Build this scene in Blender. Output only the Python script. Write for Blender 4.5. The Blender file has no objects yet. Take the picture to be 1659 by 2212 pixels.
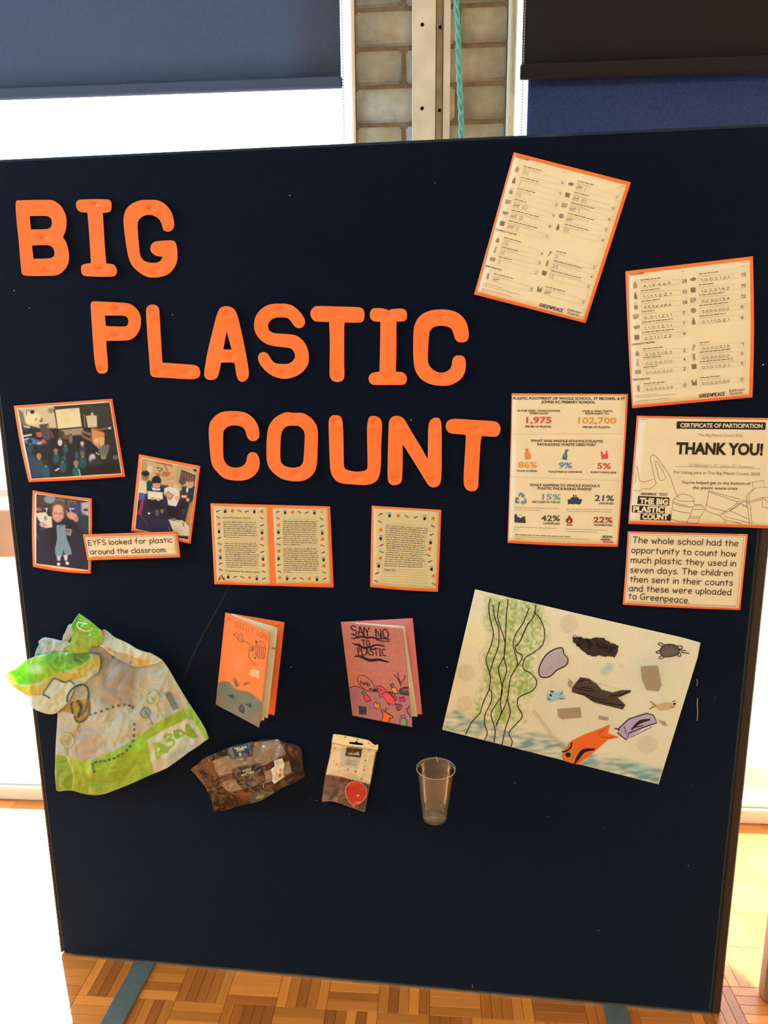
import bpy, bmesh, math, random
import numpy as np
from mathutils import Vector, Matrix, noise
from mathutils.geometry import delaunay_2d_cdt, tessellate_polygon
random.seed(7)
S = bpy.context.scene
COL = S.collection
# ------------------------------------------------------------------ camera
RW = np.array([[0.99380318, 0.11092076, -0.00719939],
               [0.01422414, -0.19114457, -0.98145883],
               [-0.11024029, 0.97527449, -0.19153784]])   # rows: right, down, forward
CAM = np.array([0.89143491, -1.22294872, 1.28219648])
FPX, CX, CY = 1454.6, 829.5, 1106.0
cd = bpy.data.cameras.new('camera'); cam = bpy.data.objects.new('camera', cd); COL.objects.link(cam)
cd.sensor_fit = 'HORIZONTAL'; cd.sensor_width = 36; cd.lens = FPX / 1659 * 36
cd.clip_start = 0.02; cd.clip_end = 200
cam.matrix_world = Matrix(((RW[0][0], -RW[1][0], -RW[2][0], CAM[0]), (RW[0][1], -RW[1][1], -RW[2][1], CAM[1]),
                           (RW[0][2], -RW[1][2], -RW[2][2], CAM[2]), (0, 0, 0, 1)))
S.camera = cam
# ------------------------------------------------------------------ world, sun, lamps, exposure
S.view_settings.view_transform = 'Standard'; S.view_settings.look = 'None'
S.view_settings.exposure = -0.43; S.view_settings.gamma = 1.0; S.view_settings.use_curve_mapping = False
w = bpy.data.worlds.new('sky'); S.world = w; w.use_nodes = True
bgn = w.node_tree.nodes['Background']; bgn.inputs[0].default_value = (0.93, 0.96, 1.0, 1); bgn.inputs[1].default_value = 6.0
def lamp(name, kind, loc, tgt, energy, color, size=(1, 1), spread=None):
    l = bpy.data.lights.new(name, kind); l.energy = energy; l.color = color
    if kind == 'AREA':
        l.shape = 'RECTANGLE'; l.size, l.size_y = size
        if spread: l.spread = math.radians(spread)
    if kind == 'SUN': l.angle = math.radians(2.0)
    o = bpy.data.objects.new(name, l); COL.objects.link(o); o.location = loc
    o.rotation_euler = (Vector(tgt) - Vector(loc)).to_track_quat('-Z', 'Y').to_euler()
    return o
lamp('sun', 'SUN', (-6, 8, 8.0), (0, 0, 0), 45.0, (1.0, 0.95, 0.86))
lamp('ceiling_lamp', 'AREA', (0.7, -2.3, 2.62), (0.9, 0, 0.9), 21.0, (0.90, 0.78, 0.42), (1.2, 0.3))
lamp('ceiling_lamp', 'AREA', (2.2, -2.3, 2.62), (0.9, 0, 0.9), 21.0, (0.90, 0.78, 0.42), (1.2, 0.3))
lamp('side_fill_light', 'AREA', (-2.45, -0.6, 1.8), (0.3, 0.3, 1.7), 95.0, (0.36, 0.76, 1.0), (1.0, 1.4))  # added cool fill for the left side; no window stands there
# ------------------------------------------------------------------ colour helpers
EV = np.array([1.08, 0.76, 0.42])      # what the room light does to a white surface at the board
def lin(c):
    c = np.asarray(c, float) / 255.0
    return np.where(c <= 0.04045, c / 12.92, ((c + 0.055) / 1.055) ** 2.4)
def A(*c):
    if len(c) == 1: c = c[0]
    return tuple(np.clip(lin(c[:3]) / EV, 0.002, 0.92))
# ------------------------------------------------------------------ materials
MATS = {}
def mat(name, color=None, rough=0.6, metal=0.0, attr=False, bump=None, noise_amt=0.0, nscale=30, sheen=0.0,
        coat=0.0, trans=0.0, alpha=None, spec=0.5, alpha_attr=False, ior=1.45):
    if name in MATS: return MATS[name]
    m = bpy.data.materials.new(name); m.use_nodes = True; nt = m.node_tree; N = nt.nodes; L = nt.links
    b = N['Principled BSDF']; out = N['Material Output']
    b.inputs['Roughness'].default_value = rough; b.inputs['Metallic'].default_value = metal
    b.inputs['Specular IOR Level'].default_value = spec
    if coat: b.inputs['Coat Weight'].default_value = coat; b.inputs['Coat Roughness'].default_value = 0.12
    if sheen: b.inputs['Sheen Weight'].default_value = sheen; b.inputs['Sheen Roughness'].default_value = 0.5; b.inputs['Sheen Tint'].default_value = (0.45, 0.75, 1.0, 1)
    csock = None
    if attr:
        at = N.new('ShaderNodeAttribute'); at.attribute_name = 'Col'; csock = at.outputs['Color']
    else:
        b.inputs['Base Color'].default_value = (*color, 1)
    tc = N.new('ShaderNodeTexCoord')
    if noise_amt:
        nz = N.new('ShaderNodeTexNoise'); nz.inputs['Scale'].default_value = nscale; nz.inputs['Detail'].default_value = 4
        L.new(tc.outputs['Object'], nz.inputs['Vector'])
        mr = N.new('ShaderNodeMapRange'); mr.inputs['From Min'].default_value = 0.25; mr.inputs['From Max'].default_value = 0.75
        mr.inputs['To Min'].default_value = 1 - noise_amt; mr.inputs['To Max'].default_value = 1 + noise_amt
        L.new(nz.outputs['Fac'], mr.inputs['Value'])
        mx = N.new('ShaderNodeVectorMath'); mx.operation = 'SCALE'
        if csock: L.new(csock, mx.inputs[0])
        else: mx.inputs[0].default_value = color
        L.new(mr.outputs['Result'], mx.inputs['Scale']); csock = mx.outputs[0]
    if csock: L.new(csock, b.inputs['Base Color'])
    if bump:
        bz = N.new('ShaderNodeTexNoise'); bz.inputs['Scale'].default_value = bump[0]; bz.inputs['Detail'].default_value = 3
        L.new(tc.outputs['Object'], bz.inputs['Vector'])
        bp = N.new('ShaderNodeBump'); bp.inputs['Strength'].default_value = bump[1]; bp.inputs['Distance'].default_value = bump[2]
        L.new(bz.outputs['Fac'], bp.inputs['Height']); L.new(bp.outputs['Normal'], b.inputs['Normal'])
    last = b.outputs[0]
    if trans:
        t = N.new('ShaderNodeBsdfTranslucent')
        if csock: L.new(csock, t.inputs['Color'])
        else: t.inputs['Color'].default_value = (*color, 1)
        ms = N.new('ShaderNodeMixShader'); ms.inputs[0].default_value = trans
        L.new(last, ms.inputs[1]); L.new(t.outputs[0], ms.inputs[2]); last = ms.outputs[0]
    if alpha is not None or alpha_attr:
        t = N.new('ShaderNodeBsdfTransparent'); ms = N.new('ShaderNodeMixShader')
        if alpha_attr: L.new(at.outputs['Alpha'], ms.inputs[0])
        else: ms.inputs[0].default_value = alpha
        L.new(t.outputs[0], ms.inputs[1]); L.new(last, ms.inputs[2]); last = ms.outputs[0]
        if alpha_attr:   # the sheen of thin film stays even where it is clear
            g = N.new('ShaderNodeBsdfGlossy'); g.inputs['Roughness'].default_value = 0.12
            fr = N.new('ShaderNodeFresnel'); fr.inputs['IOR'].default_value = 1.28
            m2 = N.new('ShaderNodeMixShader'); L.new(fr.outputs[0], m2.inputs[0]); L.new(last, m2.inputs[1]); L.new(g.outputs[0], m2.inputs[2])
            if bump: L.new(bp.outputs['Normal'], g.inputs['Normal']); L.new(bp.outputs['Normal'], fr.inputs['Normal'])
            last = m2.outputs[0]
    L.new(last, out.inputs['Surface'])
    MATS[name] = m
    return m
# ------------------------------------------------------------------ projection helpers
def ray(px, py): return RW.T @ np.array([(px - CX) / FPX, (py - CY) / FPX, 1.0])
def at_y(px, py, Y): d = ray(px, py); return CAM + d * (Y - CAM[1]) / d[1]
def at_z(px, py, Z): d = ray(px, py); return CAM + d * (Z - CAM[2]) / d[2]
def homog(src, dst):
    M = []
    for (X, Y), (x, y) in zip(src, dst):
        M.append([X, Y, 1, 0, 0, 0, -x * X, -x * Y, -x]); M.append([0, 0, 0, X, Y, 1, -y * X, -y * Y, -y])
    return np.linalg.svd(np.array(M, float))[2][-1].reshape(3, 3)
def hap(H, x, y): q = H @ np.array([x, y, 1.0]); return q[0] / q[2], q[1] / q[2]
class Crop:      # turns coordinates read in an enlarged view into photograph pixels
    def __init__(s, x0, y0, k): s.x0, s.y0, s.k = x0, y0, k
    def __call__(s, p): return (s.x0 + p[0] / s.k, s.y0 + p[1] / s.k)
    def many(s, ps): return [s(p) for p in ps]
ID = Crop(0, 0, 1)
class Surf:      # a sheet lying on the board: base height plus a gentle bulge over its own quad
    def __init__(s, quad, base=0.002, bulge=None):
        s.quad = quad; s.base = base; s.bulge = bulge or (lambda u, v, px, py: 0.0)
        s.H = homog(quad, [(0, 0), (1, 0), (1, 1), (0, 1)]); s.Hi = np.linalg.inv(s.H)
        up = np.array(quad[0]) - np.array(quad[3]) + np.array(quad[1]) - np.array(quad[2]); s.up = up / np.linalg.norm(up)
    def uv(s, px, py): return hap(s.H, px, py)
    def px(s, u, v): return hap(s.Hi, u, v)
    def P(s, px, py, eps=0.0):
        u, v = s.uv(px, py)
        return at_y(px, py, -(s.base + s.bulge(u, v, px, py) + eps))
class PSurf:     # a flat leaf in free space (the leaf of a booklet)
    def __init__(s, quad, a, b, c):
        s.quad = quad; n = np.cross(b - a, c - a); n /= np.linalg.norm(n)
        if n[1] > 0: n = -n
        s.n, s.o = n, a; s.H = homog(quad, [(0, 0), (1, 0), (1, 1), (0, 1)]); s.Hi = np.linalg.inv(s.H)
        up = np.array(quad[0]) - np.array(quad[3]); s.up = up / np.linalg.norm(up)
    def px(s, u, v): return hap(s.Hi, u, v)
    def P(s, px, py, eps=0.0):
        d = ray(px, py); q = s.o + s.n * eps
        return CAM + d * (np.dot(q - CAM, s.n) / np.dot(d, s.n))
# ------------------------------------------------------------------ object helpers
def link(o, parent=None):
    COL.objects.link(o)
    if parent: o.parent = parent
    return o
def tag(o, label=None, cat=None, group=None, kind=None):
    if label: o['label'] = label
    if cat: o['category'] = cat
    if group: o['group'] = group
    if kind: o['kind'] = kind
    return o
def thing(name, label, cat, loc=(0, 0, 0), group=None, rz=0):
    o = bpy.data.objects.new(name, None); o.empty_display_size = 0.02; COL.objects.link(o)
    o.location = loc; o.rotation_euler = (0, 0, rz)
    return tag(o, label, cat, group)
def mesh_obj(name, verts, faces, m, parent=None, cols=None, smooth=False, world=True):
    me = bpy.data.meshes.new(name)
    V = np.array(verts, float)
    if parent is not None and world:
        Mi = np.array((Matrix.Translation(parent.location) @ Matrix.Rotation(parent.rotation_euler[2], 4, 'Z')).inverted())
        V = V @ Mi[:3, :3].T + Mi[:3, 3]
    me.from_pydata([tuple(v) for v in V], [], faces)
    ms = m if isinstance(m, (list, tuple)) else [m]
    for q in ms: me.materials.append(q)
    if cols is not None:
        ca = me.color_attributes.new('Col', 'FLOAT_COLOR', 'POINT')
        c = np.ones((len(verts), 4), np.float32); cc = np.array(cols, np.float32); c[:, :cc.shape[1]] = cc
        ca.data.foreach_set('color', c.ravel())
    if smooth: me.polygons.foreach_set('use_smooth', [True] * len(me.polygons))
    o = bpy.data.objects.new(name, me)
    return link(o, parent)
class MB:
    def __init__(s): s.v, s.f = [], []
    def add(s, V, F):
        n = len(s.v); s.v += [tuple(v) for v in V]; s.f += [tuple(i + n for i in f) for f in F]
    def box(s, x0, y0, z0, x1, y1, z1, bev=0.0):
        if bev <= 0:
            V = [(x, y, z) for z in (z0, z1) for y in (y0, y1) for x in (x0, x1)]
            s.add(V, [(0, 2, 3, 1), (4, 5, 7, 6), (0, 1, 5, 4), (2, 6, 7, 3), (0, 4, 6, 2), (1, 3, 7, 5)]); return s
        bm = bmesh.new(); bmesh.ops.create_cube(bm, size=1)
        for v in bm.verts: v.co = ((x0 + x1) / 2 + v.co.x * (x1 - x0), (y0 + y1) / 2 + v.co.y * (y1 - y0), (z0 + z1) / 2 + v.co.z * (z1 - z0))
        bmesh.ops.bevel(bm, geom=bm.edges[:], offset=bev, segments=1, affect='EDGES')
        bm.verts.index_update(); s.add([v.co[:] for v in bm.verts], [[q.index for q in f.verts] for f in bm.faces]); bm.free(); return s
    def tube(s, pts, r, n=8, cap=True):
        pts = [Vector(p) for p in pts]; rr = r if isinstance(r, (list, tuple)) else [r] * len(pts)
        rings = []; t = (pts[1] - pts[0]).normalized(); ref = Vector((0, 1, 0)) if abs(t.y) < 0.9 else Vector((1, 0, 0))
        for i, p in enumerate(pts):
            t = (pts[min(i + 1, len(pts) - 1)] - pts[max(i - 1, 0)]).normalized()
            a = t.cross(ref).normalized(); b = t.cross(a)
            rings.append([p + (a * math.cos(q) + b * math.sin(q)) * rr[i] for q in [2 * math.pi * k / n for k in range(n)]])
        V = [v[:] for R in rings for v in R]; F = []
        for i in range(len(pts) - 1):
            for k in range(n): F.append((i * n + k, i * n + (k + 1) % n, (i + 1) * n + (k + 1) % n, (i + 1) * n + k))
        if cap: F += [tuple(range(n))[::-1], tuple((len(pts) - 1) * n + k for k in range(n))]
        s.add(V, F); return s
    def build(s, name, m, parent=None, smooth=False, world=True): return mesh_obj(name, s.v, s.f, m, parent, smooth=smooth, world=world)
# ------------------------------------------------------------------ 2-D helpers
def smooth_loop(pts, corners=(), n=4, closed=True):
    """Catmull-Rom through the points; indices in corners stay sharp."""
    P = [np.array(p, float) for p in pts]; N = len(P); out = []; cs = set(corners)
    rng = range(N) if closed else range(N - 1)
    for i in rng:
        p1, p2 = P[i], P[(i + 1) % N]
        p0 = P[(i - 1) % N] if (closed or i > 0) else p1
        p3 = P[(i + 2) % N] if (closed or i + 2 < N) else p2
        if i in cs: p0 = p1 * 2 - p2
        if (i + 1) % N in cs: p3 = p2 * 2 - p1
        d = np.linalg.norm(p2 - p1)
        m1 = (p2 - p0) / max(np.linalg.norm(p2 - p0), 1e-6) * d * 0.9; m2 = (p3 - p1) / max(np.linalg.norm(p3 - p1), 1e-6) * d * 0.9
        for k in range(n):
            t = k / n
            out.append(tuple(p1 * (2 * t**3 - 3 * t**2 + 1) + m1 * (t**3 - 2 * t**2 + t) + p2 * (-2 * t**3 + 3 * t**2) + m2 * (t**3 - t**2)))
    if not closed: out.append(tuple(P[-1]))
    return out
def resample(pts, step, closed=False):
    out = []; N = len(pts)
    for i in range(N if closed else N - 1):
        a = np.array(pts[i], float); b = np.array(pts[(i + 1) % N], float); k = max(1, int(math.ceil(np.linalg.norm(b - a) / step)))
        for j in range(k): out.append(tuple(a + (b - a) * j / k))
    if not closed: out.append(tuple(pts[-1]))
    return out
def inside(px, py, loop):
    L = np.array(loop, float); x0, y0 = L[:, 0], L[:, 1]; x1, y1 = np.roll(x0, -1), np.roll(y0, -1)
    r = np.zeros(np.shape(px), bool)
    for a, b, c, d in zip(x0, y0, x1, y1):
        if b == d: continue
        hit = ((b > py) != (d > py)) & (px < (c - a) * (py - b) / (d - b) + a); r ^= hit
    return r
def segdist(px, py, pts, closed=False):
    D = np.full(np.shape(px), 1e9); N = len(pts)
    for i in range(N if closed else N - 1):
        a = pts[i]; b = pts[(i + 1) % N]; dx, dy = b[0] - a[0], b[1] - a[1]; l2 = dx * dx + dy * dy + 1e-9
        t = np.clip(((px - a[0]) * dx + (py - a[1]) * dy) / l2, 0, 1)
        D = np.minimum(D, np.hypot(px - a[0] - t * dx, py - a[1] - t * dy))
    return D
def fill2d(loops, step=None):
    """outer loop + holes -> triangles, with inner points every `step` pixels"""
    V = []; E = []
    for lp in loops:
        n = len(V); V += [Vector(p) for p in lp]; E += [(n + i, n + (i + 1) % len(lp)) for i in range(len(lp))]
    nb = len(V)
    if step:
        xs = [p[0] for p in loops[0]]; ys = [p[1] for p in loops[0]]
        gx, gy = np.meshgrid(np.arange(min(xs) + step * .5, max(xs), step), np.arange(min(ys) + step * .5, max(ys), step))
        gx[1::2] += step * .5; gx, gy = gx.ravel(), gy.ravel()
        ok = inside(gx, gy, loops[0]) & (segdist(gx, gy, loops[0], True) > step * .45)
        for h in loops[1:]: ok &= ~inside(gx, gy, h) & (segdist(gx, gy, h, True) > step * .45)
        V += [Vector((a, b)) for a, b in zip(gx[ok], gy[ok])]
    r = delaunay_2d_cdt(V, E, [], 1, 1e-4)
    ov, of, oi = r[0], r[2], r[3]
    vv = np.array([v[:] for v in ov]); T = np.array([f for f in of if len(f) == 3])
    c = vv[T].mean(1); ok = inside(c[:, 0], c[:, 1], loops[0])
    for h in loops[1:]: ok &= ~inside(c[:, 0], c[:, 1], h)
    T = T[ok]
    a, b, d = vv[T[:, 0]], vv[T[:, 1]], vv[T[:, 2]]
    cr = (b[:, 0] - a[:, 0]) * (d[:, 1] - a[:, 1]) - (b[:, 1] - a[:, 1]) * (d[:, 0] - a[:, 0])
    T[cr > 0] = T[cr > 0][:, ::-1]          # pixel y runs down: this faces the viewer
    return vv, T
def slab(name, loops, surf, m, parent, thick=0.0004, step=None, eps=0.0, paint=None, smooth=False):
    vv, T = fill2d(loops, step); n = len(vv)
    F = [surf.P(x, y, eps) for x, y in vv]; B = [surf.P(x, y, eps - thick) for x, y in vv]
    faces = [tuple(t) for t in T] + [tuple(t + n)[::-1] for t in T]
    cnt = {}
    for t in T:
        for i in range(3): cnt[(t[i], t[(i + 1) % 3])] = 1
    for (i, j) in cnt:
        if (j, i) not in cnt: faces.append((j, i, i + n, j + n))
    cols = None
    if paint is not None:
        c = paint(vv[:, 0], vv[:, 1]); cols = np.vstack([c, c])
    return mesh_obj(name, F + B, [tuple(int(q) for q in f) for f in faces], m, parent, cols, smooth)
def grid_sheet(name, quad, surf, m, parent, nx, ny, thick=0.0003, eps=0.0, paint=None, wob=None):
    """quad sheet as a regular grid; wob(u,v)->(dx,dy) px lets the edges bow"""
    H = np.linalg.inv(homog(quad, [(0, 0), (1, 0), (1, 1), (0, 1)]))
    pts = []
    for j in range(ny + 1):
        for i in range(nx + 1):
            u, v = i / nx, j / ny; x, y = hap(H, u, v)
            if wob: d = wob(u, v); x += d[0]; y += d[1]
            pts.append((x, y))
    n = len(pts); F = [surf.P(x, y, eps) for x, y in pts]; B = [surf.P(x, y, eps - thick) for x, y in pts]; faces = []
    I = lambda i, j: j * (nx + 1) + i
    for j in range(ny):
        for i in range(nx):
            q = (I(i, j), I(i, j + 1), I(i + 1, j + 1), I(i + 1, j)); faces.append(q); faces.append(tuple(k + n for k in q[::-1]))
    rim = [I(i, 0) for i in range(nx)] + [I(nx, j) for j in range(ny)] + [I(i, ny) for i in range(nx, 0, -1)] + [I(0, j) for j in range(ny, 0, -1)]
    for a, b in zip(rim, rim[1:] + rim[:1]): faces.append((a, b, b + n, a + n))
    cols = None
    if paint is not None:
        A2 = np.array(pts); c = paint(A2[:, 0], A2[:, 1]); cols = np.vstack([c, c])
    return mesh_obj(name, F + B, faces, m, parent, cols, True)
# painter: soft-edged shapes laid over one another, in crop coordinates
def painter(crop, base, shapes, grain=0.0, alpha=None, seed=1, fs=1.0):
    def f(px, py):
        x = (px - crop.x0) * crop.k; y = (py - crop.y0) * crop.k; n = len(x)
        C = np.tile(np.array(base, float), (n, 1))
        if C.shape[1] == 3: C = np.hstack([C, np.ones((n, 1))])
        for s in shapes:
            k = s[0]; op = 1.0
            if k == 'e':
                _, cx, cy, rx, ry, rot, col, soft = s[:8]; op = s[8] if len(s) > 8 else 1
                a = math.radians(rot); dx, dy = x - cx, y - cy
                q = np.hypot((dx * math.cos(a) + dy * math.sin(a)) / rx, (-dx * math.sin(a) + dy * math.cos(a)) / ry)
                d = (q - 1) * min(rx, ry)
            elif k == 'p':
                _, pts, col, soft = s[:4]; op = s[4] if len(s) > 4 else 1
                d = segdist(x, y, pts, True); d = np.where(inside(x, y, pts), -d, d)
            else:
                _, pts, wd, col, soft = s[:5]; op = s[5] if len(s) > 5 else 1
                d = segdist(x, y, pts) - wd / 2
            al = np.clip(0.5 - d / max(soft, 1e-3), 0, 1) * op
            cc = np.array(col, float)
            if len(cc) == 3: cc = np.append(cc, 1.0)
            C = C * (1 - al[:, None]) + cc * al[:, None]
        if grain:
            rs = np.random.RandomState(seed); C[:, :3] *= 1 + grain * rs.randn(n, 1); C[:, :3] += grain * 10 * rs.randn(n, 1)
        C[:, :3] = np.clip(C[:, :3], 0, 255)
        out = np.clip(lin(C[:, :3]) / EV, 0.002, 0.95)
        if alpha is None: return out
        return np.hstack([out, C[:, 3:4]])
    return f
# ------------------------------------------------------------------ ink: flat print and pen work
GL = {
'a': "5.5,6 3,6.6 .7,5 .3,2.5 1.5,.3 3.5,.3 5.2,2.5 5.5,6|5.5,6 5.4,2 6,0", 'b': ".5,10 .5,0|.5,4.5 2.5,6.5 5,5.5 5.5,3 4.5,.6 2.5,0 .5,1.2",
'c': "5,5.5 3,6.5 1,5.2 .3,3 1.2,.8 3,0 5,.9", 'd': "5.5,10 5.5,0|5.5,4.5 3.5,6.4 1,5.4 .3,3 1.3,.5 3.3,0 5.5,1.8",
'e': ".4,3.2 5.3,3.7 4.6,5.8 2.8,6.5 1,5.3 .3,3 1.4,.6 3.2,0 5,.9", 'f': "5,9.6 3.6,10 2.6,8.6 2.5,0|.3,6.2 4.8,6.2",
'g': "5.3,6 3,6.5 1,5.4 .4,3.2 1.5,1 3.4,.9 5.2,3 5.3,6|5.3,6 5.4,-1 4.4,-3 2.5,-3.5 .8,-2.6", 'h': ".5,10 .5,0|.5,3.6 2.4,6.2 4.2,6 5,4.3 5.1,0",
'i': ".5,6.3 .5,0|.5,8.7 .5,9.1", 'j': "2,6.3 2,-2 1,-3.3 0,-3|2,8.7 2,9.1", 'k': ".5,10 .5,0|4.6,6.2 .6,2.8|1.8,3.8 4.9,0", 'l': ".5,10 .5,0",
'm': ".5,6.3 .5,0|.5,3.8 2,6.2 3.4,6 4,4.3 4,0|4,4 5.6,6.3 7,6 7.6,4.3 7.6,0", 'n': ".5,6.3 .5,0|.5,3.6 2.4,6.2 4.2,6 5,4.3 5.1,0",
'o': "3,6.4 1,5.4 .3,3.2 1.2,.8 3,0 4.9,.9 5.6,3.2 4.9,5.4 3,6.4", 'p': ".5,6.3 .5,-3.4|.5,4.6 2.5,6.4 4.8,5.6 5.4,3.2 4.3,.9 2.4,.3 .5,1.4",
'q': "5.3,6 3,6.5 1,5.4 .4,3.2 1.5,1 3.4,.9 5.2,3|5.3,6 5.3,-3.4", 'r': ".5,6.3 .5,0|.5,3.8 2.2,6 4.4,5.6", 's': "4.4,5.6 2.6,6.5 .8,5.4 1.6,3.8 3.8,3 4.6,1.6 3,.1 .3,.7",
't': "2.4,9 2.4,0|.2,6.3 4.6,6.3", 'u': ".5,6.3 .6,2 1.8,.2 3.6,.3 5,2.4|5,6.3 5.1,0", 'v': ".3,6.3 2.6,0|2.6,0 5,6.3", 'w': ".3,6.3 2.1,0|2.1,0 3.9,5|3.9,5 5.7,0|5.7,0 7.6,6.3",
'x': ".3,6.3 5,0|5,6.3 .3,0", 'y': ".4,6.3 2.9,.8|5.3,6.3 1.6,-3.4", 'z': ".4,6.3 5,6.3|5,6.3 .4,0|.4,0 5,0",
'A': "0,0 3.2,10|3.2,10 6.6,0|1,3.6 5.6,3.6", 'B': ".5,10 .5,0|.5,10 4,9.6 5,7.8 3.8,5.8 .5,5.4|.5,5.4 5,5 6,2.8 4.6,.4 .5,0", 'C': "6.4,8.6 4,10 1.4,8.4 .3,5 1.4,1.4 4,0 6.4,1.4",
'D': ".5,10 .5,0|.5,10 4.5,9 6.4,5.4 5,1.4 .5,0", 'E': ".6,10 .6,0|.6,10 5.4,10|.6,5.2 5,5.2|.6,0 5.6,0", 'F': ".6,10 .6,0|.6,10 5.6,10|.6,5.2 5,5.2",
'G': "6.6,8.6 4.2,10 1.5,8.6 .3,5 1.4,1.4 4.2,0 6.6,1.6 6.9,4.6|4.2,4.6 7.6,4.6", 'H': ".5,10 .5,0|6.2,10 6.2,0|.5,5.2 6.2,5.2", 'I': "2,10 2,0|.3,10 3.7,10|.3,0 3.7,0",
'J': "4.4,10 4.4,2 3,0 .6,.8", 'K': ".5,10 .5,0|5.8,10 .6,4.6|2.2,6 6.2,0", 'L': ".6,10 .6,0|.6,0 5.4,0", 'M': ".4,0 1.4,10|1.4,10 4,2|4,2 6.6,10|6.6,10 7.8,0", 'N': ".5,0 .5,10|.5,10 6.2,0|6.2,0 6.2,10",
'O': "3.8,10 1.2,8.4 .3,5 1.2,1.4 3.8,0 6.4,1.4 7.4,5 6.4,8.4 3.8,10", 'P': ".5,10 .5,0|.5,10 4.6,9.4 5.4,7.2 4.2,5 .5,4.4", 'R': ".5,10 .5,0|.5,10 4.6,9.4 5.4,7.4 4,5.4 .5,4.8|2.4,4.8 6,0",
'S': "5.6,8.8 3,10 .8,8.4 1.4,6 4.6,4.6 5.8,2.6 4,.2 .3,1", 'T': "3.4,10 3.4,0|0,10 6.8,10", 'U': ".5,10 .6,2.6 2.6,0 5,.4 6.3,3 6.3,10", 'V': ".2,10 3,0|3,0 5.8,10", 'W': ".2,10 2,0|2,0 4,8|4,8 6,0|6,0 8,10",
'Y': ".2,10 3.2,4.6|6.2,10 3.2,4.6|3.2,4.6 3.2,0", 'X': ".2,10 6,0|6,10 .2,0", 'Z': ".3,10 6,10|6,10 .3,0|.3,0 6,0",
'0': "2.8,10 .8,8 .3,5 1,1.6 2.8,0 4.7,1.6 5.4,5 4.7,8.4 2.8,10", '1': ".3,7.8 1.8,10|1.8,10 1.8,0", '2': ".4,7.8 1.6,9.8 4,9.6 4.8,7.6 3,4 .3,0|.3,0 5.2,0", '3': ".5,9 2.6,10 4.6,8.4 3.4,5.8 1.8,5.4|1.8,5.4 4.4,4.8 4.8,2 2.8,0 .3,.8",
'4': "3.8,0 3.8,10|3.8,10 .2,3.6|.2,3.6 5.4,3.6", '5': "4.8,10 1,10|1,10 .6,5.8|.6,5.8 3.2,6 4.8,3.8 3.6,.6 .3,.4", '6': "4.4,9.6 1.8,7.4 .3,3.4 1.6,.3 3.8,.3 5,2.4 3.8,5 1.6,4.8 .4,3", '7': ".3,10 5,10|5,10 2,0",
'8': "2.8,5.4 .8,7.4 2.6,10 4.6,7.8 2.8,5.4 .4,2.8 2.6,0 5,2.6 2.8,5.4", '9': "5,7 3,5 .8,6.2 .8,8.8 3,10 4.9,8.4 5,5 4,0",
'.': ".4,.2 .4,.5", ',': ".8,.8 .2,-1.4", '!': ".5,10 .5,3|.5,.3 .5,.7", '&': "6,0 1.4,7.4 2.6,10 4,8 .6,3 2.2,0 5.8,4", '-': ".3,4 3.6,4", "'": ".4,10 .4,8", '%': "0,0 6,10|1.2,10 .2,8.5 1.2,7 2.2,8.5 1.2,10|5,3 4,1.5 5,0 6,1.5 5,3", '?': ".4,8.4 2.4,10 4.4,8 2.6,5.2 2.4,3|2.4,.3 2.4,.7", '+': ".3,4 4.3,4|2.3,6 2.3,2"}
_g = {}
def glyph(ch):
    if ch not in _g:
        st = []
        for s in GL[ch].split('|'):
            p = [tuple(float(q) for q in t.split(',')) for t in s.split()]
            st.append(smooth_loop(p, n=4, closed=False) if len(p) > 2 else p)
        _g[ch] = (st, max(q[0] for s in st for q in s))
    return _g[ch]
_t = {}
def font_mesh(s, bold=0.0):
    k = (s, bold)
    if k not in _t:
        c = bpy.data.curves.new('t', 'FONT'); c.body = s; c.resolution_u = 3; c.offset = bold
        o = bpy.data.objects.new('t', c); COL.objects.link(o)
        dg = bpy.context.evaluated_depsgraph_get(); me = o.evaluated_get(dg).to_mesh()
        me.calc_loop_triangles()
        V = np.array([v.co[:2] for v in me.vertices]).reshape(-1, 2); F = [tuple(t.vertices) for t in me.loop_triangles]
        o.evaluated_get(dg).to_mesh_clear(); bpy.data.objects.remove(o); bpy.data.curves.remove(c)
        _t[k] = (V, F)
    return _t[k]
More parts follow.
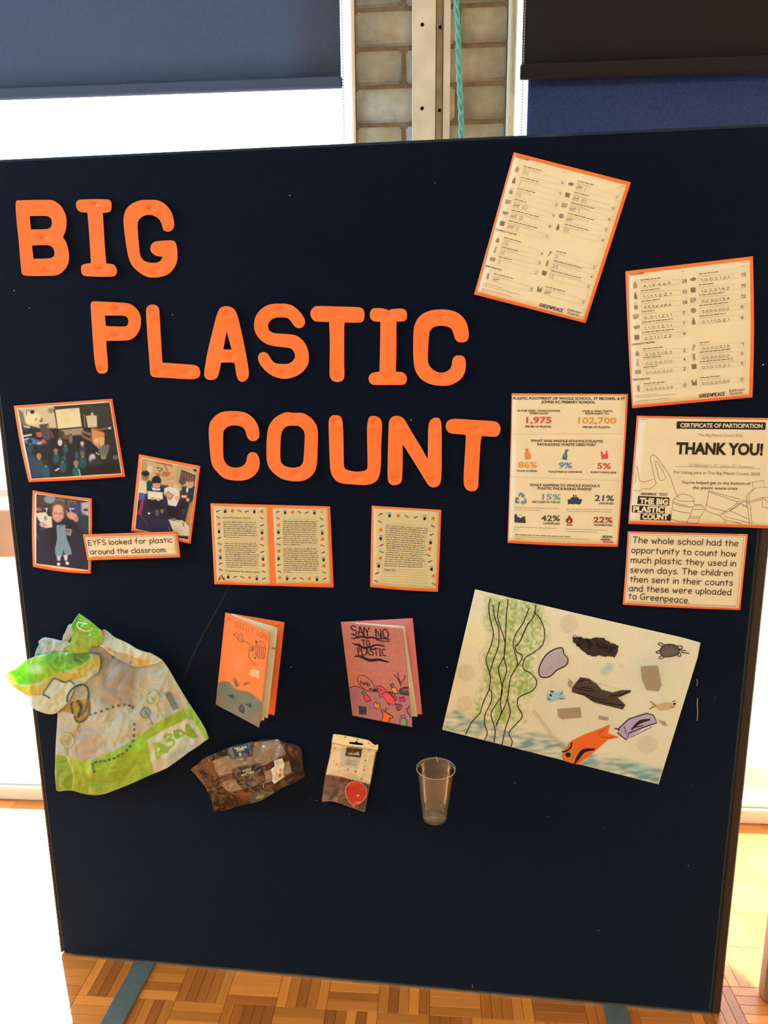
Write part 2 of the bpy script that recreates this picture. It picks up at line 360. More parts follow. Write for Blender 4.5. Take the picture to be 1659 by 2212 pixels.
class Ink:
    def __init__(s, surf, crop=ID, eps=0.0009):
        s.sf, s.cr, s.e0 = surf, crop, eps; s.v, s.f, s.c = [], [], []; s.map = None
    def _add(s, pts, faces, col, layer):
        n = len(s.v)
        for p in pts:
            q = s.cr(p) if s.map is None else s.map(p)
            s.v.append(s.sf.P(q[0], q[1], s.e0 + layer * 0.00012)); s.c.append(A(col))
        s.f += [tuple(i + n for i in f) for f in faces]
    def poly(s, pts, col, layer=0, smooth=False, n=4):
        if smooth: pts = smooth_loop(pts, n=n)
        tr = tessellate_polygon([[Vector((p[0], p[1], 0)) for p in pts]])
        P = [tuple(p) for p in pts]; F = []
        for t in tr:
            a, b, c = (P[i] for i in t); cr = (b[0] - a[0]) * (c[1] - a[1]) - (b[1] - a[1]) * (c[0] - a[0])
            F.append(tuple(t) if cr < 0 else tuple(t)[::-1])
        s._add(P, F, col, layer)
    def line(s, pts, wd, col, layer=0, smooth=False, closed=False, taper=False, seg=None):
        if smooth: pts = smooth_loop(pts, n=4, closed=closed)
        if closed: pts = list(pts) + [pts[0]]
        if seg: pts = resample(pts, seg)
        P = [np.array(p, float) for p in pts]; V = []; F = []; N = len(P)
        for i in range(N):
            t = P[min(i + 1, N - 1)] - P[max(i - 1, 0)]; l = np.linalg.norm(t); t = t / l if l > 1e-9 else np.array([1.0, 0])
            nn = np.array([-t[1], t[0]]) * wd / 2
            if taper: nn *= 0.35 + 0.65 * math.sin(math.pi * min(max(i / (N - 1), .05), .95))
            V += [P[i] + nn, P[i] - nn]
        for i in range(N - 1): F.append((2 * i, 2 * i + 1, 2 * i + 3, 2 * i + 2)[::-1])
        s._add(V, F, col, layer)
    def ell(s, cx, cy, rx, ry, col, layer=0, rot=0, n=18):
        a = math.radians(rot)
        s.poly([(cx + rx * math.cos(t) * math.cos(a) - ry * math.sin(t) * math.sin(a), cy + rx * math.cos(t) * math.sin(a) + ry * math.sin(t) * math.cos(a)) for t in [2 * math.pi * k / n for k in range(n)]], col, layer)
    def _basis(s, p0, p1):
        e = np.array(p1, float) - np.array(p0, float)
        up = s.sf.up if s.map is None else np.array([e[1], -e[0]]) / np.linalg.norm(e)
        return np.array(p0, float), e, up
    def text(s, body, p0, p1, h, col, bold=0.0, layer=1):
        V, F = font_mesh(body, bold)
        if not len(V): return
        o, e, up = s._basis(p0, p1); x0, x1 = V[:, 0].min(), V[:, 0].max()
        P = [o + e * ((x - x0) / (x1 - x0)) + up * (y / 0.729 * h) for x, y in V]
        s._add(P, [f[::-1] if ((P[f[1]][0]-P[f[0]][0])*(P[f[2]][1]-P[f[0]][1])-(P[f[1]][1]-P[f[0]][1])*(P[f[2]][0]-P[f[0]][0])) > 0 else f for f in F], col, layer)
    def pen(s, body, p0, p1, h, wd, col, layer=1, jit=0.0, slant=0.0, caps=True):
        """single-stroke lettering fitted between p0 and p1"""
        x = 0; items = []
        for ch in body:
            if ch == ' ': x += 4; continue
            st, w_ = glyph(ch); items.append((x, st)); x += w_ + 1.9
        tot = x - 1.9; o, e, up = s._basis(p0, p1); ex = e / tot; el = np.linalg.norm(ex)
        for gx, st in items:
            jy = random.uniform(-jit, jit); jx = random.uniform(-jit, jit)
            for stroke in st:
                P = [o + ex * (gx + q[0] + jx + slant * q[1]) + up * ((q[1] + jy) * h / 10) for q in stroke]
                if caps and len(P) > 1:
                    d = P[1] - P[0]; P[0] = P[0] - d / max(np.linalg.norm(d), 1e-6) * wd * .3
                    d = P[-1] - P[-2]; P[-1] = P[-1] + d / max(np.linalg.norm(d), 1e-6) * wd * .3
                s.line(P, wd, col, layer)
    def greek(s, p0, p1, h, col, layer=1):
        """print too small to read: a run of word-long bars"""
        p0, p1 = np.array(p0, float), np.array(p1, float); L = np.linalg.norm(p1 - p0); t = 0
        while t < L - h:
            w_ = min(random.uniform(1.5, 5) * h, L - t); s.line([p0 + (p1 - p0) * t / L, p0 + (p1 - p0) * (t + w_) / L], h * .55, col, layer); t += w_ + h * .6
    def scribble(s, p0, p1, h, wd, col, layer=1):
        """joined-up handwriting too small to read"""
        p0, p1 = np.array(p0, float), np.array(p1, float); L = np.linalg.norm(p1 - p0); e = (p1 - p0) / L; up = np.array([e[1], -e[0]]); t = 0
        while t < L - h:
            w_ = min(random.uniform(2, 6) * h, L - t); P = []; k = 0
            n = max(3, int(w_ / (h * .42)))
            for i in range(n + 1):
                hh = random.choice((.5, .55, .6, 1.2)) * h if i % 2 else random.choice((0, 0, 0, -.5)) * h
                P.append(p0 + e * (t + w_ * i / n + hh * .2) + up * hh)
            s.line(P, wd, col, layer, smooth=n < 40); t += w_ + h * .8
    def build(s, name, parent, m=None): return mesh_obj(name, s.v, s.f, m or INK, parent, s.c)
INK = mat('printing_ink', attr=True, rough=0.7, spec=0.2)
# ------------------------------------------------------------------ palette
ORANGE = (245, 112, 46); PAPER = (229, 200, 146); INKC = (58, 44, 34); GREY = (150, 128, 95)
M_FABRIC = mat('navy_loop_fabric', (0.0010, 0.0042, 0.021), rough=0.95, bump=(900, 0.5, 0.0008), noise_amt=0.35, nscale=260, sheen=0.22, spec=0.05)
M_BLUEFAB = mat('blue_fabric', (0.028, 0.055, 0.18), rough=0.95, bump=(700, 0.4, 0.0008), noise_amt=0.2, nscale=200, spec=0.1)
M_TRIM = mat('dark_bronze_trim', (0.028, 0.027, 0.028), rough=0.45, spec=0.4)
M_ALU = mat('dull_aluminium', (0.42, 0.38, 0.33), rough=0.4, metal=0.7, noise_amt=0.2, nscale=40)
M_FOOT = mat('grey_steel', (0.11, 0.16, 0.19), rough=0.5, metal=0.2, noise_amt=0.15, nscale=60, bump=(200, 0.2, 0.0005))
M_CARD = mat('orange_card', A(ORANGE), rough=0.75, spec=0.2, noise_amt=0.05, nscale=90)
M_PAPER = mat('white_paper', A(PAPER), rough=0.7, spec=0.25, noise_amt=0.04, nscale=30)
M_PRINT = mat('printed_surface', attr=True, rough=0.45, spec=0.35)
M_STAPLE = mat('staple_wire', (0.75, 0.66, 0.5), rough=0.3, metal=0.9)
M_WHITE = mat('white_gloss_paint', (0.8, 0.8, 0.78), rough=0.35)
M_WALLP = mat('cream_wall_paint', (0.62, 0.55, 0.42), rough=0.8, noise_amt=0.04, nscale=5)
M_MORTAR = mat('brown_mortar', (0.20, 0.155, 0.115), rough=0.95, noise_amt=0.25, nscale=60, bump=(150, 0.6, 0.002))
BR = [mat('buff_brick_%d' % i, c, rough=0.9, noise_amt=0.16, nscale=45, bump=(110, 0.5, 0.0025)) for i, c in
      enumerate([(0.35, 0.38, 0.36), (0.39, 0.42, 0.39), (0.32, 0.35, 0.32), (0.38, 0.40, 0.37)])]
M_FRAME = mat('pale_green_white_frame', (0.62, 0.74, 0.74), rough=.4)
M_BLIND = mat('blind_cloth', (0.085, 0.125, 0.20), rough=0.9, trans=0.5, noise_amt=0.12, nscale=300)  # left blind: glare haze put into a paler, translucent copy of the cloth
M_BLIND_DARK = mat('dark_blind_cloth', (0.003, 0.005, 0.008), rough=0.95, noise_amt=0.25, nscale=300, bump=(500, 0.3, 0.0005))  # right blind: same cloth without the haze colour
M_GLASS = mat('window_glass', (1, 1, 1), rough=0.02, alpha=0.06)
M_RAIL = mat('pinkish_sill_wood', (0.50, 0.36, 0.28), rough=0.45, noise_amt=0.1, nscale=12)
M_OAK = mat('brown_hardwood', (0.33, 0.19, 0.11), rough=0.45, noise_amt=0.2, nscale=20)
# ------------------------------------------------------------------ setting: window wall (its own frame, turned a little against the board)
TH = math.radians(2.8); WO = np.array([0.654, 0.602, 0.0])
WX = np.array([math.cos(TH), math.sin(TH), 0]); WY = np.array([-math.sin(TH), math.cos(TH), 0])
def wl(px, py, d=0.0):
    """photograph pixel -> (x along the window wall, height) on the plane d in front of it"""
    o = WO - WY * d; r = ray(px, py); t = np.dot(o - CAM, WY) / np.dot(r, WY); P = CAM + r * t
    return float(np.dot(P - WO, WX)), float(P[2])
def wroot(o):
    o.location = WO; o.rotation_euler = (0, 0, TH); return o
def wbox(name, m, x0, z0, x1, z1, y0, y1, parent=None, bev=0.0, **k):
    b = MB().box(x0, y0, z0, x1, y1, z1, bev); o = b.build(name, m, parent, world=False)
    if parent is None: wroot(o)
    return o
CEIL = 2.75
# pillar core
xl = wl(768, 150)[0]; xr = wl(1093, 200)[0]
pil = tag(wbox('wall_back', M_MORTAR, xl, 0, xr, CEIL, 0.006, 0.22), kind='structure')
zc = wl(782, 188)[1]                      # a bed joint
pitch = (wl(782, 20)[1] - wl(782, 188)[1]) / 2
protos = {}
def brick(x0, x1, z0, i):
    key = (round(x1 - x0, 3), i % 3)
    if key not in protos:
        rr = random.Random(i * 7 + 1); bm = bmesh.new(); bmesh.ops.create_cube(bm, size=1)
        wd, hh = x1 - x0, pitch - 0.0115
        for v in bm.verts: v.co = (v.co.x * (wd + rr.uniform(-.002, .002)) , 0.03 + v.co.y * 0.06, v.co.z * (hh + rr.uniform(-.0015, .0015)))
        bmesh.ops.bevel(bm, geom=bm.edges[:], offset=0.0045, segments=2, affect='EDGES')
        me = bpy.data.meshes.new('brick'); bm.to_mesh(me); bm.free(); me.materials.append(BR[i % 4]); protos[key] = me
        for p in me.polygons: p.use_smooth = True
    o = bpy.data.objects.new('brick', protos[key]); link(o, pil)
    o.location = ((x0 + x1) / 2, random.uniform(-0.0022, 0.001), z0 + pitch / 2)
W_ = xr - xl; xj = wl(872, 150)[0]; h_ = xj - xl
n0 = int(zc / pitch)
for k in range(-n0, int((CEIL - zc) / pitch)):
    z = zc + k * pitch
    if (k % 2) == 0: segs = [(xl, xj - .005), (xj + .005, xr)]         # half bat then a stretcher
    else: segs = [(xl, xr - h_ - .005), (xr - h_ + .005, xr)]
    for i, (a, b) in enumerate(segs): brick(a + .001, b - .001, z, (k * 5 + i * 3) % 7)
# frames and glass of the two bays
def bay(n, x0, x1, side):
    fr = tag(wroot(bpy.data.objects.new('window_%d' % n, None)), kind='structure'); COL.objects.link(fr)
    jx = 0.028; js = 0.0
    a, b = (x0, x1)
    inner = b if side < 0 else a
    zs0 = wl(0, 1195)[1]; zs1 = wl(0, 1095)[1]
    jw = 0.011 if side < 0 else 0.022
    if side < 0: wbox('window_frame', M_WHITE, inner - jw, 0.1, inner - .001, CEIL, -0.012, 0.05, fr, 0.003)
    else:
        wbox('window_frame', M_FRAME, inner + .001, 0.1, inner + jw, CEIL, -0.012, 0.05, fr, 0.003)
        wbox('window_bead', M_ALU, inner + .008, 0.1, inner + .012, CEIL, -0.015, -0.011, fr)
    for q in (1.3, 2.6):
        xx = inner + side * q; wbox('mullion', M_WHITE, xx - .03, 0.1, xx + .03, CEIL, 0.0, 0.06, fr, 0.003)
    wbox('bottom_rail', M_WHITE, a, 0.045, b, 0.055, 0.0, 0.06, fr, 0.003)
    wbox('transom', M_RAIL if side < 0 else M_WHITE, a, zs0 if side < 0 else zs1 - .05, b, zs1, -0.05 if side < 0 else 0.0, 0.06, fr, 0.004)
    wbox('glazing_bead', M_WHITE, a, zs1 + .03, b, zs1 + .05, 0.0, 0.05, fr)
    wbox('head_rail', M_WHITE, a, 2.62, b, CEIL, 0.0, 0.06, fr)
    wbox('glass_pane', M_GLASS, a, 0.055, b, zs0, 0.028, 0.032, fr)
    wbox('glass_pane', M_GLASS, a, zs1, b, 2.62, 0.028, 0.032, fr)
    return fr
XL, XR = -3.6, 3.9
bay(1, XL, xl, -1); bay(2, xr, XR, 1)
tag(wbox('baseboard_back', M_WHITE, XL, 0, XR, 0.045, -0.012, 0.06, bev=0.003), kind='structure')
# room shell
def struct(name, m, *b, **k):
    o = MB().box(*b).build(name, m); return tag(o, kind='structure')
struct('wall_left', M_WALLP, -2.75, -3.6, 0, -2.6, 0.42, CEIL)
struct('wall_right', M_WALLP, 3.9, -3.6, 0, 4.05, 0.74, CEIL)
struct('wall_front', M_WALLP, -2.75, -3.75, 0, 4.05, -3.6, CEIL)
struct('ceiling', M_WALLP, -2.75, -3.75, CEIL, 4.05, 1.0, CEIL + .1)
# outdoors: pale paving in the sun
struct('ground', mat('pale_paving', (0.55, 0.54, 0.5), rough=0.9, noise_amt=0.1, nscale=2), -30, 0.85, -0.12, 30, 40, -0.02)
# floor: finger parquet, squares turned a little against the board
FT = math.radians(2.4); FO = Vector((0.418, -0.077, 0))
def wood(name, c1, c2, rough=0.32):
    m = bpy.data.materials.new(name); m.use_nodes = True; nt = m.node_tree; N = nt.nodes; L = nt.links; b = N['Principled BSDF']
    tc = N.new('ShaderNodeTexCoord'); mp = N.new('ShaderNodeMapping'); mp.inputs['Scale'].default_value = (9, 160, 9)
    oi = N.new('ShaderNodeObjectInfo'); ad = N.new('ShaderNodeVectorMath'); ad.operation = 'ADD'
    cm = N.new('ShaderNodeMath'); cm.operation = 'MULTIPLY'; cm.inputs[1].default_value = 37
    L.new(tc.outputs['Object'], ad.inputs[0]); L.new(oi.outputs['Random'], cm.inputs[0]); L.new(cm.outputs[0], ad.inputs[1])
    L.new(ad.outputs[0], mp.inputs['Vector']); nz = N.new('ShaderNodeTexNoise'); nz.inputs['Scale'].default_value = 1; nz.inputs['Detail'].default_value = 5
    L.new(mp.outputs[0], nz.inputs['Vector']); cr = N.new('ShaderNodeMix'); cr.data_type = 'RGBA'
    cr.inputs[6].default_value = (*c1, 1); cr.inputs[7].default_value = (*c2, 1)
    L.new(nz.outputs['Fac'], cr.inputs[0])
    hs = N.new('ShaderNodeHueSaturation'); mr = N.new('ShaderNodeMapRange'); mr.inputs['To Min'].default_value = 0.72; mr.inputs['To Max'].default_value = 1.25
    L.new(oi.outputs['Random'], mr.inputs['Value']); L.new(mr.outputs[0], hs.inputs['Value']); L.new(cr.outputs[2], hs.inputs['Color'])
    L.new(hs.outputs[0], b.inputs['Base Color']); b.inputs['Roughness'].default_value = rough
    b.inputs['Coat Weight'].default_value = 0.25; b.inputs['Coat Roughness'].default_value = 0.2
    return m
M_W = [wood('parquet_honey', (0.56, 0.20, 0.035), (0.72, 0.29, 0.06)), wood('parquet_brown', (0.36, 0.115, 0.022), (0.52, 0.19, 0.04))]
M_SUB = mat('floor_seams', (0.10, 0.035, 0.012), rough=0.7)
# procedural parquet for where the blocks are too far off to tell apart
mf = bpy.data.materials.new('distant_parquet'); mf.use_nodes = True; nt = mf.node_tree; N = nt.nodes; L = nt.links
tc = N.new('ShaderNodeTexCoord'); ck = N.new('ShaderNodeTexChecker'); ck.inputs['Scale'].default_value = 1 / 0.1072
ck.inputs['Color1'].default_value = (0.62, 0.24, 0.05, 1); ck.inputs['Color2'].default_value = (0.5, 0.18, 0.035, 1)
L.new(tc.outputs['Object'], ck.inputs['Vector']); L.new(ck.outputs['Color'], N['Principled BSDF'].inputs['Base Color']); N['Principled BSDF'].inputs['Roughness'].default_value = 0.35
fl = MB().box(-3.4, -3.6, -0.08, 3.8, 0.98, -0.0075).build('floor', mf, world=False); fl.location = FO; fl.rotation_euler = (0, 0, FT); tag(fl, kind='structure')
BS = 0.1072; meshes = []
def finger_mesh(mt, horiz):
    bm = bmesh.new(); bmesh.ops.create_cube(bm, size=1)
    for v in bm.verts: v.co = (v.co.x * (BS - .0008), v.co.y * (BS / 5 - .0006), v.co.z * 0.0075)
    bmesh.ops.bevel(bm, geom=[e for e in bm.edges if all(v.co.z > 0 for v in e.verts)], offset=0.0005, segments=1, affect='EDGES')
    me = bpy.data.meshes.new('wood_strip'); bm.to_mesh(me); bm.free(); me.materials.append(mt); return me
FM = [finger_mesh(m, 0) for m in M_W]
cnt = 0
def strips(i, j):
    global cnt
    hz = (i + j) % 2 == 0; rb = random.random()
    for k in range(5):
        o = bpy.data.objects.new('wood_strip', FM[0 if (random.random() < (.8 if hz else .35)) else 1]); link(o, fl)
        cx_, cy_ = i * BS + BS / 2, j * BS + BS / 2; off = (k - 2) * BS / 5
        o.location = (cx_, cy_ + off, -0.00375 + random.uniform(-.0002, .0001)) if hz else (cx_ + off, cy_, -0.00375 + random.uniform(-.0002, .0001))
        o.rotation_euler = (0, 0, 0 if hz else math.pi / 2); cnt += 1
cells = [(i, j) for j in (0, -1, -2) for i in range(-5, 12)] + [(i, j) for i in (-5, -4, -3, 9, 10, 11) for j in (1,)]
near = set(cells)
for c in cells: strips(*c)
# the remaining blocks, joined
mb = MB()
def joined():
    for i in range(-29, 33):
        for j in range(-30, 9):
            if (i, j) in near: continue
            hz = (i + j) % 2 == 0
            x, y = i * BS, j * BS
            if hz: 
                for k in range(1): mb.box(x + .0004, y + .0004, -.0075, x + BS - .0004, y + BS - .0004, -.0001)
            else: mb.box(x + .0004, y + .0004, -.0075, x + BS - .0004, y + BS - .0004, -.0001)
joined()
rest = mb.build('parquet_blocks', mf, fl, world=False); tag(rest, kind='stuff')
# ------------------------------------------------------------------ things behind the board
def blind(x0, x1, zb, zs, m, label, d, bead_x, z_top=2.7, bead_low=1.0):
    t = thing('roller_blind', label, 'blind', tuple(WO + WX * ((x0 + x1) / 2) - WY * d + np.array([0, 0, zb])), group='roller blinds at the windows', rz=TH)
    hw = (x1 - x0) / 2; H = z_top - zb
    b = MB(); nx, nz = 24, 10; V = []; F = []
    for j in range(nz + 1):
        for i in range(nx + 1):
            u = i / nx; V.append((-hw + 2 * hw * u, 0.002 * math.sin(u * 9), (zs - zb) + (H - zs + zb) * j / nz))
    for j in range(nz):
        for i in range(nx): F.append((j * (nx + 1) + i, j * (nx + 1) + i + 1, (j + 1) * (nx + 1) + i + 1, (j + 1) * (nx + 1) + i))
    b.add(V, F); o = b.build('blind_cloth', m, t, smooth=True, world=False)
    so = o.modifiers.new('thickness', 'SOLIDIFY'); so.thickness = 0.0012
    MB().box(-hw - .003, -.007, 0, hw + .003, .007, zs - zb, .003).build('hem_bar', m, t, world=False)
    MB().tube([(-hw, 0, H + .02), (hw, 0, H + .02)], .02, 12).build('roller', M_WHITE, t, world=False)
    # bead chain: one joined part, its beads a few pixels apart
    c = MB(); z = H
    while z > bead_low - zb:
        c.box(bead_x - .0018, -.0018, z - .0036, bead_x + .0018, .0018, z, .0012); z -= .0062
    c.tube([(bead_x, 0, H), (bead_x, 0, bead_low - zb)], .0006, 4)
    tag(c.build('bead_chain', mat('bead_white', (.3, .36, .4), rough=.4), t, world=False), kind='stuff')
    return t
x1_, zb1 = wl(737, 190, .06); zs1 = wl(737, 166, .06)[1]
blind(XL + .2, x1_, zb1, zs1, M_BLIND, 'glare-paled roller blind half drawn over the bright left window', .06, (x1_ - XL - .2) / 2 + .005)
x2_, zb2 = wl(1126, 172, .06); zs2 = wl(1128, 140, .06)[1]
blind(x2_, x2_ + 2.3, zb2, zs2, M_BLIND_DARK, 'near-black roller blind over the right window above the blue screen', .06, -1.15 + .004)
# bright blue screen at the right window
bx0, _ = wl(1140, 230, .02)
bs = thing('blue_screen', 'bright blue fabric screen at the right window below the black blind', 'screen', tuple(WO + WX * (bx0 + .65) - WY * .02 + np.array([0, 0, 0.0])), rz=TH)
MB().box(-.65, -.012, 1.25, .65, .012, 2.3, .004).build('fabric_panel', M_BLUEFAB, bs, world=False)
MB().box(-.65, -.014, 1.22, .65, .014, 1.25, .002).build('bottom_trim', M_TRIM, bs, world=False)
MB().box(-.62, .0125, 0, -.60, .027, 1.3).build('post', M_TRIM, bs, world=False); MB().box(.60, .0125, 0, .62, .027, 1.3).build('post', M_TRIM, bs, world=False)
# slotted steel upright in front of the brick pillar
d_ = .045
a0 = wl(890, 150, d_)[0]; a1 = wl(941, 150, d_)[0]; a2 = wl(957, 150, d_)[0]; a3 = wl(973, 150, d_)[0]
up = thing('steel_upright', 'off-white steel upright with bolt holes fixed before the brick pillar', 'post', tuple(WO + WX * a0 + np.array([0, 0, 0.0])), rz=TH)
M_UP = mat('chipped_cream_paint', (0.58, 0.60, 0.56), rough=0.5, noise_amt=0.14, nscale=14, bump=(60, .2, .001))
M_UPD = mat('shaded_channel', (0.30, 0.27, 0.20), rough=0.7, noise_amt=0.3, nscale=25)  # groove strip: its shade is put into this darker colour
w1 = a1 - a0; wg = a2 - a1; w2 = a3 - a0
holes_z = [wl(912, 234, d_)[1], wl(912, 53, d_)[1]]; dz = holes_z[1] - holes_z[0]
hz = [holes_z[0] + dz * k for k in range(-9, 4) if .05 < holes_z[0] + dz * k < CEIL - .05]
def channel(x0, x1, y, hx, name, m, rad=.0046):
    # front face with real round holes, sides and back
    out = [(x0 + .004, 0.0), (x1 - .004, 0.0), (x1 - .004, CEIL), (x0 + .004, CEIL)]
    holes = [[(hx + rad * math.cos(t), z + rad * math.sin(t)) for t in [2 * math.pi * k / 14 for k in range(14)]] for z in hz]
    vv, T = fill2d([[(p[0] * 1000, -p[1] * 1000) for p in out]] + [[(p[0] * 1000, -p[1] * 1000) for p in h] for h in holes])
    b = MB(); V = [(q[0] / 1000, y, -q[1] / 1000) for q in vv]; n = len(V)
    V2 = [(q[0], y + .003, q[2]) for q in V]; F = [tuple(int(i) for i in t) for t in T] + [tuple(int(i) + n for i in t)[::-1] for t in T]
    ed = {(t[i], t[(i + 1) % 3]) for t in T for i in range(3)}
    for (i, j) in ed:
        if (j, i) not in ed: F.append((int(j), int(i), int(i) + n, int(j) + n))
    b.add(V + V2, F)
    for xa, xb in ((x0, x0 + .004), (x1 - .004, x1)):
        pr = [(xa, y + .003), (xa + (.0015 if xa == x0 else 0), y), (xb - (.0015 if xb == x1 else 0), y), (xb, y + .003), (xb, -.001), (xa, -.001)]
        VV = [(p[0], p[1], z) for z in (0, CEIL) for p in pr]; b.add(VV, [(i, (i + 1) % 6, (i + 1) % 6 + 6, i + 6) for i in range(6)] + [tuple(range(6))[::-1], tuple(range(6, 12))])
    b.box(x0 + .004, -.004, 0, x1 - .004, -.001, CEIL)
    return b.build(name, m, up, world=False)
channel(0, w1, -d_, wl(912, 150, d_)[0] - a0, 'channel', M_UP)
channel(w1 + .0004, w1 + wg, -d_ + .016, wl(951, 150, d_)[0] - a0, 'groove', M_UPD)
hz = []
channel(w1 + wg + .0004, w2, -d_ + .006, 0, 'channel', M_UP)
# rope
rp = [wl(984, -40, .1), wl(985, 0, .1), wl(989, 60, .1), wl(991, 150, .1), wl(995, 230, .1), wl(997, 300, .1), wl(998, 500, .1)]
rope = thing('rope', 'turquoise twisted rope hanging beside the steel upright', 'rope', tuple(WO + WX * rp[-1][0] - WY * .1 + np.array([0, 0, rp[-1][1]])), rz=TH)
base = np.array([rp[-1][0], rp[-1][1]])
top = (rp[0][0] - .01, CEIL - .002)
path = [top] + rp; pp = resample(path, .006)
M_ROPE = mat('turquoise_rope', (0.10, 0.42, 0.42), rough=0.8, noise_amt=0.25, nscale=120)
for s_ in range(3):
    pts = []
    for i, (x, z) in enumerate(pp):
        a = i * .42 + s_ * 2.094; f_ = .8 + .5 * i / len(pp)
        pts.append((x - base[0] + math.cos(a) * .0032 * f_, math.sin(a) * .0032 * f_, z - base[1]))
    MB().tube(pts, [.0030 * (.8 + .5 * i / len(pp)) for i in range(len(pp))], 6).build('strand', M_ROPE, rope, smooth=True, world=False)
# wooden chair beyond the right edge of the board
lx, ly, _ = at_z(1652, 2170, 0)
ch = thing('wooden_stool', 'brown wooden stool leg standing on the sunlit floor right of the board', 'stool', (lx + .012, ly + .02, 0))
def leg(x, y, h): MB().box(x - .012, y - .014, 0, x + .012, y + .014, h, .003).build('leg', M_OAK, ch, world=False)
leg(0, 0, .44); leg(.34, 0, .44); leg(0.0, -.34, .44); leg(.34, -.34, .44)
MB().box(-.02, -.36, .44, .36, .02, .462, .006).build('seat', M_OAK, ch, world=False)
MB().box(.012, -.008, .18, .328, .008, .205, .002).build('stretcher', M_OAK, ch, world=False)
MB().box(.012, -.348, .18, .328, -.332, .205, .002).build('stretcher', M_OAK, ch, world=False)
# ------------------------------------------------------------------ the display board
BW, BH = 1.44, 1.678
board = thing('display_board', 'tall navy fabric display board standing on grey feet before the windows', 'board', (BW / 2, 0.02, 0))
tr = .019
p = MB(); p.box(.007, 0, .004, BW - tr, .036, BH, .006); fp = p.build('fabric_panel', M_FABRIC, board)
MB().box(BW - tr, .004, .0, BW, .034, BH - .002, .003).build('side_trim', M_TRIM, board)
MB().box(0, .004, .003, .007, .034, BH - .002, .002).build('side_trim', M_TRIM, board)
MB().box(.03, .0, .0, BW - tr, .03, .0038).build('bottom_rail', M_ALU, board)
for fx in (.182, 1.205): MB().box(fx, -.36, .0, fx + .048, -.001, .006, .0015).build('foot', M_FOOT, board)
FS = Surf([(0, 340), (1659, 265), (1558, 2196), (128, 2064)], 0.0)
M_LINT = mat('pale_lint', (0.42, 0.40, 0.34), rough=.9)
def lint(px, py, r, ang=0, st=2.0):
    P = smooth_loop([(px + r * (1 + .35 * math.sin(3 * t + px)) * math.cos(t) * (st if not ang else st), py + r * (1 + .3 * math.cos(2 * t + py)) * math.sin(t)) for t in [k * 1.047 for k in range(6)]], n=2)
    slab('lint_speck', [P], FS, M_LINT, board, thick=.0003, eps=.0005)
for q in [(31, 628, 2.2), (63, 665, 2), (626, 422, 2.2), (940, 395, 1.8), (372, 680, 2), (888, 907, 2.2), (966, 1441, 1.8), (1648, 788, 2.6), (629, 1441, 1.8), (684, 1729, 1.6), (670, 1724, 1.2),
          (1112, 1691, 1.6), (1494, 1697, 1.3), (1185, 1764, 1.2), (1304, 1790, 1.2), (1487, 1870, 1.6), (1293, 2010, 2.0), (1545, 1507, 1.4), (202, 2068, 1.6), (754, 1758, 1.3)]: lint(q[0], q[1], q[2] * .62, st=1.2)
sc = MB()
def rib(pts, wd, m, name='scuff', parent=board, eps=.0005, sf=FS):
    i = Ink(sf, eps=eps); i.line(pts, wd, (200, 200, 190)); return mesh_obj(name, i.v, i.f, m, parent)
rib([(1507, 1508), (1506, 1524), (1507.5, 1540), (1506, 1557)], 1.6, M_LINT)
rib([(1505, 1467), (1507, 1475), (1505, 1482)], 1.4, M_LINT)
M_SCUFF = mat('rubbed_fabric', (0.0025, 0.006, 0.022), rough=.95)
rib([(497, 1262), (470, 1315), (440, 1368), (412, 1425), (396, 1470)], 4.5, M_SCUFF)
rib([(1020, 2126), (1020.5, 2135)], 2, mat('red_plastic', (.6, .04, .05)))
# ------------------------------------------------------------------ staples
def staple(parent, surf, px, py, ang=0, L=11, eps=.0012, dark=False):
    a = math.radians(ang); dx, dy = math.cos(a) * L / 2, math.sin(a) * L / 2
    n = 4; top = [surf.P(px - dx + 2 * dx * k / n, py - dy + 2 * dy * k / n, eps) for k in range(n + 1)]
    b0 = surf.P(px - dx, py - dy, eps - .0013); b1 = surf.P(px + dx, py + dy, eps - .0013)
    MB().tube([b0] + top + [b1], .00038, 5).build('staple', M_STAPLE, parent)
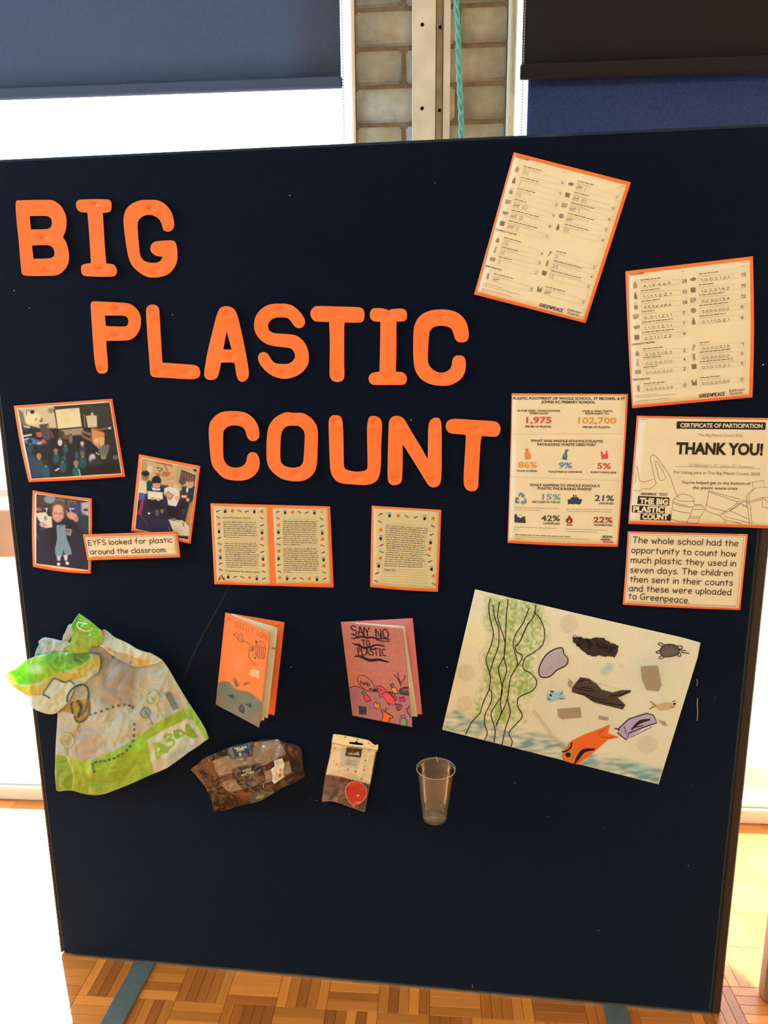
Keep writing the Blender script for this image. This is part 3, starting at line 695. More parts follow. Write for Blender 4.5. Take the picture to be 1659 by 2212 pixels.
# ------------------------------------------------------------------ heading letters
C8 = Crop(0, 400, 2.9625); CP = Crop(180, 630, 3.7705); CQ = Crop(600, 630, 3.7705); CC = Crop(430, 870, 4.74); CN = Crop(740, 870, 4.6083)
def pts(s): return [tuple(float(q) for q in t.split(',')) for t in s.replace('*', '').split()]
def loop(crop, s):
    toks = s.split(); cs = {i for i, t in enumerate(toks) if t.endswith('*')}
    return [crop(p) for p in smooth_loop(pts(s), cs, 4)]
G = 'orange heading letters'
def letter(ch, label, crop, outer, holes=(), staples=()):
    lo = outer if isinstance(outer, list) else loop(crop, outer)
    hs = [loop(crop, h) for h in holes]; xs = [p[0] for p in lo]; ys = [p[1] for p in lo]
    q = [(min(xs), min(ys)), (max(xs), min(ys)), (max(xs), max(ys)), (min(xs), max(ys))]
    st = [c(p) + (a,) for (c, p, a) in staples]
    ph = random.uniform(0, 6)
    def bulge(u, v, px, py):
        z = .0038 + .0016 * math.sin(v * 6 + ph) + .0008 * math.sin(u * 5 + ph * 2)
        for sx, sy, a in st:
            r2 = ((px - sx) / 9) ** 2 + ((py - sy) / 6) ** 2; z -= .0042 * math.exp(-r2)
            z += .0022 * math.exp(-(((px - sx) / 16) ** 2 + ((py - sy - 12) / 8) ** 2))
        return max(z, .0008)
    sf = Surf(q, .0003, bulge)
    c = sf.P(sum(xs) / len(xs), sum(ys) / len(ys))
    t = thing('letter_cutout', label, 'letter', tuple(c), G)
    slab('card', [lo] + hs, sf, M_CARD, t, thick=.0004, step=4.0, smooth=False)
    for sx, sy, a in st: staple(t, sf, sx, sy, a, 11, .0006)
    return t
letter('B', 'orange card letter B, first letter of the top heading word', C8,
  "103,103 130,97 310,94 350,102 395,140 420,190 426,240 420,290 403,332* 425,370 440,430 441,480 428,520 400,555 370,574 330,580 170,580 148,574 138,560 120,360 104,200",
  ["190,198* 300,198 325,212 332,240 325,268 300,281 198,283*", "205,386* 300,384 332,395 348,425 343,455 315,468 214,471*"],
  [(C8, (255, 134), -2), (C8, (277, 335), 5), (C8, (295, 545), 3)])
letter('I', 'orange card letter I in the middle of the top heading word', C8,
  "520,92 690,91 710,105 715,135 708,165 690,174 658,178* 663,260 670,380 680,500* 725,507 742,525 748,555 735,580 700,586 545,582 525,570 519,540 522,515 540,505 582,498* 576,400 568,280 559,175* 515,172 492,150 486,120 495,100", (),
  [(C8, (610, 125), 20), (C8, (648, 541), -35)])
letter('G', 'orange card letter G ending the top heading word', C8,
  "950,94 1010,97 1060,125 1098,175 1114,240 1110,275 1090,295 1065,297 1045,285 1035,250 1015,215 980,195 945,190 905,205 885,230 880,260 890,390 900,455 925,485 970,497 1010,493 1030,480 1041,458* 1000,452 970,430 962,405 972,375 1000,360 1090,353 1115,358 1130,385 1136,460 1125,510 1095,555 1055,580 1000,591 950,589 900,565 850,520 825,470 810,400 792,260 792,200 810,150 850,115 900,97", (),
  [(C8, (962, 150), 2), (C8, (988, 550), 0)])
letter('P', 'orange card letter P starting the middle heading word', CP,
  "62,95 75,80 110,79 340,92 385,102 430,135 462,185 470,240 462,300 440,345 405,380 360,397 186,401* 190,470 198,560 199,635 185,660 150,668 120,658 105,630 90,550 80,430 68,250 60,130",
  ["175,195* 335,197 358,212 367,243 358,272 335,284 184,280*"], [(CP, (272, 140), 2), (CP, (265, 357), 8), (CP, (150, 632), 0)])
letter('L', 'orange card letter L second in the middle heading word', CP,
  "565,105 595,112 615,135 620,170 632,380 644,578* 700,582 870,594 915,600 942,620 952,655 945,690 920,708 880,714 700,704 590,698 560,690 545,665 540,600 520,330 511,150 520,125 540,110", (),
  [(CP, (575, 163), 2), (CP, (610, 655), 2), (CP, (845, 657), 6)])
letter('A', 'orange card letter A third in the middle heading word', CP,
  "1160,118 1200,125 1230,145 1250,180 1275,270 1320,480 1347,640 1346,690 1325,722 1295,735 1268,725 1252,695 1240,640 1233,585* 1210,577 1180,577 1140,577 1122,580* 1105,660 1085,705 1045,720 1005,712 985,685 987,640 1010,500 1060,290 1090,180 1110,140 1130,125",
  ["1167,325* 1208,472* 1140,470*"], [(CP, (1177, 182), 3), (CP, (1195, 531), 3)])
letter('S', 'orange card letter S fourth in the middle heading word', CP,
  "1600,97 1650,99 1700,112 1745,145 1780,185 1805,235 1798,275 1770,296 1740,295 1715,275 1690,240 1660,215 1610,210 1560,215 1520,240 1505,275 1515,315 1545,335 1600,342 1680,347 1740,360 1790,400 1825,460 1837,530 1830,590 1790,650 1730,690 1660,709 1600,706 1545,688 1490,650 1445,600 1423,550 1428,515 1450,495 1480,493 1505,510 1530,550 1560,580 1610,588 1665,587 1705,565 1724,530 1715,490 1690,463 1650,455 1560,444 1500,430 1440,390 1400,330 1390,275 1400,210 1440,150 1500,110 1550,99", (),
  [(CP, (1605, 143), -10), (CP, (1630, 665), 2)])
letter('T', 'orange card letter T in the middle heading word, between S and I', CQ,
  "310,118 290,130 270,155 266,190 280,220 300,240 330,244 418,248* 424,400 422,620 424,690 440,720 470,735 505,735 530,720 542,690 541,600 541,300 545,252* 670,251 695,238 706,205 705,165 690,138 660,127 480,121", (),
  [(CQ, (485, 184), -6), (CQ, (487, 682), 0)])
letter('I', 'orange card letter I of the middle heading word', CQ,
  "790,134 850,136 890,146 905,152 925,143 1000,138 1035,146 1052,175 1050,215 1035,238 1010,243 966,246* 966,450 962,652* 1010,655 1040,675 1052,710 1045,740 1025,758 900,760 775,758 750,740 739,710 748,680 775,660 828,652* 833,450 836,245* 780,240 755,215 750,180 765,145", (),
  [(CQ, (908, 190), 0), (CQ, (918, 695), 0)])
letter('C', 'orange card letter C ending the middle heading word', CQ,
  "1340,145 1400,150 1460,170 1510,210 1540,260 1555,330 1554,375 1535,405 1505,413 1470,410 1445,385 1430,340 1410,300 1370,283 1320,278 1270,290 1240,320 1232,360 1222,560 1240,610 1280,645 1330,660 1375,650 1405,625 1418,590 1425,550 1445,525 1480,519 1515,530 1530,565 1528,640 1505,695 1460,735 1390,765 1290,764 1220,745 1160,705 1120,640 1106,560 1103,400 1110,290 1140,220 1190,175 1260,150", (),
  [(CQ, (1335, 205), 0), (CQ, (1332, 700), 0)])
letter('C', 'orange card letter C starting the bottom heading word', CC,
  "330,85 400,87 470,100 530,135 580,190 610,260 616,340 600,375 560,393 520,385 490,345 475,290 450,255 400,235 350,232 290,248 255,285 247,330 248,540 262,600 300,645 360,664 420,658 465,632 485,590 492,550 515,515 550,506 590,520 612,560 621,610 610,680 570,740 510,780 430,798 330,792 250,770 190,715 140,650 120,580 104,400 99,300 110,210 150,150 210,105 270,88", (),
  [(CC, (375, 153), 0), (CC, (388, 741), 0)])
letter('O', 'orange card letter O of the bottom heading word', CC,
  "920,97 945,102 1000,103 1060,105 1120,135 1170,180 1205,240 1217,320 1213,480 1208,610 1190,690 1150,750 1090,790 1020,805 930,800 850,780 780,735 720,670 695,600 690,470 697,320 715,240 760,170 820,125 880,100",
  ["970,235 1030,245 1070,285 1082,330 1076,480 1066,600 1040,645 985,663 920,660 860,635 835,590 833,450 840,330 860,275 905,240"],
  [(CC, (975, 158), 0), (CC, (980, 735), 8)])
ul = CC.many(pts("1390,127 1360,132 1335,160 1327,210 1331,400 1338,600 1345,690 1370,760 1420,810 1490,830 1600,838")) \
   + CN.many(pts("210,820 280,810 340,775 370,710 382,600 386,400 393,220 380,165 345,138 305,130 270,140 252,180 244,260 246,450 248,640 235,668 190,682 130,685 60,672 20,650")) \
   + CC.many(pts("1481,560 1478,350 1468,190 1450,145 1420,128"))
letter('U', 'orange card letter U of the bottom heading word', ID, smooth_loop(ul, n=4), (), [(CC, (1407, 192), 2), (CN, (320, 192), 2), (CN, (150, 755), 0)])
letter('N', 'orange card letter N of the bottom heading word', CN,
  "530,130 570,135 610,160 640,205 700,310 780,440 848,562* 850,400 855,230 875,175 910,152 950,150 975,175 985,230 986,450 985,700 975,790 950,830 905,844 865,830 830,785 760,670 680,540 598,412* 598,600 592,750 575,800 520,822 470,805 450,760 450,550 458,250 465,180 490,145", (),
  [(CN, (555, 205), 0), (CN, (915, 243), 0), (CN, (535, 752), 0), (CN, (898, 770), 8)])
letter('T', 'orange card letter T ending the bottom heading word', CN,
  "1130,160 1320,172 1520,186 1555,210 1572,255 1565,300 1535,335 1500,338 1385,332* 1376,380 1370,450 1362,600 1352,780 1348,840 1325,872 1290,881 1245,872 1215,835 1205,790 1212,600 1222,450 1228,320* 1180,315 1080,305 1045,285 1027,240 1040,190 1080,165", (),
  [(CN, (1325, 262), 0), (CN, (1290, 805), 0)])
# ------------------------------------------------------------------ mounted sheets
def wobble(a, b, c, d):
    return lambda u, v: (0, 0)
def mounted(name, label, cat, crop, mq, pq, amp=.0025, group=None, base=.0012, staples=(), paper_name='paper', paint=None, pn=(18, 22), edge=(0, 0, 0, 0), pm=None, ph=None):
    """orange card mount with a sheet on it; mq, pq corner quads TL,TR,BR,BL in crop coordinates; edge = px bow of top,right,bottom,left"""
    mq = crop.many(mq); ph = random.uniform(0, 6) if ph is None else ph
    def bulge(u, v, px, py):
        return amp * (.6 + .35 * math.sin(3.1 * v + ph) + .25 * math.sin(3.6 * u + ph * 1.7) + .5 * v * v)
    sf = Surf(mq, base, bulge)
    c = sf.P(*sf.px(.5, .5)); t = thing(name, label, cat, tuple(c), group)
    e = edge; k = crop.k
    wob = lambda u, v: ((e[1] * u * math.sin(math.pi * v) + e[3] * (1 - u) * math.sin(math.pi * v)) / k, (e[0] * (1 - v) * math.sin(math.pi * u) + e[2] * v * math.sin(math.pi * u)) / k)
    grid_sheet('card_mount', mq, sf, M_CARD, t, 16, 18, wob=wob)
    res = []
    for q in (pq if isinstance(pq[0][0], (tuple, list)) else [pq]):
        grid_sheet(paper_name, crop.many(q), sf, pm or (M_PRINT if paint else M_PAPER), t, pn[0], pn[1], eps=.0006, paint=paint, wob=wob)
    for s in staples: staple(t, sf, *crop(s[:2]), s[2] if len(s) > 2 else 0, 13, .0013)
    return t, sf
# ---- tally sheets (the same printed form twice)
T2 = Crop(1330, 540, 5.0426); T1 = Crop(1000, 310, 4.1475)
P2 = [(140, 270), (1460, 112), (1450, 1580), (190, 1695)]; P1 = [(462, 112), (1464, 372), (1078, 1580), (132, 1330)]
t1, s1 = mounted('tally_sheet', 'orange-mounted tally sheet tilted clockwise at top right, filled with tally strokes', 'poster', T1,
                 [(455, 78), (1505, 347), (1098, 1610), (100, 1352)], P1, .003, 'mounted tally sheets', staples=[(490, 165, -30), (1437, 383, 0), (168, 1320, -35), (1060, 1560, -25)])
t2, s2 = mounted('tally_sheet', 'orange-mounted tally sheet at the right edge, filled with handwritten digits', 'poster', T2,
                 [(105, 232), (1495, 68), (1490, 1605), (178, 1725)], P2, .004, 'mounted tally sheets', staples=[(185, 258, -15), (1400, 128, 0), (265, 1665, -35), (1420, 1580, 15)], edge=(0, 14, 0, -6))
H_uv = {}
def form(sheet, t, crop, quad, rowsL, rowsR, pen):
    ik = Ink(sheet, crop); Hq = np.linalg.inv(homog(quad, [(0, 0), (1, 0), (1, 1), (0, 1)]))
    U = lambda u, v: hap(Hq, u, v)
    k = crop.k / 5.0426 * (.93 if crop is T1 else 1)
    C1 = (88, 70, 50); C2 = (160, 136, 100); C3 = (183, 160, 122)
    def hd(s, u, v, w_): ik.text(s, U(u, v), U(u + w_, v + .0), 19 * k, (70, 54, 40), .02)
    hd('FOOD & DRINK', .012, .007, .12); hd('CLEANING & TOILETRIES', .005, .528, .2); hd('EVERYTHING ELSE', .005, .803, .15)
    ik.greek(U(.44, .02), U(.47, .02), 10 * k, C2); ik.greek(U(.93, .035), U(.96, .035), 10 * k, C2)
    def icon(kind, u, v):
        x, y = U(u, v); col = [(165, 140, 104), (132, 110, 82), (150, 126, 95), (170, 146, 108)][kind % 4]
        a = ((U(u + .02, v)[0] - x), (U(u + .02, v)[1] - y)); l = math.hypot(*a); ca, sa = a[0] / l, a[1] / l
        R = lambda ps: [(x + (p[0] * ca - p[1] * sa) * k, y + (p[0] * sa + p[1] * ca) * k) for p in ps]
        SH = {0: [(-8, -38), (8, -38), (8, -24), (22, -8), (22, 34), (-20, 34), (-22, -8), (-8, -22)],
              1: [(-6, -38), (6, -38), (8, -20), (18, 0), (18, 38), (-18, 38), (-18, 0), (-8, -20)],
              2: [(-20, -10), (20, -10), (20, 34), (-20, 34)],
              3: [(-36, -26), (34, -26), (30, 8), (10, 26), (-34, 26)],
              4: [(-36, -12), (34, -20), (38, 14), (-20, 26)],
              5: [(-28, -26), (28, -26), (26, 28), (-26, 28)],
              6: [(0, -36), (20, 0), (22, 26), (-22, 26), (-20, -4)],
              7: [(-4, -38), (18, -34), (12, -20), (8, -10), (16, 36), (-18, 36), (-8, -8)],
              8: [(-34, -18), (34, -24), (34, 20), (-30, 24)],
              9: [(-34, -4), (-10, -10), (12, -22), (36, -4), (26, 20), (-22, 20)],
              10: [(30 * math.cos(q), 30 * math.sin(q)) for q in [k_ * .524 for k_ in range(12)]],
              11: [(-4, -36), (22, -28), (-10, 36), (-22, 30)],
              12: [(-14, -36), (14, -36), (14, 36), (-14, 36)],
              13: [(-30, -28), (-18, -34), (-12, -6), (12, -6), (18, -34), (28, -28), (28, 34), (-26, 34)]}
        ik.poly(R(SH[kind]), col)
        if kind == 2: ik.line(R([(-16, -22), (6, -34), (16, -26)]), 6 * k, col)
        if kind in (4, 5, 12): ik.line(R([(-10, -8), (-4, 8), (10, 6)]), 5 * k, (110, 90, 66), 2)
    def row(u0, v, kind, vals, tot, wl_, last=.42):
        icon(kind, u0 - .048, v - .003)
        r = random.Random(int(v * 1e4)); 
        ik.greek(U(u0, v - .034), U(u0 + wl_, v - .034), 13 * k, C1); ik.greek(U(u0, v - .019), U(u0 + wl_ * r.uniform(.8, 1.25), v - .019), 9 * k, C3)
        a, b, c, d = U(u0, v - .010), U(u0 + .33, v - .010), U(u0 + .33, v + .028), U(u0, v + .028)
        for q in ((a, b), (b, c), (c, d), (d, a)): ik.line([q[0], q[1]], 1.8 * k, C3)
        a, b, c, d = U(u0 + .345, v - .010), U(u0 + .385, v - .010), U(u0 + .385, v + .028), U(u0 + .345, v + .028)
        for q in ((a, b), (b, c), (c, d), (d, a)): ik.line([q[0], q[1]], 1.5 * k, C3)
        pen(ik, U, u0, v, vals, tot, k)
        # the rule of the fixed column widths
    vsL = [.084, .162, .24, .318, .396, .474, .599, .668, .741, .87]; kL = [0, 1, 2, 3, 4, 5, 6, 7, 8, 12]; wlL = [.165, .16, .16, .11, .26, .27, .17, .16, .12, .18]
    vsR = [.089, .168, .243, .319, .398, .597, .669, .742, .865]; kR = [9, 5, 3, 10, 1, 11, 12, 5, 13]; wlR = [.16, .13, .21, .24, .22, .09, .27, .28, .18]
    for v, kd, wv, (a, b) in zip(vsL, kL, wlL, rowsL): row(.1, v, kd, a, b, wv)
    for v, kd, wv, (a, b) in zip(vsR, kR, wlR, rowsR): row(.585, v, kd, a, b, wv)
    for v, wv in ((.925, .2), (.94, .36), (.968, .29)): ik.greek(U(.02, v), U(.02 + wv, v), 9 * k, C2)
    # the two logos are lettered by brush and by stencil
    ik.pen('GREENPEACE', U(.575, .985), U(.795, .985), 36 * k, 7.5 * k, (34, 28, 24), slant=.22, caps=False)
    ik.pen('EVERYDAY', U(.835, .962), U(.965, .962), 20 * k, 4.5 * k, (70, 56, 42), caps=False)
    ik.pen('PLASTIC', U(.845, .985), U(.95, .985), 20 * k, 4.5 * k, (70, 56, 42), caps=False)
    return ik.build('printed_form', t)
def pen_digits(ik, U, u0, v, vals, tot, k):
    n = len(vals); C = (92, 72, 54)
    a, b = U(u0 + .02, v + .022), U(u0 + .25, v + .022)
    ik.pen(vals, a, b, 26 * k, 4.2 * k, C, jit=.5)
    ik.pen(tot, U(u0 + .348, v + .020), U(u0 + (.366 if len(tot) == 1 else .385), v + .020), 32 * k, 5 * k, (66, 52, 42), jit=.3)
def pen_tally(ik, U, u0, v, vals, tot, k):
    C = (110, 88, 66); n = vals; u = u0 + .012; i = 0
    while i < n:
        g = min(5, n - i); full = g == 5
        for j in range(4 if full else g):
            uu = u + j * .013; ik.line([U(uu + random.uniform(-.002, .003), v - .008), U(uu + random.uniform(-.002, .002), v + .022)], 4 * k, C)
        if full: ik.line([U(u - .008, v + .012), U(u + .05, v - .002)], 4 * k, C)
        u += .075 if full else 0; i += g
    ik.pen(tot, U(u0 + .355, v + .020), U(u0 + .375, v + .020), 34 * k, 5 * k, (118, 94, 70))
form(s2, t2, T2, P2, [("4,1,5,4,6,5", "28"), ("1,1,1,1,2,2,1", "10"), ("4,5,3,6,6,8,6", "38"), ("0,0,1,1,2,1,1", "5"), ("1,1,0,1,2,1,1", "7"), ("0,2,1,1,1,2,2", "9"),
      ("0,1,0,0,1,0,0", "2"), ("0,2,0,0,1,1,0", "4"), ("0,1,0,0,0,1,0", "2"), ("0,0,0,0,0,0,0", "0")],
     [("1,0,0,0,1,2,1", "15"), ("1,2,2,2,1,4,2", "15"), ("0,2,2,0,1,3,4", "12"), ("0,0,0,0,0,0,0", "0"), ("0,1,1,1,0,2,1", "6"), ("0,0,0,0,0,1,0", "1"), ("0,0,0,0,0,0,0", "0"), ("0,1,0,1,0,2,1", "5"), ("0,0,0,0,0,0,0", "0")], pen_digits)
form(s1, t1, T1, P1, [(4, "4"), (1, "1"), (3, "3"), (9, "9"), (8, "8"), (7, "7"), (4, "4"), (3, "3"), (2, "2"), (5, "5")],
     [(6, "7"), (9, "9"), (6, "6"), (5, "5"), (4, "4"), (2, "2"), (4, "4"), (3, "3"), (5, "5")], pen_tally)
# ---- footprint poster
F3 = Crop(1080, 830, 5.53)
t, sf = mounted('footprint_poster', 'orange-mounted plastic footprint poster with coloured percentages and icons', 'poster', F3, [(140, 108), (1532, 116), (1410, 1942), (90, 1895)],
                [(150, 136), (1508, 134), (1396, 1912), (103, 1866)], .0028, staples=[(215, 128, 0), (1432, 128, 0)], edge=(0, 6, 10, 4))
k = Ink(sf, F3); D = (76, 56, 40); b_ = .034
for s, x0, y0, x1, y1, h in [("PLASTIC FOOTPRINT OF WHOLE SCHOOL, ST MICHAEL & ST", 155, 183, 1495, 186, 32), ("JOHNS RC PRIMARY SCHOOL", 492, 226, 1138, 230, 32),
    ("IN ONE WEEK, WHOLE SCHOOL", 207, 326, 722, 329, 22), ("THREW AWAY:", 348, 357, 582, 359, 22), ("OVER A YEAR THAT'S", 982, 332, 1342, 333, 22), ("EQUIVALENT TO:", 1018, 360, 1303, 362, 22),
    ("PIECES OF PLASTIC", 300, 516, 616, 519, 23), ("PIECES OF PLASTIC", 988, 523, 1318, 525, 23),
    ("WHAT WAS WHOLE SCHOOL'S PLASTIC", 363, 688, 1232, 697, 30), ("PACKAGING WASTE USED FOR?", 446, 732, 1142, 738, 30),
    ("FOOD & DRINK", 205, 1046, 445, 1046, 21), ("TOILETRIES & CLEANING", 576, 1055, 982, 1058, 21), ("EVERYTHING ELSE", 1085, 1061, 1390, 1066, 21),
    ("WHAT HAPPENS TO WHOLE SCHOOL'S", 354, 1217, 1193, 1229, 30), ("PLASTIC PACKAGING WASTE?", 447, 1256, 1093, 1269, 30),
    ("RECYCLED IN THE UK", 385, 1416, 725, 1421, 23), ("EXPORTED", 1184, 1433, 1360, 1437, 22), ("LANDFILLED", 517, 1672, 716, 1676, 23), ("INCINERATED", 1124, 1690, 1345, 1695, 22)]:
    k.text(s, (x0, y0), (x1, y1), h, D, b_)
for s, x0, y0, x1, y1, h, c in [("1,975", 312, 464, 614, 464, 76, (200, 70, 58)), ("102,700", 932, 468, 1390, 470, 76, (224, 138, 62)), ("86%", 216, 994, 444, 998, 72, (222, 142, 66)),
    ("9%", 700, 1000, 862, 1004, 70, (100, 126, 140)), ("5%", 1158, 1008, 1326, 1012, 72, (208, 72, 66)), ("15%", 503, 1378, 724, 1382, 70, (118, 152, 118)),
    ("21%", 1128, 1392, 1362, 1396, 70, (82, 72, 62)), ("42%", 488, 1632, 716, 1634, 68, (72, 76, 62)), ("22%", 1114, 1650, 1346, 1654, 68, (150, 58, 40))]:
    k.text(s, (x0, y0), (x1, y1), h, c, .025)
for a, b in (((150, 598), (1465, 590)), ((120, 1106), (1440, 1152))): k.line([a, b], 3, (176, 150, 112), seg=60)
k.poly([(302, 768), (340, 768), (342, 790), (338, 800), (362, 826), (370, 885), (360, 896), (312, 900), (300, 890), (294, 830), (308, 800)], (222, 128, 62)); k.line([(300, 782), (342, 782)], 3, (190, 100, 50), 2)
k.poly([(780, 780), (815, 778), (822, 794), (804, 798), (798, 830), (806, 850), (800, 906), (742, 896), (750, 850), (770, 820), (782, 800), (776, 792)], (66, 104, 112)); k.poly([(768, 842), (782, 842), (784, 866), (770, 866)], (110, 168, 180), 2)
k.poly([(1202, 808), (1222, 800), (1232, 838), (1264, 834), (1264, 798), (1284, 794), (1294, 888), (1216, 898)], (214, 76, 76))
g = (92, 134, 116)
for rot in (0, 120, 240):
    a = math.radians(rot); R = lambda ps: [(250 + x * math.cos(a) - y * math.sin(a), 1372 + x * math.sin(a) + y * math.cos(a)) for x, y in ps]
    k.poly(R([(-36, -40), (-14, -78), (18, -78), (34, -50), (50, -58), (38, -14), (-2, -26), (12, -36), (0, -56), (-14, -28)]), g)
N_ = (56, 60, 62)
k.poly([(808, 1376), (845, 1372), (845, 1352), (940, 1350), (942, 1374), (984, 1372), (962, 1432), (930, 1436), (900, 1428), (870, 1436), (840, 1428), (800, 1440), (812, 1428)], N_)
k.poly([(872, 1320), (888, 1320), (888, 1350), (872, 1350)], N_); k.poly([(900, 1322), (914, 1322), (914, 1350), (900, 1350)], N_)
k.poly([(172, 1560), (200, 1550), (206, 1580), (250, 1600), (276, 1580), (300, 1576), (308, 1660), (172, 1650)], (52, 62, 54)); k.line([(234, 1556), (240, 1578)], 5, (190, 166, 90), 2); k.line([(250, 1550), (254, 1572)], 5, (190, 166, 90), 2)
k.poly([(826, 1562), (846, 1590), (866, 1610), (868, 1640), (850, 1666), (806, 1664), (784, 1634), (792, 1606), (806, 1604), (812, 1584)], (148, 50, 38)); k.poly([(818, 1632), (830, 1616), (836, 1644), (822, 1656)], PAPER, 2); k.line([(790, 1680), (864, 1682)], 12, (148, 50, 38))
for x0, y0, x1, y1 in [(175, 1474, 700, 1488), (175, 1500, 480, 1508), (792, 1488, 1338, 1502), (792, 1514, 1338, 1528), (168, 1706, 680, 1722), (168, 1732, 238, 1734), (780, 1728, 1300, 1746), (780, 1754, 1166, 1770), (180, 1818, 1080, 1856), (180, 1840, 240, 1844)]:
    k.greek((x0, y0), (x1, y1), 11, (166, 140, 104))
k.greek((180, 1796), (860, 1824), 16, (110, 86, 60))
k.poly([(1224, 1808), (1340, 1812), (1340, 1838), (1224, 1834)], (36, 44, 66)); k.poly([(1205, 1842), (1318, 1846), (1318, 1868), (1205, 1866)], (160, 150, 60)); k.poly([(1234, 1872), (1346, 1876), (1346, 1898), (1234, 1894)], (150, 46, 34))
k.text('THE BIG', (1232, 1830), (1332, 1834), 17, (200, 190, 170), .02, 3); k.text('PLASTIC', (1209, 1863), (1314, 1866), 17, (40, 40, 30), .02, 3); k.text('COUNT', (1244, 1890), (1336, 1893), 15, (215, 190, 160), .02, 3)
k.build('printed_text', t)
# ---- certificate
CE = Crop(1340, 880, 4.9155)
t, sf = mounted('certificate', 'orange-mounted certificate of participation with line drawings, overhanging the right edge of the board', 'poster', CE, [(175, 88), (1880, 120), (1800, 1292), (83, 1238)],
                [(196, 112), (1860, 142), (1783, 1264), (97, 1208)], .002, staples=[(250, 127, 0), (1500, 122, 0)])
k = Ink(sf, CE); K = (46, 36, 28)
k.poly([(600, 148), (1546, 158), (1540, 238), (596, 226)], K); k.text('CERTIFICATE OF PARTICIPATION', (635, 210), (1508, 218), 44, PAPER, .03, 3)
k.text('The Big Plastic Count 2022', (826, 306), (1302, 314), 30, (140, 116, 88), 0)
k.text('THANK YOU!', (588, 490), (1512, 505), 122, K, .045)
k.line([(578, 627), (1484, 648)], 3, (130, 108, 82), seg=80); k.pen('St Michael + St Johns RC Primary', (722, 628), (1405, 648), 32, 3, (140, 122, 100), slant=.3)
k.text('For taking part in The Big Plastic Count, 2022', (568, 702), (1482, 722), 32, (116, 94, 70), 0.004)
k.text("You've helped get to the bottom of", (648, 810), (1382, 824), 32, (84, 66, 48), .014); k.text('the plastic waste crisis', (768, 866), (1244, 876), 32, (84, 66, 48), .014)
k.pen('GREENPEACE', (218, 928), (380, 932), 20, 5, (50, 38, 30), slant=.2, caps=False); k.pen('EVERYDAY', (412, 920), (506, 922), 11, 3, (60, 48, 38), caps=False); k.pen('PLASTIC', (422, 938), (496, 941), 12, 3, (60, 48, 38), caps=False)
k.poly([(188, 940), (522, 958), (518, 1044), (180, 1024)], K); k.poly([(124, 1040), (474, 1052), (472, 1126), (122, 1116)], K, 1); k.poly([(214, 1126), (538, 1134), (534, 1204), (210, 1194)], K)
k.text('THE BIG', (202, 1018), (506, 1032), 60, PAPER, .05, 3); k.text('PLASTIC', (134, 1108), (462, 1116), 60, PAPER, .05, 3); k.text('COUNT', (232, 1186), (506, 1192), 56, PAPER, .05, 3)
LN = (96, 74, 54)
for P, sm in [([(155, 610), (180, 650), (192, 720), (210, 780), (260, 790), (330, 770), (364, 756)], 1), ([(150, 690), (162, 730), (158, 790), (146, 810)], 1), ([(140, 878), (200, 888), (240, 864), (310, 866), (376, 810), (364, 756), (330, 600), (318, 540), (340, 508), (372, 516), (440, 600), (520, 720), (560, 830), (596, 930)], 1),
    ([(368, 575), (380, 568), (430, 640), (470, 710), (478, 750), (450, 775), (420, 772), (400, 700), (368, 590), (368, 575)], 1),
    ([(575, 972), (600, 936), (650, 922), (720, 930), (770, 960), (780, 990), (760, 1000)], 1), ([(575, 972), (620, 990), (700, 1000), (780, 994)], 1), ([(575, 968), (556, 985), (552, 1010), (620, 1040), (700, 1056), (770, 1056), (786, 1036), (780, 994)], 1), ([(562, 1000), (640, 1030), (710, 1042)], 1),
    ([(556, 1016), (536, 1190), (528, 1220)], 0), ([(552, 1082), (640, 1110), (745, 1124)], 1), ([(538, 1186), (620, 1212), (716, 1216)], 1), ([(770, 1056), (738, 1160), (704, 1226)], 0), ([(612, 940), (600, 956), (620, 964), (620, 940), (612, 940)], 0),
    ([(790, 1030), (862, 1032), (900, 1088), (850, 1160), (820, 1230)], 0), ([(784, 1040), (852, 1044), (888, 1086), (768, 1084)], 0), ([(736, 1160), (842, 1162)], 0), ([(728, 1176), (836, 1180)], 0), ([(700, 1226), (818, 1232)], 0),
    ([(936, 888), (1272, 976), (1250, 1000), (1180, 980), (940, 900)], 0), ([(936, 888), (930, 960), (916, 1020), (904, 1084), (960, 1120), (1060, 1150)], 1), ([(916, 1024), (960, 1060), (1060, 1090), (1130, 1110)], 1), ([(1250, 1000), (1220, 1030)], 0),
    ([(1060, 1156), (1062, 1136), (1200, 1050), (1300, 990), (1350, 990)], 0), ([(1060, 1156), (1100, 1190), (1290, 1238)], 0), ([(1080, 1140), (1230, 1060), (1310, 1000), (1350, 1010)], 0), ([(1100, 1160), (1360, 1220)], 0), ([(1104, 1196), (1112, 1236)], 0), ([(1160, 1096), (1270, 1020), (1350, 1050)], 0), ([(1160, 1096), (1360, 1186)], 0), ([(1290, 1036), (1350, 1062)], 0),
    ([(1402, 794), (1410, 862), (1530, 846), (1524, 776), (1402, 794)], 0), ([(1416, 866), (1350, 920), (1340, 980), (1360, 1120), (1372, 1240)], 1), ([(1530, 846), (1620, 862), (1680, 900), (1700, 1000), (1690, 1250)], 1), ([(1356, 1000), (1500, 960), (1560, 956), (1690, 980)], 0), ([(1366, 1016), (1500, 978)], 0), ([(1378, 1040), (1400, 1240)], 0),
    ([(1350, 1016), (1364, 1000), (1378, 1020), (1360, 1032), (1350, 1016)], 0), ([(1510, 960), (1560, 1000), (1600, 1040), (1620, 1090), (1560, 1068), (1506, 1060), (1510, 960)], 0), ([(1420, 872), (1370, 930), (1366, 990)], 1)]:
    k.line(P, 4.2, LN, smooth=bool(sm))
k.build('printed_text', t)
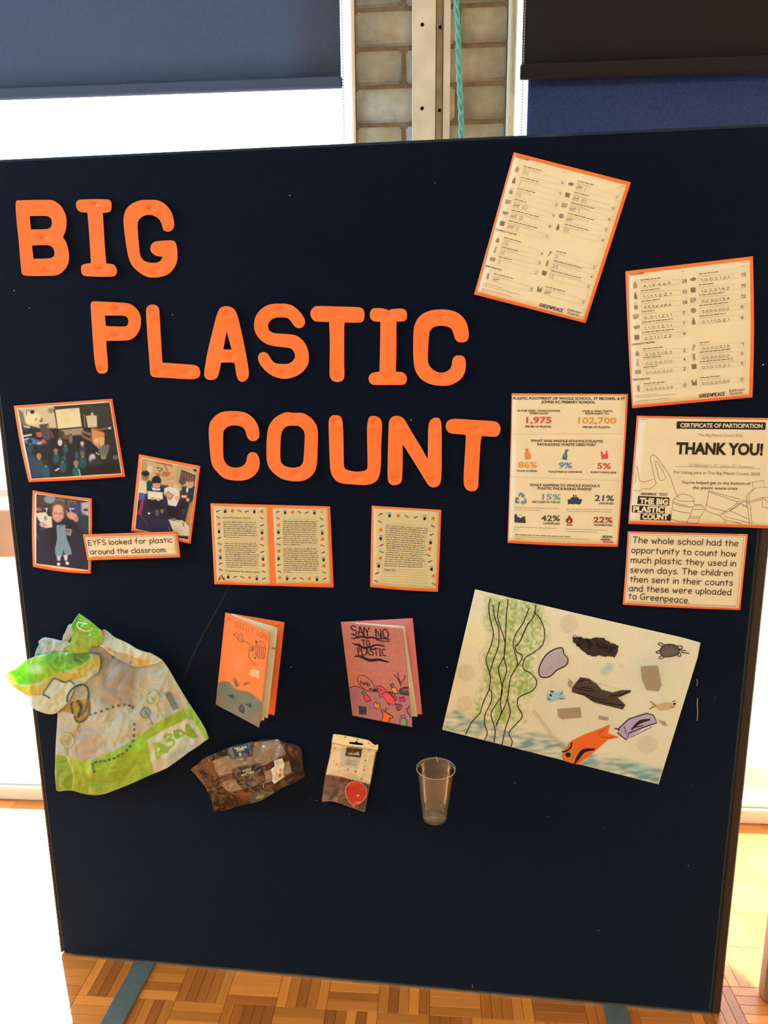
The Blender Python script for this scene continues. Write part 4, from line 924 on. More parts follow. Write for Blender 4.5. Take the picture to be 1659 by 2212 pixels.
# ---- caption cards
def caption(name, label, crop, mq, pq, fq, lines, h, wd, st, **kw):
    t, sf = mounted(name, label, 'sign', crop, mq, pq, group='comic-lettered caption cards', staples=st, **kw)
    k = Ink(sf, crop); k.line([p for a, b in zip(fq, fq[1:] + fq[:1]) for p in resample([a, b], 40)[:-1]], 2.6, (70, 56, 42), closed=True)
    for s, a, b in lines: k.pen(s, a, b, h, wd, (74, 56, 42))
    k.build('printed_text', t)
caption('caption_card', 'orange-edged caption card of seven lines below the certificate', CE, [(78, 1316), (1355, 1346), (1272, 2152), (25, 2095)], [(96, 1338), (1332, 1368), (1254, 2132), (50, 2075)],
        [(110, 1350), (1314, 1380), (1238, 2112), (66, 2060)],
        [("The whole school had the", (130, 1438), (1248, 1474)), ("opportunity to count how", (115, 1544), (1228, 1584)), ("much plastic they used in", (110, 1648), (1225, 1688)), ("seven days. The children", (102, 1754), (1190, 1790)),
         ("then sent in their counts", (98, 1854), (1190, 1893)), ("and these were uploaded", (88, 1950), (1172, 1993)), ("to Greenpeace.", (84, 2032), (728, 2080))], 64, 9.5, [(1280, 1352, 2), (1180, 2132, 2)], edge=(0, 0, 6, 4))
# ---- photographs
PX5 = Crop(20, 850, 6.381); PX6 = Crop(50, 970, 4.1475)
cls = painter(PX5, (34, 32, 32), [
  ('p', [(110, 200), (620, 170), (660, 480), (420, 480), (260, 440), (110, 330)], (205, 178, 120), 30), ('e', 300, 340, 120, 90, 0, (232, 205, 140), 60), ('p', [(110, 210), (190, 260), (230, 430), (130, 450)], (118, 110, 80), 30),
  ('e', 318, 255, 30, 26, 0, (40, 36, 32), 14), ('l', [(235, 240), (235, 310), (245, 230), (350, 232)], 7, (80, 66, 48), 6), ('l', [(350, 380), (372, 335), (385, 372)], 8, (90, 76, 60), 6), ('l', [(430, 390), (445, 330), (462, 385)], 9, (100, 80, 60), 6), ('e', 435, 380, 20, 12, 0, (110, 70, 50), 10),
  ('p', [(600, 180), (1010, 140), (1400, 110), (1450, 480), (1020, 470)], (52, 48, 36), 20), ('e', 1230, 230, 160, 80, 10, (60, 56, 40), 60, .6), ('e', 1120, 190, 50, 30, 0, (72, 66, 48), 20, .6), ('e', 575, 235, 45, 35, 0, (140, 124, 92), 16),
  ('p', [(610, 215), (985, 180), (1022, 470), (668, 505)], (44, 36, 36), 8), ('p', [(632, 225), (965, 195), (1000, 455), (672, 487)], (222, 200, 138), 8), ('e', 760, 240, 50, 25, 0, (226, 170, 130), 40, .5), ('e', 880, 225, 40, 22, 0, (224, 160, 120), 30, .5), ('e', 790, 350, 50, 60, 0, (214, 190, 110), 60, .6),
  ('p', [(1058, 308), (1125, 300), (1130, 262), (1155, 262), (1160, 300), (1205, 305), (1212, 460), (1085, 470)], (200, 178, 132), 8), ('l', [(1030, 290), (1045, 450)], 20, (110, 104, 90), 10),
  ('p', [(700, 505), (1010, 470), (1030, 520), (990, 570), (740, 590)], (150, 130, 95), 16), ('p', [(990, 500), (1130, 545), (1140, 670), (1000, 600)], (130, 90, 56), 10), ('p', [(1008, 540), (1120, 585), (1120, 625), (1010, 570)], (52, 40, 36), 8),
  ('p', [(1130, 480), (1320, 540), (1310, 700), (1240, 770), (1145, 680)], (196, 130, 66), 12), ('p', [(1245, 590), (1312, 620), (1310, 700), (1250, 720)], (200, 160, 90), 8), ('e', 1205, 650, 40, 40, 0, (210, 170, 100), 20), ('l', [(1140, 470), (1250, 500), (1400, 470)], 22, (150, 90, 50), 14), ('e', 1385, 478, 18, 16, 0, (215, 195, 160), 8),
  ('p', [(1310, 530), (1440, 520), (1500, 800), (1330, 760)], (46, 34, 34), 14),
  ('p', [(130, 420), (280, 450), (260, 520), (150, 520)], (60, 62, 50), 16), ('l', [(205, 450), (280, 470)], 24, (200, 180, 150), 8), ('l', [(190, 590), (300, 568)], 26, (196, 176, 148), 8), ('p', [(185, 625), (300, 610), (525, 680), (520, 700), (400, 710), (190, 680)], (84, 98, 128), 10), ('l', [(190, 640), (260, 620)], 14, (210, 200, 180), 8), ('p', [(380, 680), (450, 665), (460, 705), (400, 712)], (220, 196, 160), 8),
  ('e', 320, 510, 60, 40, 0, (26, 44, 36), 20), ('p', [(412, 430), (545, 412), (575, 600), (540, 660), (460, 600)], (78, 70, 66), 8), ('p', [(365, 535), (440, 525), (455, 600), (385, 600)], (190, 84, 48), 10), ('p', [(440, 640), (480, 625), (525, 690), (455, 690)], (206, 92, 52), 8), ('l', [(575, 530), (605, 610)], 16, (180, 66, 42), 8), ('e', 540, 455, 16, 26, 0, (160, 140, 110), 6), ('e', 640, 505, 40, 22, 0, (30, 30, 44), 10),
  ('e', 715, 555, 45, 40, 0, (52, 62, 48), 14), ('e', 790, 600, 60, 30, 0, (120, 62, 44), 24), ('e', 845, 570, 20, 20, 0, (130, 44, 44), 8), ('e', 848, 630, 26, 60, 0, (110, 102, 84), 14), ('e', 700, 675, 32, 48, 0, (196, 184, 156), 12), ('e', 700, 620, 22, 20, 0, (120, 92, 64), 8),
  ('p', [(1020, 620), (1150, 700), (1260, 800), (1230, 830), (1050, 700)], (22, 28, 36), 14), ('e', 500, 760, 140, 70, 0, (40, 34, 38), 50), ('p', [(200, 760), (240, 900), (310, 1160), (500, 1165), (470, 1000), (380, 880)], (52, 62, 78), 60),
  *[x for (cx, cy, r, hair, cl) in [(285, 660, 30, (30, 40, 34), (18, 78, 66)), (770, 690, 26, (70, 56, 44), (24, 84, 74)), (640, 790, 32, (138, 104, 70), (20, 84, 74)), (1005, 690, 28, (196, 162, 104), (24, 70, 80)), (410, 860, 36, (158, 120, 74), (40, 74, 58)), (500, 950, 42, (52, 42, 34), (26, 84, 78)),
     (1008, 825, 38, (120, 82, 52), (18, 80, 66)), (925, 800, 20, (46, 50, 48), (22, 90, 76)), (735, 900, 36, (62, 48, 44), (24, 84, 74)), (920, 960, 38, (150, 112, 72), (20, 96, 82)), (760, 860, 20, (70, 60, 46), (34, 70, 60)), (1140, 800, 34, (34, 30, 26), (190, 176, 148))]
     for x in (('e', cx + 6, cy + r * 3.1, r * 1.35, r * 2.3, 0, cl, 22), ('e', cx, cy, r * .95, r * 1.1, 0, hair, 10), ('e', cx + 4, cy + r * 1.25, r * .4, r * .3, 0, (190, 170, 140), 8, .7))],
  ('e', 660, 1050, 40, 12, -30, (190, 176, 150), 8), ('l', [(960, 1050), (980, 1130)], 14, (180, 170, 150), 8), ('e', 1190, 970, 90, 70, 0, (50, 46, 42), 40), ('p', [(1235, 730), (1380, 700), (1370, 800), (1325, 905), (1270, 905), (1230, 800)], (98, 104, 84), 16, .8),
  ('l', [(1260, 720), (1285, 900)], 6, (150, 160, 120), 6), ('l', [(1310, 715), (1300, 900)], 6, (150, 160, 120), 6), ('l', [(1360, 720), (1320, 890)], 6, (140, 150, 110), 6), ('e', 1300, 880, 36, 26, 0, (120, 150, 60), 16, .7), ('e', 1465, 880, 40, 34, 0, (120, 112, 84), 18, .7), ('l', [(1200, 820), (1235, 840)], 20, (170, 160, 130), 8), ('p', [(1100, 1000), (1560, 940), (1560, 1110), (1050, 1110)], (26, 22, 22), 60, .8)], .02, seed=3)
def photo(name, label, crop, mq, wq, pq, pnt, n, **kw):
    t, sf = mounted(name, label, 'photograph', crop, mq, wq, group='orange-mounted photographs', **kw)
    grid_sheet('photo_print', crop.many(pq), sf, M_PRINT, t, n[0], n[1], eps=.0009, paint=pnt)
    return t, sf
photo('mounted_photograph', 'orange-mounted landscape photograph of a class facing a screen', PX5, [(62, 168), (1420, 72), (1598, 1146), (268, 1222)], [(103, 203), (1394, 106), (1560, 1112), (298, 1188)],
      [(118, 212), (1382, 124), (1543, 1100), (306, 1174)], cls, (180, 140), staples=[(1350, 118, -5)], edge=(0, 0, 8, -14), amp=.003)
girl = painter(PX6, (38, 38, 48), [
  ('p', [(108, 395), (600, 470), (600, 560), (108, 560)], (66, 58, 52), 30), ('e', 150, 440, 40, 40, 0, (74, 60, 44), 14), ('e', 240, 450, 52, 38, 0, (128, 142, 140), 16), ('e', 335, 462, 42, 22, 0, (110, 96, 84), 12), ('p', [(400, 455), (480, 465), (470, 530), (395, 520)], (120, 88, 56), 10), ('p', [(515, 485), (590, 470), (590, 605), (518, 590)], (176, 166, 156), 14), ('e', 560, 545, 22, 12, 0, (90, 40, 52), 8), ('l', [(545, 600), (550, 650)], 14, (20, 20, 24), 8),
  ('p', [(105, 560), (180, 560), (200, 690), (105, 680)], (48, 58, 92), 24), ('e', 135, 540, 34, 16, 0, (150, 110, 90), 12), ('p', [(410, 480), (520, 500), (520, 640), (420, 600)], (58, 66, 96), 26), ('p', [(500, 560), (600, 620), (600, 760), (480, 700)], (36, 62, 60), 40), ('p', [(105, 700), (190, 740), (250, 1060), (108, 1030)], (40, 44, 58), 40),
  ('e', 320, 520, 68, 56, 0, (98, 74, 50), 12), ('e', 375, 560, 22, 50, 0, (92, 70, 48), 12), ('e', 262, 560, 14, 34, 0, (92, 70, 48), 8), ('e', 312, 580, 50, 76, 2, (204, 146, 112), 10), ('e', 312, 530, 44, 32, 0, (214, 160, 124), 16), ('e', 275, 612, 18, 16, 0, (222, 140, 110), 14, .6), ('e', 350, 612, 16, 16, 0, (222, 140, 110), 14, .6),
  ('l', [(282, 578), (300, 577)], 6, (60, 44, 40), 4), ('l', [(326, 580), (346, 580)], 6, (60, 44, 40), 4), ('l', [(282, 568), (302, 566)], 3, (120, 84, 62), 4, .7), ('l', [(326, 568), (346, 570)], 3, (120, 84, 62), 4, .7), ('l', [(314, 588), (312, 604), (320, 606)], 4, (176, 116, 88), 4), ('l', [(298, 628), (316, 634), (336, 628)], 7, (170, 60, 60), 3), ('l', [(302, 630), (332, 630)], 3, (235, 220, 200), 2),
  ('p', [(270, 660), (330, 680), (370, 645), (460, 660), (510, 650), (505, 700), (430, 720), (420, 870), (395, 860), (380, 700), (300, 690), (300, 850), (280, 900), (240, 860), (255, 720), (160, 720), (150, 690), (240, 690)], (26, 36, 40), 12),
  ('p', [(298, 680), (378, 680), (388, 790), (430, 900), (435, 945), (375, 950), (362, 900), (350, 960), (290, 955), (285, 900), (305, 800)], (120, 142, 138), 8), ('l', [(330, 700), (335, 880)], 5, (100, 120, 116), 6), ('l', [(318, 700), (352, 690)], 5, (60, 70, 72), 4), ('p', [(385, 710), (440, 720), (425, 780), (390, 770)], (146, 136, 104), 8), ('e', 405, 735, 10, 8, 0, (50, 50, 44), 4),
  ('p', [(108, 575), (205, 565), (225, 600), (255, 605), (262, 700), (200, 710), (150, 650), (130, 620)], (222, 200, 150), 8), ('e', 200, 620, 14, 22, 0, (110, 140, 160), 8), ('e', 180, 680, 34, 24, 20, (206, 150, 116), 8), ('l', [(195, 535), (215, 532), (210, 560)], 8, (210, 205, 190), 4), ('e', 175, 715, 22, 14, 0, (60, 70, 76), 10),
  ('e', 440, 600, 50, 32, 20, (206, 146, 108), 8), ('e', 475, 630, 22, 24, 0, (190, 130, 100), 8), ('l', [(415, 534), (455, 536)], 8, (215, 208, 190), 4), ('l', [(422, 534), (424, 565)], 8, (205, 195, 175), 4), ('l', [(390, 560), (410, 590)], 10, (190, 150, 120), 8), ('e', 510, 650, 20, 40, 20, (34, 56, 66), 12),
  ('p', [(300, 955), (340, 955), (330, 1000), (306, 1000)], (196, 186, 176), 6), ('p', [(360, 950), (400, 945), (395, 1000), (372, 1000)], (196, 186, 176), 6), ('e', 318, 1030, 15, 17, 0, (214, 204, 196), 6), ('e', 395, 1022, 16, 15, 20, (214, 204, 196), 6), ('l', [(306, 1016), (330, 1014)], 5, (40, 34, 36), 3), ('l', [(382, 1004), (402, 1002)], 5, (40, 34, 36), 3), ('l', [(110, 740), (140, 810)], 6, (120, 110, 104), 6)], .02, seed=5)
photo('mounted_photograph', 'orange-mounted portrait photograph of a child holding up two bottles', PX6, [(85, 369), (615, 442), (607, 1116), (88, 1055)], [(108, 394), (597, 462), (592, 1092), (107, 1032)],
      [(118, 404), (588, 468), (584, 1084), (116, 1026)], girl, (110, 140), edge=(6, 6, 14, -8), amp=.003)
kids = painter(PX6, (34, 36, 52), [
  ('p', [(1060, 80), (1560, 180), (1545, 330), (1400, 340), (1040, 300)], (186, 158, 100), 20), ('p', [(1056, 90), (1085, 90), (1075, 200), (1042, 240)], (206, 110, 52), 12), ('p', [(1100, 90), (1110, 230), (1095, 240), (1085, 95)], (160, 140, 96), 10), ('p', [(1115, 150), (1158, 150), (1150, 220), (1110, 215)], (204, 186, 140), 8), ('l', [(1195, 120), (1230, 128), (1330, 150)], 14, (178, 88, 44), 8), ('p', [(1190, 160), (1255, 175), (1225, 208)], (58, 70, 62), 6), ('e', 1222, 182, 14, 7, 10, (200, 190, 150), 5),
  ('p', [(1255, 195), (1325, 210), (1300, 250), (1240, 240)], (176, 98, 56), 12), ('p', [(1185, 215), (1235, 215), (1225, 250), (1195, 250)], (166, 90, 60), 10), ('l', [(1270, 150), (1292, 190)], 14, (120, 124, 118), 8), ('p', [(1345, 140), (1375, 145), (1360, 300), (1330, 290)], (196, 160, 84), 10), ('p', [(1375, 160), (1430, 170), (1400, 320), (1365, 300)], (172, 150, 104), 12),
  ('p', [(1420, 185), (1545, 235), (1530, 340), (1500, 330), (1480, 260), (1430, 330), (1395, 300)], (88, 48, 34), 8), *[('l', [(1432 + i * 22, 210 + i * 8), (1428 + i * 22, 245 + i * 8)], 12, (84, 108, 84), 5) for i in range(5)], *[('l', [(1420 + i * 18, 265 + i * 8), (1414 + i * 18, 300 + i * 8)], 10, (70, 90, 74), 5) for i in range(3)], ('e', 1540, 190, 16, 14, 0, (50, 50, 60), 6),
  ('p', [(1000, 400), (1100, 390), (1090, 450), (1010, 470)], (70, 88, 130), 16), ('p', [(1005, 480), (1500, 500), (1490, 800), (1300, 740), (1002, 715)], (26, 30, 50), 40), ('l', [(1070, 460), (1060, 520), (1040, 570)], 26, (150, 44, 66), 10), ('p', [(1010, 560), (1070, 560), (1060, 590), (1020, 590)], (140, 44, 60), 8), ('l', [(1050, 590), (1110, 665)], 7, (120, 50, 80), 5),
  ('p', [(1350, 300), (1425, 350), (1400, 430), (1340, 380)], (200, 168, 96), 10),
  ('e', 1130, 320, 32, 38, 0, (20, 60, 48), 8), ('e', 1096, 245, 32, 42, 0, (140, 98, 72), 6), ('e', 1096, 218, 34, 24, 0, (28, 24, 22), 8), ('p', [(1035, 285), (1105, 290), (1108, 400), (1030, 390)], (208, 192, 152), 6), *[('l', [(1045, 300 + i * 20), (1098, 305 + i * 20)], 3, (170, 160, 130), 3) for i in range(4)], ('l', [(1085, 248), (1092, 248)], 4, (40, 30, 28), 3), ('l', [(1104, 250), (1110, 250)], 4, (40, 30, 28), 3),
  ('p', [(1140, 350), (1245, 350), (1262, 460), (1230, 480), (1120, 470), (1110, 400)], (20, 32, 34), 10), ('e', 1194, 285, 42, 44, 0, (24, 22, 26), 8), ('e', 1194, 322, 34, 40, 0, (196, 150, 118), 6), ('p', [(1150, 275), (1236, 275), (1230, 306), (1160, 306)], (26, 24, 28), 6), ('l', [(1182, 322), (1190, 322)], 4, (50, 36, 30), 3), ('l', [(1204, 324), (1212, 324)], 4, (50, 36, 30), 3), ('l', [(1184, 346), (1208, 347)], 4, (150, 70, 60), 3), ('p', [(1150, 340), (1192, 362), (1230, 350), (1225, 372), (1160, 370)], (214, 206, 190), 5), ('p', [(1114, 375), (1250, 388), (1252, 450), (1118, 448)], (216, 202, 168), 5), ('e', 1160, 442, 18, 14, 0, (200, 150, 120), 5), ('e', 1212, 452, 18, 14, 0, (200, 150, 120), 5),
  ('p', [(1120, 470), (1260, 470), (1250, 540), (1130, 540)], (20, 22, 34), 12), ('p', [(1185, 545), (1215, 545), (1212, 600), (1190, 598)], (96, 84, 76), 8), ('e', 1128, 576, 12, 8, 0, (206, 200, 196), 4), ('e', 1244, 556, 16, 20, 0, (120, 88, 66), 6),
  ('p', [(1265, 350), (1310, 335), (1370, 345), (1405, 400), (1395, 460), (1370, 515), (1300, 510), (1290, 440), (1260, 400)], (206, 196, 172), 8), ('e', 1325, 290, 38, 46, -5, (190, 150, 108), 6), ('e', 1322, 264, 38, 26, 0, (184, 146, 88), 8), ('e', 1326, 310, 28, 34, 0, (206, 156, 122), 6), ('l', [(1312, 308), (1320, 308)], 4, (60, 44, 40), 3), ('l', [(1334, 308), (1342, 308)], 4, (60, 44, 40), 3), ('l', [(1318, 330), (1334, 331)], 3, (160, 80, 66), 3), ('e', 1380, 440, 24, 18, 0, (204, 156, 124), 6),
  ('p', [(1300, 375), (1352, 415), (1318, 462), (1262, 410)], (196, 76, 54), 5), ('p', [(1300, 385), (1342, 415), (1314, 450), (1272, 410)], (172, 156, 100), 5), ('p', [(1285, 500), (1390, 520), (1390, 620), (1290, 600)], (16, 18, 28), 12),
  ('p', [(1430, 350), (1480, 335), (1530, 360), (1520, 420), (1480, 480), (1410, 440), (1400, 390)], (22, 54, 46), 8), ('e', 1494, 310, 34, 42, 0, (198, 148, 116), 6), ('e', 1494, 276, 34, 20, 0, (110, 82, 60), 8), ('l', [(1482, 310), (1488, 310)], 4, (60, 40, 36), 3), ('l', [(1502, 314), (1508, 314)], 4, (60, 40, 36), 3), ('p', [(1462, 345), (1480, 345), (1476, 390), (1462, 388)], (206, 196, 172), 4), ('p', [(1412, 405), (1480, 408), (1476, 448), (1410, 444)], (140, 40, 40), 5), ('p', [(1422, 415), (1466, 417), (1462, 436), (1420, 434)], (220, 180, 130), 4), ('e', 1475, 455, 16, 16, 0, (196, 146, 116), 6), ('e', 1440, 520, 40, 60, 0, (22, 24, 34), 14), ('p', [(1425, 540), (1455, 540), (1440, 590)], (70, 66, 60), 8),
  ('p', [(1490, 490), (1530, 450), (1500, 690), (1450, 660)], (176, 120, 62), 14), ('p', [(1302, 630), (1430, 640), (1490, 690), (1484, 780), (1360, 775)], (202, 184, 140), 6), ('e', 1350, 632, 24, 14, 0, (90, 120, 70), 6), ('l', [(1380, 650), (1400, 650)], 6, (110, 130, 90), 4), ('l', [(1430, 660), (1440, 690)], 8, (110, 50, 60), 4), *[('e', 1360 + i * 24, 690 + (i % 3) * 20, 7, 5, 0, (180, 130, 100), 4, .7) for i in range(5)], ('l', [(1300, 700), (1320, 740)], 5, (150, 140, 130), 4)], .02, seed=8)
photo('mounted_photograph', 'orange-mounted portrait photograph of four children in a classroom', PX6, [(1038, 46), (1588, 152), (1500, 849), (968, 736)], [(1062, 74), (1566, 178), (1482, 822), (998, 722)],
      [(1066, 84), (1558, 182), (1478, 812), (1004, 714)], kids, (120, 150), amp=.0025)
caption('caption_card', 'narrow two-line orange-edged caption card overlapping two photographs', PX6, [(535, 765), (1384, 738), (1408, 970), (577, 998)], [(560, 790), (1366, 764), (1388, 948), (590, 973)],
        [(572, 800), (1356, 774), (1377, 940), (600, 965)], [("EYFS looked for plastic", (586, 864), (1336, 836)), ("around the classroom.", (604, 943), (1284, 924))], 46, 7, [(1352, 888, 0)], base=.0095, amp=.0012)
# ---- handwritten letters with a border of little litter pictures
def deco(k, kind, x, y, s, rot=0):
    a = math.radians(rot); R = lambda ps: [(x + (p[0] * math.cos(a) - p[1] * math.sin(a)) * s, y + (p[0] * math.sin(a) + p[1] * math.cos(a)) * s) for p in ps]
    if kind == 'cup': k.poly(R([(-20, -28), (20, -28), (15, 28), (-14, 28)]), (170, 160, 128)); k.poly(R([(-17, -8), (17, -8), (14, 28), (-13, 28)]), (34, 42, 48), 2); k.line(R([(-22, -28), (22, -28)]), 5 * s, (110, 104, 92), 3)
    if kind in ('bag', 'ybag'): c = (214, 94, 42) if kind == 'bag' else (208, 158, 50); k.poly(R([(-22, 12), (-16, -8), (4, -26), (20, -20), (20, 4), (12, 26), (0, 22), (2, 6), (-10, 10), (-14, 18)]), c)
    if kind == 'pen': k.poly(R([(-28, 12), (-12, -4), (22, -14), (28, -4), (-4, 10), (-20, 16)]), (72, 66, 66)); k.line(R([(-10, 4), (14, -6)]), 3 * s, (120, 112, 104), 2)
    if kind == 'wrap': k.poly(R([(-26, -16), (-10, -18), (0, -6), (12, -8), (26, 6), (18, 20), (6, 8), (-4, 10), (-10, 0), (-22, 0)]), (104, 92, 82)); k.line(R([(-18, -10), (-4, 2), (10, 4), (20, 12)]), 3 * s, (190, 170, 140), 2)
def letter_page(k, U, d, s, rows, blanks=(), first=None, sc_=1.0):
    ring = ['cup', 'bag', 'wrap', 'pen']
    for kind, (x, y) in d: deco(k, kind, x, y, s)
    for i, (a, b, txt) in enumerate(rows):
        k.line([a, b], 1.6 * sc_, (130, 108, 72), 0)
        A2 = (a[0] + 3, a[1] - 3); 
        if txt is None: continue
        if isinstance(txt, str): k.pen(txt, A2, (a[0] + (b[0] - a[0]) * min(1, len(txt) / 30), a[1] + (b[1] - a[1]) * min(1, len(txt) / 30) - 3), 17 * sc_, 2.6 * sc_, (84, 66, 60), 1, slant=.35)
        else: k.scribble(A2, (a[0] + (b[0] - a[0]) * txt, a[1] + (b[1] - a[1]) * txt - 3), 10.5 * sc_, 2.7 * sc_, (104, 84, 70))
L7 = Crop(440, 1070, 5.53)
qa = [(115, 128), (760, 145), (798, 1065), (160, 1030)]; qb = [(825, 152), (1478, 165), (1512, 1055), (868, 1052)]
M_LPAPER = mat('ruled_paper', A(206, 182, 120), rough=.7, spec=.25, noise_amt=.05, nscale=30)
t, sf = mounted('handwritten_letter', 'two handwritten letter pages side by side on one orange mount', 'letter page', L7, [(80, 94), (1510, 132), (1552, 1102), (128, 1062)], [qa, qb], .0025, group='mounted handwritten letters', staples=[(140, 143, 0), (1440, 158, 3), (860, 595, 85)], pm=M_LPAPER)
k = Ink(sf, L7)
d1 = [('pen', (170, 188)), ('cup', (256, 186)), ('bag', (340, 188)), ('wrap', (428, 188)), ('pen', (516, 192)), ('cup', (604, 190)), ('bag', (692, 192)), ('wrap', (172, 264)), ('bag', (178, 346)), ('cup', (182, 428)), ('pen', (186, 508)), ('wrap', (190, 582)), ('bag', (194, 660)), ('cup', (198, 738)), ('pen', (200, 816)), ('wrap', (204, 890)), ('bag', (208, 968)),
      ('wrap', (692, 274)), ('pen', (698, 358)), ('cup', (696, 440)), ('bag', (694, 520)), ('wrap', (696, 596)), ('pen', (702, 676)), ('cup', (708, 756)), ('bag', (712, 836)), ('wrap', (716, 914)), ('cup', (292, 970)), ('pen', (376, 974)), ('wrap', (460, 978)), ('bag', (546, 984)), ('cup', (634, 990)), ('pen', (720, 994))]
rows = [((222, 274), (640, 284), "Let's End Single Plastic"), ((224, 300), (640, 308), None)]
for i in range(22):
    y = 324 + i * 25.5; txt = None if i in (8, 9) else 1.0 - (.5 if i == 7 else 0) - random.uniform(0, .08)
    rows.append(((224 + i * 2.1, y), (640 + i * 1.4, y + 10), .45 if i == 21 else txt))
rows.append(((252, 910), (670, 928), "My second and this season is about"))
letter_page(k, None, d1, .9, rows)
d2 = [('pen', (884, 196)), ('cup', (972, 200)), ('bag', (1058, 202)), ('wrap', (1144, 202)), ('pen', (1232, 204)), ('cup', (1322, 204)), ('ybag', (1408, 198)), ('wrap', (886, 276)), ('bag', (890, 358)), ('cup', (892, 436)), ('pen', (896, 514)), ('wrap', (898, 590)), ('bag', (896, 668)), ('cup', (894, 750)), ('pen', (896, 832)), ('wrap', (900, 910)), ('bag', (906, 986)),
      ('wrap', (1408, 284)), ('pen', (1412, 366)), ('cup', (1416, 446)), ('bag', (1418, 526)), ('wrap', (1420, 602)), ('pen', (1428, 682)), ('cup', (1432, 764)), ('bag', (1436, 842)), ('wrap', (1438, 922)), ('cup', (996, 990)), ('pen', (1084, 994)), ('wrap', (1172, 994)), ('bag', (1262, 998)), ('cup', (1352, 998)), ('pen', (1444, 996))]
rows = [((938, 290), (1352, 292), None)]
for i in range(25): rows.append(((938 + i * .8, 316 + i * 25.2), (1360 + i * .8, 322 + i * 25.2), None if i == 12 else (.5 if i == 11 else (.2 if i == 24 else 1 - random.uniform(0, .07)))))
letter_page(k, None, d2, .9, rows)
k.poly([(170, 1020), (182, 985), (200, 970), (190, 1010)], (48, 36, 30), 3); k.poly([(215, 975), (245, 985), (252, 1020), (232, 1005)], (80, 40, 34), 3)
k.build('handwriting', t)
L8 = Crop(780, 1070, 8.295)
t, sf = mounted('handwritten_letter', 'single handwritten letter page on an orange mount', 'letter page', L8, [(190, 185), (1437, 260), (1376, 1729), (163, 1642)], [(228, 232), (1395, 292), (1335, 1682), (212, 1598)], .0028, group='mounted handwritten letters', pm=M_LPAPER, edge=(0, 4, 14, 0), staples=[(300, 236, 3), (1330, 290, 3)])
k = Ink(sf, L8)
d3 = [('pen', (350, 338)), ('cup', (510, 354)), ('bag', (662, 368)), ('wrap', (820, 380)), ('pen', (980, 394)), ('cup', (1138, 406)), ('bag', (1290, 418)), ('wrap', (338, 476)), ('bag', (346, 624)), ('cup', (352, 762)), ('pen', (362, 894)), ('wrap', (364, 1014)), ('bag', (340, 1128)), ('cup', (316, 1256)), ('pen', (284, 1396)), ('wrap', (270, 1540)),
      ('wrap', (1284, 556)), ('pen', (1266, 704)), ('cup', (1246, 838)), ('bag', (1226, 962)), ('wrap', (1208, 1078)), ('pen', (1236, 1184)), ('cup', (1262, 1312)), ('bag', (1292, 1450)), ('wrap', (1300, 1590))]
rows = [((430, 500), (1190, 556), None)]
first = ["Our world now was a place full", "of wildlife and has changed so much"]
for i in range(19): rows.append(((432 + (i * 1.6 if i < 11 else 16 - (i - 11) * 6), 552 + i * 39.5), (1188 - (i * 1.5 if i < 11 else 16 - (i - 11) * 3), 610 + i * 38.5), first[i] if i < 2 else 1 - random.uniform(0, .12)))
rows.append(((395, 1318), (1180, 1350), None)); rows.append(((390, 1362), (1185, 1392), None)); rows.append(((380, 1395), (1190, 1440), None)); rows += [((372, 1445), (1200, 1488), None), ((362, 1492), (1210, 1534), None), ((352, 1538), (1220, 1584), None), ((345, 1580), (1230, 1625), None)]
letter_page(k, None, d3, 1.45, rows, sc_=1.5)
k.pen('Thank You', (405, 1352), (610, 1360), 32, 4.5, (84, 66, 60), slant=.3)
k.build('handwriting', t)
# ------------------------------------------------------------------ booklets: back cover on the board, front cover swung open
def swing(pf, S_, w_):
    lo, hi = 0.002, 0.12
    for _ in range(40):
        m_ = (lo + hi) / 2
        if np.linalg.norm(at_y(*pf, -m_) - S_) < w_: lo = m_
        else: hi = m_
    return at_y(*pf, -lo)
leaf_surfs = []
def booklet(label, crop, back, front, leaves, mback, mfront, paint):
    """back/front quads TL,TR,BR,BL (crop), leaves: list of (TR,BR) free corners between them"""
    St = at_y(*crop(back[0]), -.003); Sb = at_y(*crop(back[3]), -.003)
    t = thing('booklet', label, 'booklet', tuple((St + Sb) / 2), 'handmade booklets')
    bq = crop.many(back); bs = Surf(bq, .0012, lambda u, v, x, y: .0012 * math.sin(math.pi * v))
    grid_sheet('back_cover', bq, bs, mback, t, 8, 10, .0004)
    wt = np.linalg.norm(bs.P(*bq[1]) - St)
    Ft = swing(crop(front[1]), St, wt); fq = crop.many(front); fs = PSurf(fq, St, Ft, Sb)
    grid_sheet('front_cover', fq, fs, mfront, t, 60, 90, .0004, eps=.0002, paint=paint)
    for i, (tr_, br_, y0) in enumerate(leaves):
        lq = [crop(y0), crop(tr_), crop(br_), crop(back[3])]; fr_ = (.62, .72, .82)[i]
        ub = (bs.P(*bq[1]) - St) / wt; uf = (Ft - St) / np.linalg.norm(Ft - St); ul = ub * (1 - fr_) + uf * fr_; ul /= np.linalg.norm(ul)
        ls = PSurf(lq, St, St + ul * wt, Sb); leaf_surfs.append(ls)
        grid_sheet('page', lq, ls, M_PAPER, t, 4, 4, .0003)
    return t, fs, bs
B1 = Crop(440, 1300, 7.3737)
OC = (240, 112, 44)
